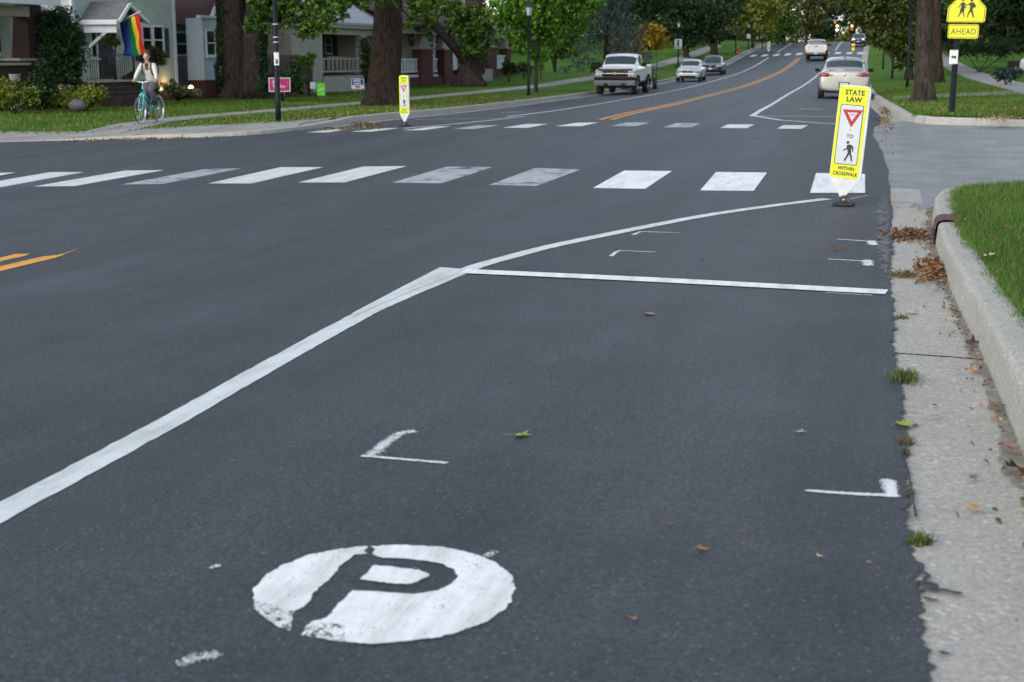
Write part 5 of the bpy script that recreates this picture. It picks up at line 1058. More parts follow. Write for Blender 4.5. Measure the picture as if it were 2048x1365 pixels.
def gable_roof(parent, x0, x1, y0, y1, ze, rise, mat, axis='x', over=.45, name='roof'):
    m = MB(); t = .12
    if axis == 'x':
        ym = (y0+y1)/2; k = rise/((y1-y0)/2); e = ze - over*k
        for ya, s in ((y0-over, 1), (y1+over, -1)):
            a, b = (x0-over, ya, e), (x1+over, ya, e); c, d = (x1+over, ym, ze+rise), (x0-over, ym, ze+rise); up = lambda p: (p[0], p[1], p[2]+t); m.add([a, b, c, d, up(a), up(b), up(c), up(d)], [(0, 1, 2, 3), (4, 5, 6, 7), (0, 1, 5, 4), (1, 2, 6, 5), (2, 3, 7, 6), (3, 0, 4, 7)])
    else:
        xm = (x0+x1)/2; k = rise/((x1-x0)/2); e = ze - over*k
        for xa in (x0-over, x1+over):
            a, b = (xa, y0-over, e), (xa, y1+over, e); c, d = (xm, y1+over, ze+rise), (xm, y0-over, ze+rise); up = lambda p: (p[0], p[1], p[2]+t); m.add([a, b, c, d, up(a), up(b), up(c), up(d)], [(0, 1, 2, 3), (4, 5, 6, 7), (0, 1, 5, 4), (1, 2, 6, 5), (2, 3, 7, 6), (3, 0, 4, 7)])
    return m.build(name, mat, parent)
def gable_wall(parent, x, y0, y1, ze, rise, mat, t=.1): m = MB(); m.prism([(y0, ze), (y1, ze), ((y0+y1)/2, ze+rise)], 0, t, lambda u, v, h: (x - t + h, u, v)); return m.build('gable', mat, parent)
def balusters(parent, mat, a, b, z0, z1, n, r=.02, rail=.045, name='railing', sq=False):
    m = MB(); A, B = Vector(a), Vector(b)
    for i in range(n): p = A.lerp(B, (i+.5)/n); (m.box(p.x-r, p.x+r, p.y-r, p.y+r, p.z+z0, p.z+z1) if sq else m.tube([(p.x, p.y, p.z+z0), (p.x, p.y, p.z+z1)], r, 5))
    for z in (z0+rail, z1): m.tube([(A.x, A.y, A.z+z), (B.x, B.y, B.z+z)], rail, 4, smooth=False)
    return m.build(name, mat, parent)
# mint green house
X = -29.; y0, y1 = FY(149, 100, X)[0], FY(350, 100, X)[0]; gz = GZ(X, 50) - .1
hm = thing('house', (X, (y0+y1)/2, gz), 'mint green clapboard house with a gabled entry and rainbow flag', 'house'); top = 5.6
core(hm, X-9, X, y0, y1, gz+.45, top, 'mint'); boards('siding', 'mint', hm, (X, y0), (X, y1), gz+.45, top, .20); boards('siding', 'mint', hm, (X-9, y0), (X, y0), gz+.45, top, .2, (0, -1))
m = MB(); m.box(X-9.1, X+.0, y0-.0, y1+.0, gz-.3, gz+.45); m.build('foundation', 'brick_brown', hm)
for y in (y0, y1): m = MB(); m.box(X-.02, X+.045, y-.09, y+.09, gz+.4, top); m.box(X-.09, X+.02, y-.045, y+.05, gz+.4, top); m.build('corner_board', 'white_trim', hm)
gable_roof(hm, X-9, X, y0, y1, top, 2.6, 'shingle', 'x'); gable_wall(hm, X, y0, y1, top, 2.4, 'mint')
m = MB(); m.box(X-6, X-1.2, y0-2.2, y0-.02, gz, 3.0); w_ = m.build('side_wing', 'mint', hm); boards('siding', 'mint', w_, (X-1.2, y0-2.2), (X-1.2, y0), gz+.4, 3.0); m = MB(); m.prism([(X-6.4, 2.95), (X-.8, 2.95), (X-.8, 3.1), (X-3.6, 4.1), (X-6.4, 3.1)], y0-2.6, y0-.03, lambda u, v, h: (u, h, v)); m.build('side_roof', 'shingle', hm)
R = rect(195, 222, 62, 166, X); d_ = fbox('door', 'door', hm, R, X, .03, .10); m = MB(); m.ball((X+.13, R[1]-.12, (R[2]+R[3])/2-.1), .04, 8, 6); m.build('handle', 'chrome', d_); fbox('door_frame', 'white_trim', hm, (R[0]-.1, R[1]+.1, R[2], R[3]+.1), X, .02, .05)
for q in ((179, 193, 56, 117), (223, 231, 56, 117)): window(hm, rect(*q, X), X, 1, 2, .06)
fbox('entry_lintel', 'white_trim', hm, rect(172, 236, 44, 57, X), X, .02, .16)
for q in ((282, 303, 51, 110), (304, 326, 51, 110)): window(hm, rect(*q, X), X, 1, 2, .08)
for q in ((326, 336, 57, 116), (269, 281, 57, 122)):
    R = rect(*q, X); m = MB(); m.box(X+.02, X+.06, R[0], R[1], R[2], R[3])
    for k in range(12): z = R[2] + (R[3]-R[2])*(k+.5)/12; m.box(X+.06, X+.075, R[0]+.05, R[1]-.05, z-.03, z+.02)
    m.build('shutter', 'shutter', hm)
# gabled hood over the entry: ridge runs out from the wall
XO = X + 1.55; yl, ze = FY(236, 42, XO); yr = FY(294, 46, XO)[0]; yc, za = FY(257, 8, XO); ov = .0
m = MB(); t = .09
for ye in (yl, yr): a, b, c, d = (X, ye, ze), (XO, ye, ze), (XO, yc, za), (X, yc, za); up = lambda p: (p[0], p[1], p[2]+t); m.add([a, b, c, d, up(a), up(b), up(c), up(d)], [(0, 1, 2, 3), (4, 5, 6, 7), (0, 1, 5, 4), (1, 2, 6, 5), (2, 3, 7, 6), (3, 0, 4, 7)])
hd = m.build('entry_roof', 'shingle', hm); m = MB()
for ye in (yl, yr): m.tube([(XO+.03, ye, ze-.02), (XO+.03, yc, za-.02)], .085, 4, smooth=False)
m.build('rake_board', 'white_trim', hd); m = MB(); m.box(X+.02, XO, yl-.10, yl+.02, ze-.14, ze+.04, 0, .02); m.build('gutter_board', 'white_trim', hd); m = MB(); m.prism([(yl+.25, ze), (yr-.25, ze), (yc, za-.18)], 0, .03, lambda u, v, h: (XO - .35 + h, u, v)); m.build('gable_panel', 'pale_wood', hd)
m = MB(); m.box(X+.05, XO-.1, yl+.02, yl+.12, ze-.42, ze-.12); m.build('soffit_beam', 'white_trim', hd)
for ye in (yl+.08,): m = MB(); m.tube([(X+.25, ye, ze-.95), (XO-.45, ye, ze-.32)], .075, 4, smooth=False); m.build('brace', 'white_trim', hd)
# flag on a short staff
p0, p1 = P3(236, 46, 53.0), P3(279, 24, 52.0); fl = thing('rainbow_flag', p0, 'rainbow striped flag hanging from the entry roof of the mint house', 'flag'); m = MB(); m.tube([p0 + (p0-p1)*.15, p1 + (p1-p0)*.06], .018, 6); m.build('staff', 'white_trim', fl)
CO = [('violet', (.12, .03, .28)), ('blue', (.012, .10, .55)), ('green', (.01, .20, .07)), ('yellow', (.72, .58, .02)), ('orange', (.72, .17, .012)), ('red', (.55, .006, .01))]
for n_, c_ in CO: M['flag_'+n_] = plain(n_ + ' flag cloth', c_, tuple(v*.9 for v in c_), 9., .8)
NB = (P3(248, 112, 53.2), P3(292, 105, 52.2)); NT = (P3(239, 46.5, 53.0), P3(277.5, 28, 52.05))
bnd = [0, .17, .40, .60, .78, .79, 1.]
for si, (n_, c_) in enumerate(CO):
    if n_ == 'orange': continue
    m = MB(); vs = []; u0, u1 = bnd[si], bnd[si+1] if n_ != 'yellow' else .78
    if n_ == 'red': u0 = .78
    for i in range(4):
        for j in range(15):
            u = u0+(u1-u0)*i/3; v = j/14; a = NT[0].lerp(NT[1], u); b = NB[0].lerp(NB[1], u); p = a.lerp(b, v) + Vector((1, .4, 0))*(.06*sin(u*9 + v*3)*v + .03*sin(v*11+u*4)*v) + Vector((0, 0, -.06*sin(pi*u)*v)); vs.append(p)
    m.add(vs, [(i*15+j, i*15+j+1, i*15+j+16, i*15+j+15) for i in range(3) for j in range(14)], 0, True); m.build(n_ + '_stripe', 'flag_'+n_, fl)
# stoop, railing, steps
XP = X + 1.7; R = rect(172, 280, 166, 171, XP); zd = R[3] + .02; m = MB(); m.box(X+.06, XP, R[0], R[1]+.4, gz-.2, zd, 0, .02); m.build('stoop', 'brick_brown', hm)
m = MB(); m.box(X+.06, XP+.06, R[0]-.05, R[1]+.45, zd, zd+.07, 0, .015); m.build('stoop_cap', 'stone', hm)
for k in range(3): m = MB(); m.box(XP+.07+.32*k, XP+.39+.32*k, R[0]+.5, R[1]-.2, gz-.2, zd-.16*(k+1), 0, .015); m.build('step', 'brick_brown', hm)
yy = [FY(q, 140, XP)[0] for q in (181, 233, 270)]
balusters(hm, 'black_metal', (XP-.05, yy[0], zd), (XP-.05, yy[1], zd), .12, .98, 12, .011, .018); balusters(hm, 'black_metal', (XP-.05, yy[1], zd), (XP-.05, yy[2], zd), .12, .98, 9, .011, .018)
for y in yy[1:]: m = MB(); m.tube([(XP-.05, y, zd), (XP-.05, y, zd+1.08)], .05, 8); m.ball((XP-.05, y, zd+1.12), .06, 8, 6); m.build('newel_post', 'black_metal', hm)
m = MB(); m.box(XP-.2, XP-.02, yy[1]-.5, yy[1]-.1, zd+.62, zd+.98, 0, .05); m.build('letter_box', 'black_metal', hm)
# small landscape lamps that are lit
def garden_light(px, py, d, label, e, aim=None, r=.045):
    p = P3(px, py, d); g_ = GZ(p.x, p.y); t = thing('garden_light', (p.x, p.y, g_), label, 'lamp', 'lit garden lights by the mint house'); m = MB(); m.tube([(p.x, p.y, g_-.05), (p.x, p.y, p.z-.03)], .012, 6); m.lathe([(.02, -.05), (.06, -.03), (.065, -.02), (.02, -.015)], 10, (p.x, p.y, p.z)); m.build('stake', 'black_metal', t); m = MB(); m.ball(p, r, 8, 6); m.build('bulb', 'lamp_warm', t)
    l = bpy.data.lights.new('garden_lamp', 'POINT'); l.energy = e; l.color = (1, .55, .2); l.shadow_soft_size = .06; o = bpy.data.objects.new('garden_lamp', l); COL.objects.link(o); o.location = (p.x, p.y, p.z + .09); return t
garden_light(382, 176, 58, 'round lit garden lamp at the corner between the mint and blue houses', 2.0, r=.10); garden_light(323, 179, 57.0, 'lit garden lamp among the plants behind the cyclist', 1.2); garden_light(342, 176, 58.6, 'warm lamp washing the foot of the mint house corner board', 9., r=.03); garden_light(168, 168, 51.5, 'warm lamp washing the mint siding beside the stoop', 9., r=.03)
_p = P3(188, 171, 51.5)
l = thing('step_light', (_p.x, _p.y, _p.z - .1), 'glowing amber strip lamp beside the brick stoop', 'lamp'); m = MB(); m.ball((_p.x, _p.y - .25, _p.z), (.12, .30, .10), 10, 6); m.ball((_p.x + .1, _p.y + .35, _p.z-.06), (.1, .34, .05), 10, 6); m.build('lit_shade', emit('lit amber shade', (1., .40, .03), 1.1), l); m = MB(); m.tube([(_p.x, _p.y-.3, GZ(_p.x, _p.y)-.05), (_p.x, _p.y-.3, _p.z)], .02, 6); m.build('stand', 'black_metal', l)
# pale blue house; its darker boards carry the side gap's shade as colour
X2 = -29.2; y0, y1 = FY(396, 100, X2)[0], FY(520, 100, X2)[0]; gz = GZ(X2, 60) - .1; ys = y0
hb = thing('house', (X2, (y0+y1)/2, gz), 'blue house behind the ivy covered trunk with a bay window', 'house')
core(hb, X2-10, X2, ys, y1, gz+.55, 3.2, 'shaded_blue_board'); boards('siding', 'shaded_blue_board', hb, (X2-10, ys), (X2, ys), gz+.55, 3.2, .2, (0, -1)); boards('siding', 'shaded_blue_board', hb, (X2, ys), (X2, y1), gz+.55, 3.2, .2)
R = rect(407, 456, 38, 160, X2+.8); m = MB(); m.box(X2+.02, X2+.8, R[0], R[1]+.3, R[2], R[3]); by = m.build('bay', 'blue_board', hb); boards('siding', 'blue_board', by, (X2+.8, R[0]), (X2+.8, R[1]+.3), R[2], R[3], .22); m = MB(); m.box(X2+.02, X2+.75, R[0]+.05, R[1]+.25, gz-.2, R[2]); m.build('bay_base', 'brick', by)
window(hb, rect(410, 446, 59, 114, X2+.8), X2+.8, 2, 2, .09)
m = MB(); m.box(X2-10, X2, ys, y1, gz-.3, gz+.55); m.build('foundation', 'brick_brown', hb)
_a, _b = FY(350, 90, X2)[0], 0
R = (ys-.03, 0, 0, 0); p, q = P3(351, 114, 61), P3(391, 63, 60)     # the dark window on the side wall
def on_y(px, py, Y): r_ = ray(px, py); return Vector(np.array([0, 0, CH]) + r_ * Y / r_[1])
p, q = on_y(350, 113, ys-.02), on_y(391, 63, ys-.02); m = MB(); f = .08
for bx_ in ((p.x, p.x+f, p.z, q.z), (q.x-f, q.x, p.z, q.z), (p.x, q.x, q.z-f, q.z), (p.x, q.x, p.z, p.z+f), (p.x, q.x, (p.z+q.z)/2-.03, (p.z+q.z)/2+.03)): m.box(bx_[0], bx_[1], ys-.07, ys-.02, bx_[2], bx_[3])
w = m.build('window', 'grey_board', hb); m = MB(); m.box(p.x+.03, q.x-.03, ys-.03, ys-.022, p.z+.03, q.z-.03); m.build('pane', 'glass', w)
gable_roof(hb, X2-10, X2+.2, ys, y1, 3.2, 3.2, 'shingle_red', 'x', .5); gable_wall(hb, X2, ys, y1, 3.2, 3.0, 'shaded_blue_board')
m = MB(); zc_ = 3.2 - .5*3.2/((y1-ys)/2); m.tube([(X2+.75, ys-.5, zc_), (X2+.75, (ys+y1)/2, 6.4)], .1, 4, smooth=False); m.tube([(X2+.75, y1+.5, zc_), (X2+.75, (ys+y1)/2, 6.4)], .1, 4, smooth=False); m.build('rake_board', 'white_trim', hb)
m = MB(); m.box(X2+.82, X2+1.0, rect(364, 470, 33, 38, X2+.8)[0]+1.2, y1, rect(364, 470, 33, 38, X2+.8)[2], rect(364, 470, 33, 38, X2+.8)[3]+.02, 0, .03); m.build('gutter_board', 'white_trim', hb)
m = MB(); q = FY(398, 100, X2+.1); m.tube([(X2+.1, q[0], gz+.4), (X2+.1, q[0], 2.55), (X2+.35, q[0]+.45, 2.85), (X2+.85, q[0]+.9, 3.05)], .045, 8); m.build('downspout', 'white_trim', hb)
# tan house with the side deck and the porch
X3 = -26.6; y0, ym_, y1 = FY(582, 100, X3)[0], FY(643, 100, X3)[0], FY(742, 100, X3)[0]; gz = GZ(X3, 68)
ht = thing('house', (X3, (y0+y1)/2, gz-.1), 'tan bungalow with a railed porch and side deck stairs', 'house')
core(ht, X3-8, X3, y0, ym_, gz-.3, 2.95, 'tan_board'); boards('siding', 'tan_board', ht, (X3, y0), (X3, ym_), gz, 2.9, .11, depth=.012)
core(ht, X3-8, X3-2.4, ym_ + .01, y1+3, gz-.3, 2.95, 'shaded_porch_wall'); m = MB(); m.box(X3-2.38, X3, ym_+.01, y1+2.6, gz-.25, rect(650, 720, 147, 150, X3)[2], 0); m.build('porch_floor', 'deck_wood', ht)
R = rect(645, 722, 150, 170, X3); m = MB(); m.box(X3+.0, X3+.06, ym_+.05, y1+2.6, gz-.1, R[3]-.06); m.build('porch_skirt', 'beige_trim', ht)
fbox('porch_beam', 'beige_trim', ht, (ym_-.1, y1+2.6, *rect(640, 740, 56, 70, X3)[2:]), X3, -.3, .05); fbox('fascia', 'beige_trim', ht, (y0-.3, y1+2.9, *rect(620, 740, 50, 56, X3+.3)[2:]), X3, .25, .37)
for px0, px1 in ((636, 644), (722, 733)): R = rect(px0, px1, 62, 150, X3); fbox('porch_post', 'beige_trim', ht, R, X3, -.2, .03)
zt, zb_ = rect(650, 718, 118, 121, X3)[3], rect(650, 718, 142, 145, X3)[2]; balusters(ht, 'beige_trim', (X3-.07, ym_+.1, 0), (X3-.07, FY(720, 120, X3)[0], 0), zb_, zt, 9, .045, .05, sq=True)
for q in ((652, 665, 73, 108), (690, 705, 76, 112)): R = rect(*q, X3-2.3); window(ht, R, X3-2.4, 1, 2, .07, 'beige_trim')
R = rect(676, 690, 72, 145, X3-2.3); fbox('door', 'door', ht, R, X3-2.4, .03, .07)
zr = rect(640, 740, 49, 51, X3)[3]; m = MB(); a, b = (X3+.45, y0-.4, zr-.05), (X3+.45, y1+3, zr-.05); c, d = (X3-4.5, y1+3, zr+2.9), (X3-4.5, y0-.4, zr+2.9); up = lambda p: (p[0], p[1], p[2]+.12); m.add([a, b, c, d, up(a), up(b), up(c), up(d)], [(0, 1, 2, 3), (4, 5, 6, 7), (0, 1, 5, 4), (1, 2, 6, 5), (2, 3, 7, 6), (3, 0, 4, 7)]); a, b = (X3-9, y0-.4, zr-.05), (X3-9, y1+3, zr-.05); m.quad(a, b, c, d); m.build('roof', 'metal_roof', ht)
R = rect(656, 700, 113, 120, X3-.9); m = MB()
for k in range(6): y = R[0]+(R[1]-R[0])*(k+.5)/6; m.box(X3-.95, X3-.9, y-.05, y+.05, zb_+.1, R[3])
m.box(X3-.97, X3-.88, R[0], R[1], R[3]-.06, R[3]); bn = m.build('porch_bench', 'pale_wood', ht)
# side deck: rails, stair down towards the street
XD = X3 + .3; A_, B_ = FY(520, 113, XD)[0], FY(592, 113, XD)[0]; zt = rect(530, 590, 112, 116, XD)[3]; zf = zt - 1.05; m = MB(); m.box(X3-2.5, XD+.06, A_, B_, zf-.2, zf); m.build('deck_floor', 'deck_wood', ht)
balusters(ht, 'deck_wood', (XD, A_, zf), (XD, B_, zf), .10, 1.05, 13, .035, .05, 'deck_railing', True)
Cn, zc = FY(627, 158, XD+.1); m = MB(); m.box(XD-.06, XD+.06, B_-.06, B_+.06, gz, zt+.05); m.build('deck_post', 'deck_wood', ht); m = MB(); m.box(XD-.06, XD+.06, Cn-.06, Cn+.06, gz-.05, gz+1.15); m.build('deck_post', 'deck_wood', ht)
zs_ = gz + .12; balusters(ht, 'deck_wood', (XD, B_, zf), (XD, Cn, zs_), .12, 1.0, 9, .035, .045, 'stair_railing', True)
m = MB(); m.add([(XD-.02, B_, zf), (XD+.05, B_, zf), (XD+.05, Cn+.3, zs_-.15), (XD-.02, Cn+.3, zs_-.15), (XD-.02, B_, zf-.4), (XD+.05, B_, zf-.4), (XD+.05, Cn-.2, zs_-.35), (XD-.02, Cn-.2, zs_-.35)], [(0, 1, 2, 3), (4, 5, 6, 7), (0, 3, 7, 4), (1, 2, 6, 5), (2, 3, 7, 6), (0, 1, 5, 4)]); m.build('stringer', 'deck_wood', ht)
for k in range(6): t = (k+.5)/6; y = B_+(Cn-B_)*t; z = zf+(zs_-zf)*t; m = MB(); m.box(XD-1.1, XD-.03, y-.15, y+.15, z-.06, z-.01); m.build('stair_tread', 'deck_wood', ht)
# grey house behind the deck
XG = -33.5; y0, y1 = FY(500, 80, XG)[0], FY(590, 80, XG)[0]; gz = GZ(XG, 66); hg = thing('house', (XG, (y0+y1)/2, gz-.1), 'pale grey house set back behind the side deck stairs', 'house'); core(hg, XG-7, XG, y0, y1, gz-.3, 4.2, 'grey_board'); boards('siding', 'grey_board', hg, (XG, y0), (XG, y1), gz, 4.2, .2); gable_roof(hg, XG-7, XG, y0, y1, 4.2, 2.2, 'shingle_red', 'x'); gable_wall(hg, XG, y0, y1, 4.2, 2.1, 'grey_board')
window(hg, rect(566, 576, 62, 92, XG), XG, 1, 2, .06)
# brick bungalow with pillars (behind the leaning limb) and its neighbour
def brick_porch(X, pillars, rails, y0, y1, label, wallm, roofm, arch=True):
    gz = GZ(X, (y0+y1)/2) - .05; h = thing('house', (X, (y0+y1)/2, gz), label, 'house'); core(h, X-9, X-2.3, y0, y1, gz-.3, 3.2, wallm); boards('siding', wallm, h, (X-2.3, y0), (X-2.3, y1), gz+.3, 3.2, .18)
    for q in pillars:
        R = rect(*q, X); fbox('pillar', 'brick', h, (R[0], R[1], gz-.2, R[3]), X, -.55, .0); m = MB(); m.box(X-.62, X+.05, R[0]-.06, R[1]+.06, R[3], R[3]+.1); m.prism([(R[0]+.05, R[3]+.1), (R[1]-.05, R[3]+.1), ((R[0]+R[1])/2+.12, 3.0), ((R[0]+R[1])/2-.12, 3.0)], 0, .36, lambda u, v, hh: (X - .5 + hh, u, v)); m.build('pillar_cap', 'stone', h)
    for q, n in rails:
        R = rect(*q, X); balusters(h, 'white_trim', (X-.25, R[0], 0), (X-.25, R[1], 0), R[2], R[3], n, .05, .055, sq=True); m = MB(); m.box(X-.3, X-.18, R[0], R[1], R[2]-.42, R[2]-.12); m.build('rail_board', 'white_trim', h)
    m = MB(); m.box(X-2.25, X-.1, y0+.1, y1-.1, gz-.2, gz+.55); m.build('porch_floor', 'brick', h); m = MB(); m.box(X-.5, X+.1, y0, y1, 2.65, 3.1); m.build('porch_beam', 'beige_trim', h)
    a, b, c, d = (X+.5, y0-.4, 3.0), (X+.5, y1+.4, 3.0), (X-5, y1+.4, 5.6), (X-5, y0-.4, 5.6); up = lambda p: (p[0], p[1], p[2]+.14); m = MB(); m.add([a, b, c, d, up(a), up(b), up(c), up(d)], [(0, 1, 2, 3), (4, 5, 6, 7), (0, 1, 5, 4), (1, 2, 6, 5), (2, 3, 7, 6), (3, 0, 4, 7)]); m.quad((X-10, y0-.4, 3.0), (X-10, y1+.4, 3.0), c, d); m.build('roof', roofm, h)
    return h, gz
X4 = -25.6; h4, g4 = brick_porch(X4, [(843, 866, 99, 166), (889, 906, 100, 158)], [((803, 843, 119, 146), 7), ((866, 882, 119, 145), 3)], FY(792, 100, X4)[0], FY(918, 100, X4)[0], 'brick pillared bungalow with white porch rails beside the thick trunk', 'cream_board', 'shingle_red')
for q in ((853, 866, 60, 112), (868, 891, 66, 112)): R = rect(*q, X4-2.3); window(h4, R, X4-2.3, 2, 2, .12, 'white_trim')
fbox('white_wall', 'white_wood', h4, rect(906, 917, 96, 140, X4), X4, -.5, -.1)
X5 = -25.6; h5, g5 = brick_porch(X5, [(976, 994, 95, 146), (1014, 1022, 98, 140)], [((960, 976, 112, 132), 4)], FY(935, 100, X5)[0], FY(1042, 100, X5)[0], 'white and brick house with grey steps right of the ivy clump trunk', 'white_wood', 'shingle')
fbox('white_panel', 'white_wood', h5, rect(994, 1013, 113, 138, X5), X5, -.3, -.15); fbox('panel_rail', 'white_trim', h5, rect(993, 1016, 111, 114, X5), X5, -.36, -.08)
for k in range(4): R = rect(956, 986, 138, 156, X5+.4+.3*(3-k)); m = MB(); dz = (R[3]-R[2])/4; m.box(X5+.05, X5+.4+.3*(3-k), R[0], R[1], g5-.1, g5 + .15*(k+1), 0, .01); m.build('step', 'stone', h5)
# US style striped flag on the brick house
p0, p1 = P3(803, 50, 83), P3(812, 58, 82.4); fl = thing('striped_flag', P3(812, 66, 82.5), 'red and white striped flag with blue corner on the brick bungalow', 'flag'); m = MB(); m.tube([P3(801, 104, 84), P3(808, 52, 82.8)], .018, 6); m.build('staff', 'white_trim', fl)
TL, TR_, BR, BL_ = P3(807, 55, 82.8), P3(823, 55, 82.2), P3(831, 88, 82.2), P3(826, 104, 82.8); M['flag_white'] = plain('white flag cloth', (.5, .48, .48), None, 9., .8); M['flag_dark'] = plain('navy flag cloth', (.012, .02, .09), None, 9., .8); M['flag_dred'] = plain('dull red flag cloth', (.30, .02, .03), None, 9., .8)
cor = [P3(810, 66, 82.8), P3(828, 60, 82.2), P3(832, 90, 82.2), P3(826, 103, 82.8)]
for par, nm, mt in ((0, 'red_stripes', 'flag_dred'), (1, 'white_stripes', 'flag_white')):
    m = MB()
    for k in range(13):
        if k % 2 != par: continue
        v0, v1 = k/13, (k+1)/13
        for j in range(8):
            u0, u1 = j/8, (j+1)/8
            if v1 > .47 and u0 < .4: continue
            P_ = lambda u, v: cor[0].lerp(cor[1], v).lerp(cor[3].lerp(cor[2], v), u) + Vector((.8, .5, 0))*(.05*sin(u*8+v*5))
            m.quad(P_(u0, v0), P_(u1, v0), P_(u1, v1), P_(u0, v1))
    m.build(nm, mt, fl)
m = MB(); P_ = lambda u, v: cor[0].lerp(cor[1], v).lerp(cor[3].lerp(cor[2], v), u); m.quad(P_(0, .46), P_(.38, .46), P_(.38, 1.), P_(0, 1.)); m.build('blue_corner', 'flag_dark', fl)
# the corner house: brick porch at the far left
X0 = -28.4; gz = GZ(X0, 40); y0 = FY(-130, 60, X0)[0]; y1 = FY(96, 60, X0)[0]; hc = thing('house', (X0, y1-2, gz), 'dark brick porch house with pale eaves at the left edge', 'house'); m = MB(); m.box(X0-9, X0-2.2, y0, y1-.2, gz-.2, 3.4); m.build('wall', 'brick_brown', hc)
R = rect(62, 90, 28, 118, X0); m = MB(); m.add([(X0-.7, R[0]-.15, R[2]), (X0, R[0]-.15, R[2]), (X0, R[1]+.15, R[2]), (X0-.7, R[1]+.15, R[2]), (X0-.6, R[0], R[3]+.3), (X0-.1, R[0], R[3]+.3), (X0-.1, R[1], R[3]+.3), (X0-.6, R[1], R[3]+.3)], [(0, 3, 2, 1), (4, 5, 6, 7), (0, 1, 5, 4), (1, 2, 6, 5), (2, 3, 7, 6), (3, 0, 4, 7)]); m.build('pillar', 'brick_brown', hc)
fbox('pillar_ledge', 'stone', hc, rect(36, 94, 117, 122, X0), X0, -.8, .06); m = MB(); R = rect(-60, 90, 122, 180, X0); m.box(X0-.6, X0, R[0], R[1], gz-.2, R[3]); m.build('porch_wall', 'brick_brown', hc); fbox('wall_cap', 'stone', hc, rect(4, 61, 126, 131, X0+.1), X0, .0, .12); fbox('wall_cap', 'stone', hc, rect(-40, 4, 116, 121, X0), X0, -.6, .06)
R = rect(-120, 70, 8, 30, X0+.2); fbox('eave_beam', 'beige_trim', hc, (y0, FY(56, 20, X0)[0], R[2], R[3]), X0, -.5, .05); m = MB(); za = FY(60, 2, X0+.8)[1]; a, b, c, d = (X0+.9, y0, za), (X0+.9, FY(116, 2, X0+.9)[0], za), (X0-5, FY(116, 2, X0+.9)[0], za+2.6), (X0-5, y0, za+2.6); up = lambda p: (p[0], p[1], p[2]+.16); m.add([a, b, c, d, up(a), up(b), up(c), up(d)], [(0, 1, 2, 3), (4, 5, 6, 7), (0, 1, 5, 4), (1, 2, 6, 5), (2, 3, 7, 6), (3, 0, 4, 7)]); m.build('roof', 'shingle', hc); m = MB(); m.box(X0+.88, X0+1.0, y0, FY(116, 4, X0+.9)[0], za-.12, za+.16); m.build('gutter_board', 'white_trim', hc)
window(hc, rect(-10, 28, 32, 110, X0-2.1), X0-2.2, 2, 2, .1)
# urn
_p = P3(31, 170, 45.5); u_ = thing('garden_urn', (_p.x, _p.y, GZ(_p.x, _p.y)), 'pale stone urn with a sprig before the dark brick porch', 'urn'); zb2 = _p.z - GZ(_p.x, _p.y); m = MB(); m.lathe([(0, 0), (.2, 0), (.2, zb2-.05), (.16, zb2), (.09, zb2+.02), (.07, zb2+.08), (.12, zb2+.12), (.18, zb2+.22), (.165, zb2+.28), (.20, zb2+.31), (.19, zb2+.33), (.0, zb2+.31)], 18); m.build('bowl', 'walk', u_, False)
# pots and mums
def pot(px, py, d, r, h, label, mat, name='plant_pot'): p = P3(px, py, d); t = thing(name, p, label, 'plant pot'); m = MB(); m.lathe([(0, 0), (r*.72, 0), (r, h*.9), (r*1.08, h*.9), (r*1.08, h), (r*.9, h), (0, h*.9)], 16); m.build('pot', mat, t, False); return t, p
# far right house in the trees and a stump
XR = 18.; r_ = on_x(2036, 60, XR); hr = thing('house', (XR, r_.y, GZ(XR, r_.y)), 'dark house with white gable almost hidden by trees', 'house'); gz = GZ(XR, r_.y); m = MB(); m.box(XR-2, XR+10, r_.y, r_.y+10, gz-.5, gz+3.3); m.build('wall', 'white_wood', hr); m = MB(); m.box(XR-2.03, XR+10, r_.y-.04, r_.y+10, gz-.5, gz+1.3); m.build('base_wall', 'brick', hr); gable_roof(hr, XR-2, XR+10, r_.y, r_.y+10, gz+3.3, 3, 'shingle_red', 'x')
_p = gl(2036, 141); st_ = thing('tree_stump', on(_p), 'sawn brown tree stump at the right edge', 'stump'); m = MB(); m.lathe([(.75, -.05), (.66, .12), (.62, .4), (.58, .52), (0, .55)], 18); rr_ = random.Random(5); m.v = [(x*(1+.06*sin(atan2(y, x)*5)), y*(1+.06*sin(atan2(y, x)*5)), z+.02*sin(atan2(y, x)*3)) for x, y, z in m.v]; m.build('trunk', 'bark', st_, False)
# traffic signals far down the street
M['sig_yellow'] = plain('yellow signal housing', (.55, .33, .02), None, 6., .5); M['sig_red'] = emit('lit red lamp', (1., .16, .04), 9.); M['sig_white'] = emit('lit white green lamp', (.6, 1., .85), 4.)
def signal(px, py, d, label, h=.95, lamps=('sig_red', None, None)):
    p = P3(px, py, d); t = thing('traffic_light', p, label, 'traffic light', 'traffic lights over the far crossing'); m = MB(); m.box(-.2, .2, -.1, .1, -h/2, h/2, 0, .04); m.build('housing', 'sig_yellow', t, False); m = MB(); m.tube([(0, 0, h/2), (0, 0, h/2+4)], .03, 6); m.build('hanger', 'black_metal', t, False)
    for k, l in enumerate(lamps):
        m = MB(); m.ball((0, -.12, h/2-.16-.31*k), (.17 if l else .1, .06, .17 if l else .1), 12, 8); m.build('lit_lamp' if l else 'dark_lamp', l or 'glass', t, False)
signal(1674, 58, 225, 'left traffic light with red lamp over the far crossing', 1.2, ('sig_red', None, 'sig_white')); signal(1704, 56, 232, 'right traffic light with red lamp beside the leaves', .95)
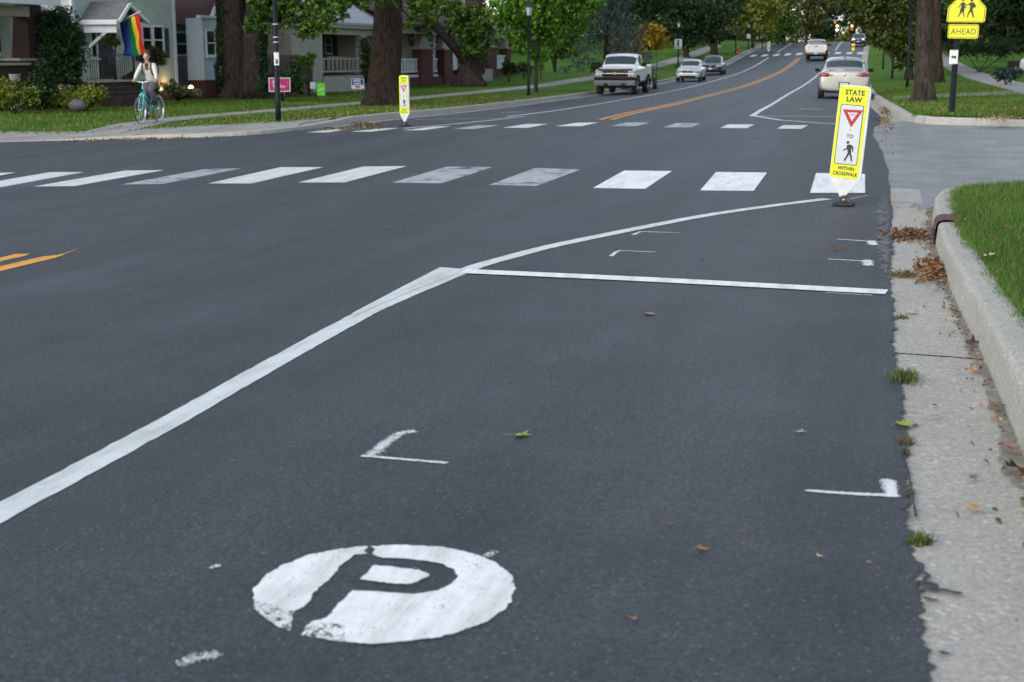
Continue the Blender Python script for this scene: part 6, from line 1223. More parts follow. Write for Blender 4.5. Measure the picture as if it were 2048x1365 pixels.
# yellow warning post on the right side of the far crossing
_p = gp(1706, 104); r = thing('warning_sign', (_p.x, _p.y, _p.z), 'narrow yellow crossing sign at the crest on the right side', 'street sign'); pl = plate((0, 0, 0), radians(-4)); m = MB(); m.tube([(0, .02, 0), (0, .02, 1.1)], .03, 6); m.build('post', 'black_metal', r, False); m = MB(); m.prism(rrect(-.15, .15, .1, .42, .02), 0, .02, pl); m.prism(rrect(-.19, .19, .62, .86, .04), 0, .02, pl); m.build('yellow_panel', 'gold_sheet', r, False); m = MB(); m.prism(rrect(-.14, .14, .40, .64, .02), .0, .022, pl); m.build('orange_panel', 'hydrant', r, False)

# ------------------------------------------------------------------ foliage
def leafmat(name, cols, trans=.22): M[name] = m_island(name, cols, .55, trans)
leafmat('leaf_green', [(0.048, 0.116, 0.016), (0.068, 0.150, 0.022), (0.095, 0.177, 0.027), (0.054, 0.129, 0.027), (0.136, 0.204, 0.034)])
leafmat('leaf_bright', [(0.081, 0.203, 0.016), (0.108, 0.257, 0.024), (0.149, 0.297, 0.027), (0.068, 0.176, 0.019)])
leafmat('leaf_dark', [(0.019, 0.047, 0.014), (0.027, 0.061, 0.017), (0.037, 0.073, 0.024), (0.022, 0.055, 0.022)])
leafmat('leaf_olive', [(0.047, 0.089, 0.017), (0.068, 0.111, 0.021), (0.093, 0.119, 0.025), (0.043, 0.085, 0.019), (0.136, 0.128, 0.025)])
leafmat('leaf_yellowgreen', [(0.169, 0.221, 0.026), (0.234, 0.247, 0.029), (0.117, 0.195, 0.026), (0.312, 0.260, 0.033), (0.091, 0.156, 0.021)])
leafmat('leaf_yellow', [(.40, .29, .02), (.46, .33, .03), (.28, .24, .025), (.22, .22, .025), (.48, .27, .02)])
leafmat('leaf_spruce', [(0.029, 0.058, 0.048), (0.043, 0.077, 0.067), (0.058, 0.096, 0.086), (0.024, 0.048, 0.040)], .1)
leafmat('leaf_rust', [(.09, .10, .03), (.08, .11, .025), (.06, .10, .025), (.12, .10, .03)])
leafmat('leaf_wood', [(0.032, 0.064, 0.016), (0.048, 0.088, 0.020), (0.024, 0.056, 0.016), (0.072, 0.096, 0.024)])
leafmat('leaf_shrub', [(0.135, 0.203, 0.027), (0.203, 0.257, 0.034), (0.095, 0.162, 0.022), (0.351, 0.338, 0.041), (0.068, 0.121, 0.019)])
leafmat('leaf_purple', [(.05, .025, .03), (.07, .04, .045), (.03, .035, .02), (.04, .05, .02)])
leafmat('leaf_mum', [(.40, .15, .02), (.30, .11, .02), (.08, .08, .02), (.45, .2, .03)])
leafmat('flower_white', [(.5, .5, .42), (.08, .12, .03), (.05, .09, .02), (.45, .42, .2)])
leafmat('leaf_ivy', [(0.017, 0.042, 0.012), (0.024, 0.060, 0.015), (0.034, 0.072, 0.022)], .1)
def leaves(centers, L, rng, droop=.35, up=.4, wid=.5):                         # folded leaf blades at the given points
    n = len(centers); C = np.asarray(centers); nrm = rng.normal(size=(n, 3)); nrm[:, 2] = np.abs(nrm[:, 2]) + up; nrm /= np.linalg.norm(nrm, axis=1)[:, None]
    t = rng.normal(size=(n, 3)); t -= nrm*np.sum(t*nrm, 1)[:, None]; t /= np.linalg.norm(t, axis=1)[:, None]; t[:, 2] -= droop; t /= np.linalg.norm(t, axis=1)[:, None]; b = np.cross(nrm, t); s = (L*rng.uniform(.6, 1.25, n))[:, None]
    V = np.zeros((n, 4, 3)); V[:, 0] = C - t*s*.5; V[:, 1] = C + b*s*wid*.5 + nrm*s*.10 - t*s*.05; V[:, 2] = C + t*s*.5 - nrm*s*.12; V[:, 3] = C - b*s*wid*.5 + nrm*s*.10 - t*s*.05
    return V.reshape(-1, 3), np.arange(4*n).reshape(n, 4)
def blob_points(blobs, rng, clus=.16, per=26, flat=.8):                         # blob: centre, (rx, ry, rz), number of leaves
    out = []
    for c, r, n in blobs:
        k = max(3, n//per); d = rng.normal(size=(k, 3)); d /= np.linalg.norm(d, axis=1)[:, None]; rad = rng.uniform(.15, 1, k)**.45; cc = np.array(c) + d*rad[:, None]*np.array(r)
        idx = rng.integers(0, k, n); sz = rng.uniform(.6, 1.5, k)[idx][:, None]; mr = (r[0]*r[1]*r[2])**(1/3.)
        out.append(cc[idx] + rng.normal(size=(n, 3))*np.array([1, 1, flat])*mr*clus*sz)
    return np.concatenate(out)
def pxblob(px, py, rx, ry, d, n, dep=1.): p = P3(px, py, d); k = d/CF; return (tuple(p), (rx*k*1.0, rx*k*dep, ry*k), n)
def tree(name, label, base, limbs, blobs, L, mat, bark='bark', seed=1, group=None, clus=.16, per=26, twigs=True, up=.4):
    rng = np.random.default_rng(seed); t = thing(name, base, label, 'tree', group); m = MB()
    for pts, rads in limbs:
        pts = [Vector(p) for p in pts]
        if rads[0] > .24 and pts[0].z < pts[1].z < pts[-1].z and (pts[0] - Vector(base)).length < 2.5:
            rr = random.Random(seed); zs_ = [p.z for p in pts]; H_ = frange(zs_[0], zs_[0] + 2., .07)[:-1] + frange(zs_[0] + 2., zs_[-1], .35); r0 = rads[min(3, len(rads)-1)]; fl = max(rads[0]/max(r0, .01) - 1, .25); ph = rr.uniform(0, 6); N_ = 40; vs = []
            for z in H_:
                cx, cy = lerp(z, zs_, [p.x for p in pts]), lerp(z, zs_, [p.y for p in pts]); cx = (cx + lerp(z+.3, zs_, [p.x for p in pts]))/2; e = math.exp(-max(0, z - zs_[0] - .2)/.42); rb = lerp(z, [zs_[0], zs_[0]+2.5] + [q for q in zs_ if q > zs_[0]+2.5], [r0*1.06, r0*1.03] + [rads[i] for i, q in enumerate(zs_) if q > zs_[0]+2.5])
                for k in range(N_): a = 2*pi*k/N_; r = rb*(1 + fl*e*(.75 + .35*cos(5*a+ph) + .2*cos(3*a+2*ph)) + .025*sin(7*a + z*.7 + ph) + .02*sin(3*a - z*1.1) + rr.uniform(-.012, .012)); vs.append((cx + r*cos(a), cy + r*sin(a), z))
            m.add(vs, [(i*N_+k, i*N_+(k+1) % N_, (i+1)*N_+(k+1) % N_, (i+1)*N_+k) for i in range(len(H_)-1) for k in range(N_)], 0, True); continue
        P2 = []; R2 = []; rr = random.Random(seed)
        for i in range(len(pts)-1):
            for k in range(4):
                f = k/4; q = pts[i].lerp(pts[i+1], f); j = rads[i]*.12*(0 if (i == 0 and k == 0) else 1); P2.append(q + Vector((rr.uniform(-j, j), rr.uniform(-j, j), 0))); R2.append((rads[i]+(rads[i+1]-rads[i])*f)*rr.uniform(.95, 1.05))
        P2.append(pts[-1]); R2.append(rads[-1]); m.tube(P2, R2, 16 if rads[0] > .25 else 8)
    if twigs and limbs:
        src = [Vector(p) for pts, _ in limbs for p in pts[1:]]
        for c, r, n in blobs:
            c = Vector(c); s = min(src, key=lambda p: (p-c).length); m.tube([s, s.lerp(c, .5) + Vector((0, 0, .25)), c], [.07, .045, .02], 5)
            for k in range(3): q = c + Vector((rng.normal()*r[0]*.5, rng.normal()*r[1]*.5, rng.normal()*r[2]*.4)); m.tube([c, q], [.025, .008], 4)
    if m.v: m.build('trunk', bark, t)
    V, F = leaves(blob_points(blobs, rng, clus, per), L, rng, up=up); big_mesh('crown', V, F, mat, t); return t
def trunk_from(px, py, d, wpx, topy, topx=None, flare=1.5):                     # a trunk as seen in the photograph: base, radius from its width
    b = P3(px, py, d); r = wpx/2/CF*d; tp = P3(topx or px, topy, d); z = tp.z - b.z
    return [([b + Vector((0, 0, -.15)), b + Vector((0, 0, .12)), b + Vector((0, 0, .55)), b.lerp(tp, .45), tp, tp + (tp-b).normalized()*2.0], [r*flare*1.15, r*flare, r*1.12, r*1.0, r*.95, r*.8])], b, tp
def dome(c, R, H, n, k=9, seed=0):                                             # the crown above the frame
    rr = random.Random(seed); out = []
    for i in range(k): a = 2*pi*i/k + rr.uniform(-.3, .3); q = R*rr.uniform(.35, .8); out.append(((c[0]+q*cos(a), c[1]+q*sin(a), c[2]+rr.uniform(.1, .75)*H), (R*.45, R*.45, H*.28), n//k))
    return out
# ivy clad double trunk
d = 60.; b = P3(487, 186, d); kx = d/CF
L1 = ([b + Vector((-.1, 0, -.3)), P3(478, 180, d), P3(472, 130, d), P3(466, 60, d), P3(462, 0, d), P3(458, -60, d)], [.95, .75, .62, .53, .5, .45]); L2 = ([b + Vector((.35, -.2, -.3)), P3(503, 182, d-.6), P3(506, 120, d-.6), P3(508, 50, d-.6), P3(512, 0, d-.6), P3(520, -60, d-.6)], [.62, .52, .47, .42, .40, .36])
tw = tree('ivy_tree', 'double trunked tree with ivy up its sides behind the magenta yard sign', b, [L1, L2], [pxblob(420+q[0], -60+q[1], 60, 40, d, 500) for q in ((0, 0), (60, -30), (120, 0))] + dome((b.x, b.y, 7.), 6., 6., 5000, 10, 3), .34, 'leaf_green', 'bark_grey', 11)
rng = np.random.default_rng(3); pts = []
for pts_, sx, sz in ((L1, -1, 1.), (L2, 1, 1.)):
    for i in range(2600): f = rng.uniform(0, 1)**.8*(len(pts_[0])-2); i_ = int(f); p = pts_[0][i_+1].lerp(pts_[0][min(i_+2, len(pts_[0])-1)], f-i_); r_ = pts_[1][i_+1]; a = (pi if sx < 0 else 0) + radians(14.7) + rng.normal(0, .55); pts.append((p.x + cos(a)*r_*rng.uniform(1., 1.25), p.y + sin(a)*r_*rng.uniform(1., 1.25), p.z + rng.normal(0, .1)))
V, F = leaves(pts, .15, rng); big_mesh('ivy', V, F, 'leaf_ivy', tw)
# overhanging sprays of an oak on the verge (leafy branches in front of the houses)
ob = gl(640, 236); ob.x, ob.y = -15.6, 36.; d = 47.
d = 50.; base, = (P3(767, 207, d),)
bl = [pxblob(*q, d - 4, n, .8) for *q, n in ((520, 6, 34, 22, 420), (505, 40, 22, 20, 260), (560, 10, 34, 26, 420), (600, 26, 36, 26, 460), (640, 30, 34, 30, 460), (570, 45, 26, 18, 220), (660, 8, 38, 20, 380), (700, -10, 40, 22, 350), (610, 62, 26, 16, 200), (655, 60, 20, 12, 130), (715, 6, 20, 16, 160), (580, -30, 90, 25, 900), (500, 55, 14, 10, 60), (533, 58, 10, 8, 40), (690, 35, 12, 10, 50))]
bl2 = [pxblob(*q, d - 2, n, .8) for *q, n in ((760, -8, 50, 14, 260), (835, 8, 34, 30, 380), (860, 30, 26, 22, 220), (822, 40, 14, 18, 120))]
lm, b_, tp = trunk_from(768, 208, d, 58, -5, 778, 1.45)
lm += [([P3(775, -20, d), P3(740, -30, d-1.5), P3(690, -8, d-3), P3(640, 22, d-4), P3(600, 40, d-4)], [.22, .16, .10, .05, .02]), ([P3(775, -30, d), P3(640, -70, d-2), P3(560, -30, d-4), P3(520, 10, d-4), P3(505, 48, d-4)], [.22, .16, .1, .06, .02])]
tree('shade_tree', 'thick straight trunk on the verge with low leafy boughs left of it', base, lm, bl + bl2 + dome((base.x-1, base.y, 7.5), 7.5, 7, 9000, 12, 5), .22, 'leaf_green', 'bark', 12, clus=.2, per=22)
# tree with the leaning limb
d = 80.; b = P3(942, 163, d); lm = [([b + Vector((0, 0, -.3)), P3(940, 158, d), P3(942, 120, d), P3(945, 60, d), P3(948, 10, d), P3(950, -60, d)], [.95, .78, .62, .52, .5, .4]), ([P3(943, 135, d), P3(925, 108, d-.5), P3(895, 75, d-1), P3(868, 45, d-1.5), P3(845, 15, d-2), P3(825, -15, d-2)], [.42, .36, .34, .30, .27, .24]), ([P3(950, 150, d), P3(966, 112, d), P3(975, 85, d), P3(985, 60, d)], [.45, .36, .28, .18])]
bl = [pxblob(*q, d-1.5, n, .9) for *q, n in ((940, 70, 34, 34, 700), (955, 105, 22, 18, 300), (935, 100, 14, 16, 160), (930, 35, 40, 22, 460), (970, 40, 30, 30, 420), (880, 10, 40, 16, 360), (845, 14, 24, 18, 300), (905, 20, 22, 18, 240), (860, 40, 20, 14, 110), (975, 75, 16, 16, 160), (830, 45, 12, 18, 90), (880, 50, 22, 12, 120), (905, 55, 18, 14, 110), (855, 62, 20, 10, 70), (840, -10, 40, 18, 400))]
tree('leaning_limb_tree', 'tree with a long limb leaning left over the brick bungalow', b, lm, bl + dome((b.x, b.y, 8.), 7, 7, 5000, 10, 8), .30, 'leaf_green', 'bark_grey', 13, clus=.2, per=22)
# slender young tree with a full bright crown
d = 69.; lm, b, tp = trunk_from(1072, 182, d, 7, 90, 1073, 1.15); lm += [([P3(1072, 100, d), P3(1045, 40, d), P3(1030, 0, d)], [.07, .05, .02]), ([P3(1072, 95, d), P3(1100, 40, d), P3(1130, 0, d)], [.07, .05, .02])]
bl = [pxblob(*q, d, n, .9) for *q, n in ((1080, 20, 62, 50, 1900), (1040, 50, 40, 40, 900), (1110, 60, 42, 36, 900), (1150, 15, 40, 40, 900), (1015, 20, 30, 34, 600), (1000, 45, 16, 20, 160), (1070, 100, 44, 20, 500), (1180, 5, 22, 30, 300), (1090, -40, 90, 50, 1800), (1150, 50, 24, 16, 220), (1040, 90, 24, 18, 200))]
tree('young_maple', 'slender young maple with bright green crown by the frosted lantern post', b, lm, bl, .26, 'leaf_bright', 'bark_grey', 14, clus=.18)
d = 84.; b = P3(1110, 145, d); tree('small_tree', 'small many stemmed tree behind the slender young maple', b, [([b, P3(1104, 120, d), P3(1096, 95, d)], [.07, .05, .03]), ([b, P3(1112, 120, d), P3(1118, 95, d)], [.07, .05, .03]), ([b, P3(1108, 118, d), P3(1108, 90, d)], [.06, .05, .03])], [pxblob(*q, d, n) for *q, n in ((1105, 85, 40, 28, 900), (1090, 110, 22, 14, 240), (1128, 105, 24, 16, 260), (1140, 75, 24, 20, 300))], .24, 'leaf_green', 'bark', 15)
# blue spruce
d = 96.; b = P3(1212, 140, d); rng = np.random.default_rng(6); pts = []
for i in range(6500): h = rng.uniform(0, 1); R_ = 2.9*(1-h)**.8 + .15; a = rng.uniform(0, 2*pi); q = R_*rng.uniform(.45, 1)**.5; lay = .18*sin(h*60); pts.append((b.x + q*cos(a)*(1+lay), b.y + q*sin(a)*(1+lay), b.z + .2 + h*8 - q*.16))
t = thing('spruce_tree', b, 'blue grey spruce behind the white pickup', 'tree'); m = MB(); m.tube([b, b + Vector((0, 0, 8))], [.2, .03], 8); m.build('trunk', 'bark', t); V, F = leaves(pts, .30, rng, .5, .2, .28); big_mesh('crown', V, F, 'leaf_spruce', t)
# clump of trunks behind the pickup, with a limb leaning right
d = 112.; b = P3(1236, 114, d); lm = [([P3(1230, 114, d), P3(1228, 90, d), P3(1224, 40, d), P3(1218, -30, d)], [.42, .34, .30, .25]), ([P3(1243, 114, d), P3(1244, 80, d), P3(1246, 30, d), P3(1250, -30, d)], [.40, .34, .30, .25]), ([P3(1262, 110, d), P3(1278, 75, d), P3(1295, 40, d), P3(1306, 5, d), P3(1312, -40, d)], [.26, .24, .22, .2, .18]), ([P3(1250, 92, d), P3(1268, 72, d), P3(1285, 60, d)], [.14, .12, .08])]
bl = [pxblob(*q, d, n) for *q, n in ((1240, -12, 70, 22, 1100), (1290, 15, 40, 24, 500), (1200, 30, 40, 26, 500), (1330, -4, 40, 26, 600), (1270, 30, 26, 16, 160), (1190, 5, 40, 24, 600), (1235, 30, 20, 18, 160))]
tree('clump_maple', 'clump of dark trunks with one limb leaning right behind the white pickup', b, lm, bl + dome((b.x, b.y, 9), 7, 7, 3500, 9, 2), .38, 'leaf_dark', 'bark_grey', 16)
d = 124.; b = P3(1298, 106, d); tree('yellow_maple', 'small golden yellow maple behind the leaning limb', b, [([b, P3(1298, 80, d)], [.12, .08])], [pxblob(*q, d, n) for *q, n in ((1298, 75, 34, 22, 900), (1322, 72, 24, 20, 500), (1272, 85, 22, 18, 420), (1300, 92, 30, 12, 360), (1290, 58, 24, 12, 240))], .34, 'leaf_yellow', 'bark', 17)
d = 140.; lm, b, tp = trunk_from(1373, 119, d, 10, 90, 1372, 1.2); tree('dark_maple', 'dark round crowned tree above the white compact car', b, lm, [pxblob(*q, d, n) for *q, n in ((1378, 50, 50, 42, 2200), (1345, 60, 28, 28, 600), (1420, 55, 36, 36, 900), (1380, 5, 60, 30, 1200), (1395, 82, 40, 14, 420), (1352, 20, 30, 26, 500))], .42, 'leaf_dark', 'bark', 18)
d = 150.; lm, b, tp = trunk_from(1428, 114, d, 13, 80, 1428, 1.2); tree('verge_tree', 'dark trunked tree on the verge above the black sedan', b, lm, [pxblob(*q, d, n) for *q, n in ((1430, 30, 46, 40, 1400), (1445, 70, 30, 16, 260), (1410, 0, 50, 30, 900), (1465, 10, 34, 28, 600))], .46, 'leaf_dark', 'bark', 19)
d = 165.; b = gl(1502, 97); b = P3(1505, 96, d); tree('verge_tree', 'yellow green maple over the lamp posts before the crest', b, [([b, P3(1505, 70, d)], [.2, .16])], [pxblob(*q, d, n) for *q, n in ((1495, 30, 46, 36, 1500), (1530, 20, 36, 34, 900), (1470, 45, 22, 24, 360), (1520, 58, 34, 14, 340), (1490, -10, 60, 26, 900))], .5, 'leaf_yellowgreen', 'bark', 20)
d = 185.; b = P3(1568, 92, d); tree('verge_tree', 'mid green tree left of the road crest', b, [([b, P3(1568, 60, d)], [.2, .16])], [pxblob(*q, d, n) for *q, n in ((1560, 30, 34, 44, 1500), (1580, 60, 24, 28, 500), (1550, 70, 26, 18, 360), (1570, -10, 44, 26, 700))], .55, 'leaf_green', 'bark', 21)
d = 215.; b = P3(1612, 88, d); tree('verge_tree', 'olive and rust tree behind the silver pickup', b, [([b, P3(1612, 50, d)], [.25, .16]), ([P3(1594, 90, d), P3(1594, 50, d)], [.2, .15])], [pxblob(*q, d, n) for *q, n in ((1600, 20, 34, 44, 1100), (1625, 40, 28, 30, 700), (1600, 60, 22, 18, 300), (1640, 10, 34, 34, 900))], .62, 'leaf_rust', 'bark', 22)
d = 235.; b = P3(1650, 88, d); tree('verge_tree', 'dark tree left of the far traffic lights', b, [([b, P3(1650, 50, d)], [.25, .16])], [pxblob(*q, d, n) for *q, n in ((1645, 60, 32, 26, 1300), (1635, 30, 30, 30, 800), (1660, 15, 26, 24, 500), (1690, 5, 40, 22, 900), (1688, 34, 24, 18, 420), (1706, 50, 12, 16, 120), (1650, -14, 60, 22, 900))], .66, 'leaf_dark', 'bark', 23)
d = 250.; b = P3(1682, 94, d); tree('far_bush', 'pale yellow green bush at the end of the street', b, [], [pxblob(*q, d, n) for *q, n in ((1678, 82, 26, 13, 900), (1700, 78, 20, 12, 500), (1660, 86, 14, 9, 240), (1690, 90, 30, 8, 400))], .6, 'leaf_yellowgreen', 'bark', 24)
d = 255.; b = P3(1725, 92, d); tree('far_bush', 'grey green tree at the end of the street right of the pale bush', b, [], [pxblob(*q, d, n) for *q, n in ((1725, 78, 24, 16, 900), (1745, 65, 24, 24, 700))], .6, 'leaf_olive', 'bark', 25)
# right side
d = 78.; b = P3(1818, 160, d); lm = [([b, P3(1820, 120, d), P3(1826, 70, d), P3(1826, -20, d)], [.25, .2, .18, .15]), ([P3(1826, 30, d), P3(1790, 20, d), P3(1750, 30, d), P3(1725, 50, d)], [.12, .08, .05, .02])]
bl = [pxblob(*q, d, n, 1.) for *q, n in ((1790, 30, 50, 36, 1500), (1740, 20, 34, 30, 700), (1770, 70, 34, 26, 620), (1810, 80, 28, 28, 600), (1790, 105, 26, 16, 320), (1745, 55, 22, 18, 260), (1715, 40, 16, 14, 130), (1720, 5, 40, 20, 600), (1812, 115, 20, 14, 220), (1800, 132, 14, 8, 90), (1770, -16, 70, 20, 900), (1760, 92, 14, 8, 60))]
tree('verge_tree', 'olive leaved tree with low boughs over the dark posts', b, lm, bl + dome((b.x-1, b.y, 8), 6.5, 6, 3000, 9, 4), .30, 'leaf_olive', 'bark', 26, clus=.2)
d = 41.; lm, b, tp = trunk_from(1848, 204, d, 32, 0, 1850, 1.5); tree('shade_tree', 'thickest bare trunk right of the road beside the school sign post', b, lm, [pxblob(*q, d, n) for *q, n in ((1800, -90, 120, 60, 900), (1900, -90, 120, 60, 900))] + dome((b.x, b.y, 8), 7, 7, 5000, 10, 6), .3, 'leaf_green', 'bark_grey', 27)
d = 66.; lm, b, tp = trunk_from(1876, 166, d, 17, 0, 1874, 1.3); tree('shade_tree', 'second trunk half hidden behind the thickest right trunk', b, lm, dome((b.x, b.y, 8), 6, 7, 3000, 9, 7), .34, 'leaf_olive', 'bark', 28)
# dark trees across the right lawn
kinds = ['leaf_dark', 'leaf_green', 'leaf_dark', 'leaf_olive', 'leaf_dark', 'leaf_green']
for i, (px, py, d, rx, lab) in enumerate(((1900, 100, 92, 60, 'dark tree behind the school sign, its foliage reaching the lawn'), (1960, 105, 88, 70, 'leafy green tree across the lawn right of the school sign'), (2030, 100, 80, 60, 'dark tree at the right edge hanging over the hidden house'), (1830, 92, 120, 60, 'olive tree in the background behind the thickest right trunk'), (1985, 100, 104, 80, 'deep green tree farthest behind the right lawn'), (1880, 96, 135, 70, 'tree in the gap between the two right trunks and the school sign'))):
    b = P3(px, py, d); tree('lawn_tree', lab, b, [([b, P3(px+4, 30, d), P3(px+8, -40, d)], [.3, .25, .2])], [pxblob(px + q[0], q[1], q[2], q[3], d, q[4]) for q in ((0, 10, rx, 34, 1300), (-30, 45, rx*.6, 26, 600), (30, 48, rx*.6, 26, 600), (0, -25, rx*1.2, 34, 1300), (10, 72, rx*.7, 16, 360))], .36, kinds[i], 'bark', 40+i, 'trees across the right lawn')
# trees between and behind the left houses and along the street beyond: one mass that reads as a wood
rng = np.random.default_rng(99); bl = []
for x, y, z, r, n in [(-48 + rng.uniform(-4, 4), yy, 5.5, 6., 900) for yy in range(40, 150, 9)] + [(-38 + rng.uniform(-5, 5) + AX(yy), yy, 5 + GZ(-38, yy), 6.5, 900) for yy in range(118, 290, 11)] + [(-27 + rng.uniform(-4, 4), yy, 5 + GZ(-27, yy), 5.5, 700) for yy in range(165, 300, 14)] + [(16 + rng.uniform(-3, 4), yy, 5 + GZ(16, yy), 6., 800) for yy in range(110, 300, 13)] + [(35 + rng.uniform(-3, 4), yy, 6 + GZ(35, yy), 7., 800) for yy in range(80, 300, 15)] + [(AX(290) + xx, 292 + rng.uniform(-5, 5), 6.5, 7, 1000) for xx in range(-30, 30, 6)]:
    bl.append(((x, y, z), (r, r, r*.95), n)); bl.append(((x, y, z - r*.75), (r*.9, r*.9, r*.45), n//2)); bl.append(((x, y, z + r*.9), (r*.8, r*.8, r*.6), n//3))
V, F = leaves(blob_points(bl, rng, .2), .75, rng); w = big_mesh('woodland', V, F, 'leaf_wood'); struct(w, 'stuff')
# ------------------------------------------------------------------ shrubs, hedges, plants
def shrub(name, label, px, py, d, blobs, L, mat, seed, group=None, cat='shrub', stems=True, clus=.22):
    b = P3(px, py, d); b.z = min(b.z, GZ(b.x, b.y)+.02); rng = np.random.default_rng(seed); t = thing(name, b, label, cat, group); bb = [pxblob(*q, d, n, .9) for *q, n in blobs]
    if stems:
        m = MB()
        for c, r, n in bb: m.tube([b, Vector(c)], [.03, .012], 5)
        m.build('stems', 'bark', t)
    bb = [(c, r, int(n*1.5)) for c, r, n in bb]; V, F = leaves(blob_points(bb, rng, clus, 18), L, rng); big_mesh('foliage', V, F, mat, t); return t
shrub('flowering_shrub', 'yellow green bush at the left edge in front of the urn', 28, 216, 43.5, [(20, 190, 40, 24, 900), (55, 195, 22, 20, 400), (10, 172, 14, 14, 160), (40, 172, 10, 10, 90), (-10, 195, 30, 24, 400)], .12, 'leaf_shrub', 51)
shrub('cone_shrub', 'dark clipped conical evergreen beside the brick pillar', 82, 212, 45.5, [(82, 190, 30, 26, 1500), (84, 160, 24, 24, 1000), (83, 138, 14, 16, 420), (82, 126, 8, 10, 160)], .11, 'leaf_dark', 52)
shrub('tall_shrub', 'tall dark bush between the brick porch and the mint house', 120, 200, 49, [(110, 60, 32, 40, 1500), (130, 110, 34, 50, 1900), (105, 110, 28, 50, 1500), (140, 70, 20, 30, 500), (120, 165, 40, 30, 1300), (150, 140, 12, 24, 240)], .15, 'leaf_dark', 53)
shrub('tall_shrub', 'thin purple leaved bush at the mint house corner', 150, 180, 50, [(130, 30, 26, 20, 220), (155, 70, 12, 26, 220), (162, 85, 10, 12, 110), (115, 25, 16, 16, 110)], .13, 'leaf_purple', 54)
shrub('flowering_shrub', 'rounded lime bush below the stoop with a boulder before it', 170, 208, 45.5, [(180, 192, 28, 18, 900), (155, 198, 20, 14, 400), (125, 198, 22, 14, 420), (110, 200, 14, 12, 240), (195, 195, 14, 16, 260)], .11, 'leaf_shrub', 55)
shrub('flower_bed', 'low white flowers behind the lime bush', 136, 184, 47.5, [(135, 180, 12, 8, 160), (124, 176, 8, 8, 90)], .10, 'flower_white', 56)
shrub('flower_bed', 'mixed leafy flower bed at the foot of the mint house corner', 355, 188, 57, [(345, 178, 18, 9, 300), (370, 182, 18, 8, 300), (390, 184, 10, 6, 130), (330, 172, 10, 10, 160), (345, 165, 6, 8, 60)], .13, 'flower_white', 57)
shrub('flower_bed', 'dark green plants around the letter box stoop', 262, 172, 53, [(258, 165, 14, 12, 260), (290, 178, 20, 12, 340), (262, 152, 5, 8, 60), (240, 176, 10, 8, 130), (215, 190, 14, 9, 240), (232, 188, 12, 9, 220), (305, 182, 14, 9, 220)], .12, 'leaf_olive', 58)
shrub('hanging_basket', 'green hanging basket in front of the mint house door', 222, 80, 52.5, [(222, 78, 15, 13, 520), (212, 86, 8, 8, 120), (233, 84, 8, 8, 120)], .10, 'leaf_olive', 59, cat='hanging basket', stems=False)
shrub('window_basket', 'rusty brown window basket under the double window', 305, 118, 55.5, [(300, 104, 16, 10, 320), (320, 112, 14, 12, 320), (300, 122, 18, 10, 320), (318, 124, 16, 8, 260), (290, 114, 8, 14, 160)], .11, 'leaf_rust', 60, cat='plant')
shrub('hedge', 'dark green bush in front of the side deck', 565, 186, 56, [(560, 165, 36, 20, 1500), (590, 162, 18, 22, 700), (540, 168, 20, 16, 500), (592, 136, 12, 14, 240)], .13, 'leaf_ivy', 61)
shrub('porch_plant', 'pale green plant beside the deck stair rail', 618, 150, 63.5, [(618, 118, 12, 12, 260), (612, 128, 12, 14, 240), (600, 120, 10, 10, 110)], .14, 'leaf_bright', 62)
shrub('climbing_vine', 'dark vine on the porch post left of the thick trunk', 733, 170, 65, [(732, 110, 10, 22, 600), (734, 140, 12, 24, 700), (728, 90, 8, 14, 200), (738, 160, 12, 14, 300)], .14, 'leaf_ivy', 63)
for px, py, d, lab in ((896, 145, 92, 'orange mum left of its twin by the brick pillar'), (912, 144, 92, 'orange mum beside the leaning limb trunk')):
    shrub('mum_plant', lab, px, py+6, d, [(px, py, 8, 6, 300)], .11, 'leaf_mum', int(px), 'orange mums by the brick bungalow', 'plant', False)
for px, py, d, lab in ((901, 153, 91, 'small pumpkin under the left mum'), (922, 155, 90, 'pumpkin at the foot of the leaning limb trunk')):
    p = P3(px, py, d); t = thing('pumpkin', p, lab, 'pumpkin', 'pumpkins by the brick bungalow'); m = MB(); m.ball((0, 0, .12), (.2, .2, .15), 14, 10); m.v = [(x*(1+.05*cos(7*atan2(y, x))), y*(1+.05*cos(7*atan2(y, x))), z) for x, y, z in m.v]; m.build('fruit', 'pumpkin_skin' if 'pumpkin_skin' in M else 'hydrant', t, False); m = MB(); m.tube([(0, 0, .26), (.02, 0, .33)], [.03, .02], 6); m.build('stem', 'bark', t, False)
shrub('hedge', 'trimmed dark shrub beside the grey steps', 1018, 148, 86, [(1012, 136, 10, 12, 400), (1024, 138, 9, 11, 300)], .16, 'leaf_ivy', 64)
shrub('hedge', 'low round bush behind the frosted lantern post', 1048, 144, 90, [(1045, 135, 16, 9, 400), (1055, 138, 14, 7, 300)], .16, 'leaf_olive', 65)
shrub('hedge', 'yellow green bush right of the slender young maple trunk', 1082, 142, 90, [(1082, 134, 7, 8, 200)], .16, 'leaf_yellowgreen', 66)
shrub('hedge', 'dark rounded bush left of the white pickup', 1196, 142, 92, [(1194, 134, 14, 9, 600)], .15, 'leaf_ivy', 67)
for q, lab in (((1640, 92, 230), 'low shrubs at the crest left of the far traffic lights'),): shrub('hedge', lab, q[0], q[1], q[2], [(1585, 90, 30, 7, 400), (1640, 88, 22, 8, 400)], .4, 'leaf_olive', 68)
shrub('hedge', 'dark low shrubs along the far side of the right lawn', 1960, 104, 84, [(1930, 98, 40, 12, 700), (1990, 96, 40, 14, 700), (2035, 92, 20, 14, 300)], .2, 'leaf_dark', 69)
shrub('cut_branches', 'grey pile of cut branches beside the sawn stump', 2012, 156, 57, [(2010, 150, 22, 8, 300), (2030, 146, 16, 7, 200)], .22, 'leaf_spruce', 70, cat='branches')
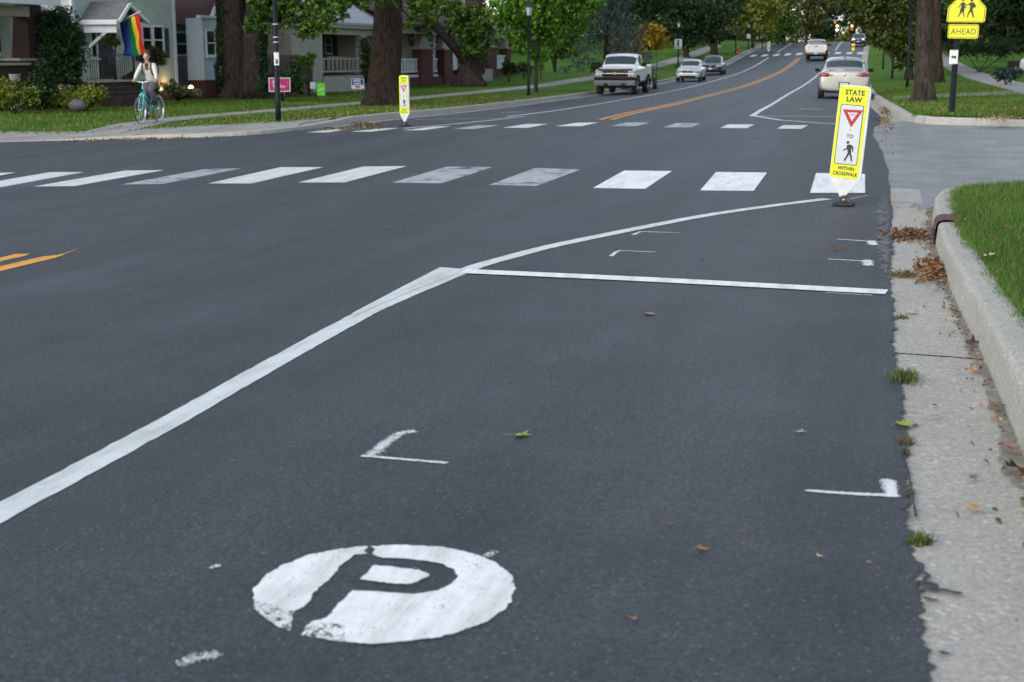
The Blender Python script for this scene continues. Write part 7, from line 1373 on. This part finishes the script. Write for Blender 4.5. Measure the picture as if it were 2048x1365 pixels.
M['boulder'] = plain('purple grey boulder', (.13, .11, .125), (.08, .068, .075), 5., .9, .6)
p = P3(155, 213, 44.5); t = thing('boulder', p, 'low rounded boulder in front of the lime bush', 'boulder'); m = MB(); m.ball((0, 0, .02), (.29, .25, .19), 16, 10, noise=.06, seed=3); m.build('rock', 'boulder', t, False)
t, p = pot(257, 190, 53.5, .26, .55, 'pale grey planter before the iron railing', 'white_wood'); shrub('pot_plant', 'leafy plant in the pale grey planter', 257, 176, 53.5, [(255, 160, 12, 12, 300), (262, 150, 6, 10, 80)], .11, 'leaf_olive', 71, cat='plant')
t, p = pot(276, 194, 53.2, .24, .4, 'dark round planter right of the pale grey planter', 'post_metal')
t, p = pot(899, 158, 91.5, .24, .36, 'tan planter holding the orange mums', 'pale_wood')
t, p = pot(822, 168, 83, .5, .85, 'pale square bin in front of the white porch rail', 'walk', 'bin')
# ------------------------------------------------------------------ grass
def blades(name, pts, h0, h1, w, mat, lean=.45, seed=1):
    rng = np.random.default_rng(seed); n = len(pts); P = np.asarray(pts, float); h = rng.uniform(h0, h1, n); a = rng.uniform(0, 2*pi, n); l = rng.uniform(.1, lean*2, n)*h; wv = rng.uniform(.6, 1.3, n)*w
    s = np.stack([-np.sin(a), np.cos(a), 0*a], 1)*wv[:, None]*.5; d = np.stack([np.cos(a), np.sin(a), 0*a], 1)
    V = np.zeros((n, 5, 3)); V[:, 0] = P - s; V[:, 1] = P + s; mid = P + d*(l*.35)[:, None]; mid[:, 2] += h*.6; V[:, 2] = mid + s*.75; V[:, 3] = mid - s*.75; tip = P + d*l[:, None]; tip[:, 2] += h*rng.uniform(.8, 1., n); V[:, 4] = tip
    b = np.arange(n)*5; F = np.concatenate([np.stack([b, b+1, b+2], 1), np.stack([b, b+2, b+3], 1), np.stack([b+3, b+2, b+4], 1)]); return struct(big_mesh(name, V.reshape(-1, 3), F, mat), 'stuff')
rng = np.random.default_rng(21); pts = []
while len(pts) < 165000:
    y = rng.uniform(4.0, 17.2) if rng.random() < .93 else rng.uniform(-1., 4.); e = near_lawn_x(y)[0]; x = e + rng.uniform(0, 1)**1.5*(1.6 + y*.24) + rng.normal(0, .012) - (rng.uniform(0, .06) if rng.random() < .25 else 0) + .012*sin(y*9)
    if vnoise(np.array([x]), np.array([y]), 1.7, 4)[0] > .12 or rng.random() < .5: pts.append((x, y, bumpy(GN, .012)(max(x, e), y) - .005))
blades('grass', pts, .035, .10, .0042, 'blade', .6, 2)
pts = []
while len(pts) < 60000:
    y = rng.uniform(30.6, 66); x = kl_x(y) - rng.uniform(.02, 13)
    pts.append((x, y, GZ(x, y) - .02))
def off_walk(p): c = lerp(p[1], [30, 40, 60, 90, 200], [-17.9, -19.3, -19.4, -19.2, -20.5]); return not (c - .78 < p[0] < c + .68)
blades('grass', [p for p in pts if off_walk(p)], .05, .12, .02, 'blade_dull', .5, 3)
pts = []
while len(pts) < 40000:
    y = 31.5 + rng.uniform(0, 1)**1.4*40; x = AX(y) + .66 + rng.uniform(0, 7)
    if lerp(y, [28, 54, 86, 118, 200], [4.0, 4.0, 3.7, 3.3, 2]) - .05 < x < lerp(y, [28, 54, 86, 118, 200], [5.5, 5.5, 5.2, 4.8, 3.5]) + .05: continue
    pts.append((x, y, GZ(x, y) - .02))
blades('grass', pts, .05, .11, .02, 'blade_dull', .5, 5)
# weeds in the joints of the gutter
def weed(label, px0, px1, py, n, h, mat, seed, sy=.05):
    a, b = gp(px0, py), gp(px1, py); rng = np.random.default_rng(seed); P = []
    for i in range(n): t = rng.normal(.5, .17); x = a.x + (b.x-a.x)*t; y = a.y + (b.y-a.y)*t + rng.normal(0, sy); P.append((x, y, RZ(x, y) - .004))
    o = blades('weed_tuft', P, h*.4, h, .005, mat, .9, seed); del o['kind']; o['label'] = label; o['category'] = 'weed'; o['group'] = 'weeds along the gutter'
weed('bright green grass tuft spilling from the asphalt edge onto the gutter, largest of the weeds', 1768, 1846, 760, 260, .07, 'blade_weed', 31, .05); weed('small ferny weed at the gutter joint nearest the camera', 1806, 1872, 1085, 240, .035, 'blade_weed', 32, .025); weed('straw coloured tuft on the asphalt edge below a split green leaf', 1785, 1832, 886, 150, .035, 'blade_dry', 33, .03); weed('small brown tuft just below the straw coloured tuft', 1795, 1822, 908, 80, .028, 'blade_dry', 34, .025)
weed('tiny green clover patch beside the sprayed corner mark', 1806, 1830, 990, 110, .02, 'blade_weed', 35, .02); weed('dry grass tuft reaching across the gutter joint by the white bay line', 1760, 1850, 552, 260, .06, 'blade_dry', 36, .06); weed('bright moss green tuft at the end of the leaf drift', 1778, 1808, 476, 320, .03, 'blade_weed', 37, .06); weed('thin straw weed lying on the gutter under a pale leaf', 1776, 1826, 636, 90, .03, 'blade_dry', 38, .03)
# ------------------------------------------------------------------ fallen leaves
def leaf_shape(L, seed, curl=.35):                                             # a lobed leaf, curled at its edges
    rr = random.Random(seed); out = []; N = 5
    ang = [0, 22, 40, 62, 85, 110, 135, 158, 180]; rad = [1., .52, .82, .42, .78, .40, .55, .32, .28]
    full = [(a, r) for a, r in zip(ang, rad)] + [(-a, r) for a, r in zip(ang[1:-1], rad[1:-1])][::-1]
    vs = [(0, 0, .12*L*curl)]
    for a, r in full: a_ = radians(a); q = r*L*.55*rr.uniform(.85, 1.12); vs.append((q*sin(a_), q*cos(a_), L*curl*(.9*r*r*rr.uniform(.2, 1.1)*abs(sin(a_*1.5+seed)))))
    n = len(full); fs = [(0, 1+i, 1+(i+1) % n) for i in range(n)]; m = MB(); m.add(vs, fs, 0, False); m.tube([(0, -.15*L, 0), (.04*L, -.45*L, .03*L), (.10*L, -.7*L, .0)], [.012*L, .010*L, .007*L], 4); return m
COLS = {'brown': (.20, .09, .04), 'tan': (.42, .27, .13), 'orange': (.52, .20, .06), 'dark': (.075, .04, .028), 'green': (.28, .36, .07), 'pale': (.50, .44, .26), 'olive': (.13, .15, .07), 'rust': (.34, .10, .05)}
for k, c in COLS.items(): M['fl_'+k] = plain(k + ' leaf', c, tuple(v*.65 for v in c), 40., .8)
def fallen(px, py, L, col, label, seed, curl=.4, z=0., fz=RZ):
    p = gp(px, py, fz); m = leaf_shape(L, seed, curl); o = m.build('fallen_leaf', 'fl_'+col, None); o.location = (p.x, p.y, p.z + .014 + z); o.rotation_euler = (random.Random(seed).uniform(-.15, .15), random.Random(seed+1).uniform(-.15, .15), seed*1.7); tag(o, label, 'leaf', 'single fallen leaves')
for i, (px, py, L, col, lab) in enumerate(((1040, 877, .10, 'green', 'yellow green lobed leaf on the asphalt above the painted P'), (1300, 633, .11, 'tan', 'tan lobed leaf in the middle of the parking lane'), (1407, 1106, .055, 'orange', 'orange brown leaf right of the painted P'), (1265, 1246, .035, 'orange', 'small orange leaf low right of the painted P'), (1340, 1056, .035, 'rust', 'tiny reddish leaf above the orange brown one'),
    (1640, 1121, .028, 'pale', 'pale crumb of leaf near the asphalt edge'), (1738, 1133, .025, 'tan', 'tan crumb of leaf beside the nearest weed'), (1600, 870, .055, 'white_' if False else 'pale', 'pale crumpled scrap on the asphalt between the corner marks'), (1943, 693, .13, 'dark', 'dark curled leaf against the kerb foot'), (1912, 628, .09, 'brown', 'brown leaf in the gutter under the dark streaky one'), (1910, 640, .08, 'dark', 'thin dark leaf just below the brown gutter leaf'),
    (1942, 745, .075, 'orange', 'orange leaf in the gutter left of the kerb'), (1918, 747, .045, 'tan', 'narrow tan fragment beside the orange gutter leaf'), (1997, 818, .11, 'brown', 'curled brown leaf at the kerb foot above a bare patch'), (1868, 838, .05, 'orange', 'single orange fragment in the middle of the gutter slab'), (1805, 855, .12, 'green', 'split green and tan leaf over the asphalt edge'), (2026, 905, .08, 'rust', 'rust leaf at the kerb foot near the right edge'), (2038, 948, .16, 'dark', 'large dark leaf cut off by the right edge'),
    (1945, 961, .06, 'olive', 'olive leaf lying flat on the gutter'), (1946, 1024, .07, 'tan', 'tan leaf on the gutter below the olive leaf'), (1796, 416, .12, 'orange', 'orange leaf on the far gutter slab near the crosswalk'), (1838, 421, .11, 'pale', 'pale leaf beside the orange far gutter leaf'), (1820, 628, .12, 'pale', 'pale broad leaf on the gutter near the white bay line'), (1650, 508, .08, 'brown', 'brown leaf between the upper sprayed marks'), (1676, 503, .11, 'brown', 'long brown leaf right of the upper sprayed marks'), (1405, 525, .045, 'dark', 'small black scrap inside the hatched corner'), (1480, 1071, .03, 'brown', 'thin brown twig like leaf right of centre'))):
    fallen(px, py, L, col, lab, i+3, .5 if col in ('dark', 'brown') else .3)
for i, (px, py, L, col, lab) in enumerate(((2018, 467, .1, 'brown', 'brown leaf caught in the near grass'), (1924, 452, .09, 'rust', 'rust leaf at the grass edge by the drain'), (1973, 525, .10, 'pale', 'pale upright leaf in the grass behind the kerb'))): fallen(px, py, L, col, lab, i+60, .6, .03, GN)
def litter(name, pts, L, mat, seed):
    rng = np.random.default_rng(seed); V, F = leaves(pts, L, rng, .0, .8, .6); return struct(big_mesh(name, V, F, mat), 'stuff')
def pile(px0, px1, py0, py1, n, seed, hz=.05, fz=RZ):
    rng = np.random.default_rng(seed); a, b, c = gp(px0, (py0+py1)/2, fz), gp(px1, (py0+py1)/2, fz), gp((px0+px1)/2, py0, fz); e = gp((px0+px1)/2, py1, fz); out = []
    for i in range(n): u, v = rng.normal(0, .24), rng.normal(0, .24); x = (a.x+b.x)/2 + (b.x-a.x)*u + (c.x-e.x)*v; y = (a.y+b.y)/2 + (c.y-e.y)*v; out.append((x, y, fz(x, y) + .01 + hz*rng.random()*math.exp(-6*(u*u+v*v))))
    return out
litter('leaf_litter', pile(1772, 1872, 460, 486, 330, 1, .035), .05, 'litter', 1); litter('leaf_litter', pile(1832, 1902, 520, 568, 380, 2, .06), .05, 'litter', 2)
litter('leaf_litter', pile(600, 760, 256, 264, 160, 3, .02), .06, 'litter_pale', 3); litter('leaf_litter', pile(696, 770, 246, 258, 240, 4, .05), .06, 'litter', 4); litter('leaf_litter', pile(150, 420, 277, 281, 300, 5, .02), .07, 'litter_pale', 5)
litter('leaf_litter', pile(1757, 1786, 204, 252, 420, 6, .03), .05, 'litter', 6); litter('leaf_litter', pile(1750, 1784, 236, 252, 120, 7, .03), .05, 'litter_pale', 7); litter('leaf_litter', pile(1960, 2040, 232, 240, 200, 8, .02, GZ), .08, 'litter_pale', 8)
pts = []
for i in range(240): y = rng.uniform(3.2, 14.8); x = kr_x(y) - .015 - rng.exponential(.06); pts.append((x, y, RZ(x, y) + .004))
litter('leaf_litter', pts, .028, 'litter', 11)
pts = []
for i in range(2600):
    y = rng.uniform(30.4, 60) if i < 2000 else rng.uniform(31.5, 40); x = (kl_x(y) - .05 - rng.exponential(2.2)) if i < 2000 else AX(y) + .7 + rng.uniform(0, 6); pts.append((x, y, GZ(x, y) + .03))
litter('leaf_litter', pts, .085, 'litter_pale', 9)
# clay drain outlet in the kerb and a scrap of road tar
p = gp(1885, 437, lambda x, y: .185); M['clay'] = plain('brown clay', (.11, .05, .042), (.07, .033, .03), 8., .8)
p.z = RZ(p.x, p.y); t = thing('drain_outlet', (p.x, p.y, p.z), 'brown clay drain outlet set in the kerb', 'drain'); m = MB(); yk = p.y; xk = kr_x(yk); prof = [(xk-.012, .06), (xk-.008, .15), (xk+.012, .19), (xk+.05, .204), (xk+.19, .204), (xk+.213, .17)]
m.add([(x, yk - .23, z + p.z) for x, z in prof] + [(x, yk + .23, z + p.z) for x, z in prof], [(i, i+1, i+7, i+6) for i in range(5)] + [(0, 6, 11, 5)], 0); m.build('collar', 'clay', t); m = MB(); m.box(xk-.014, xk+.05, yk-.2, yk+.05, p.z+.0, p.z+.10); m.build('opening', 'well', t)
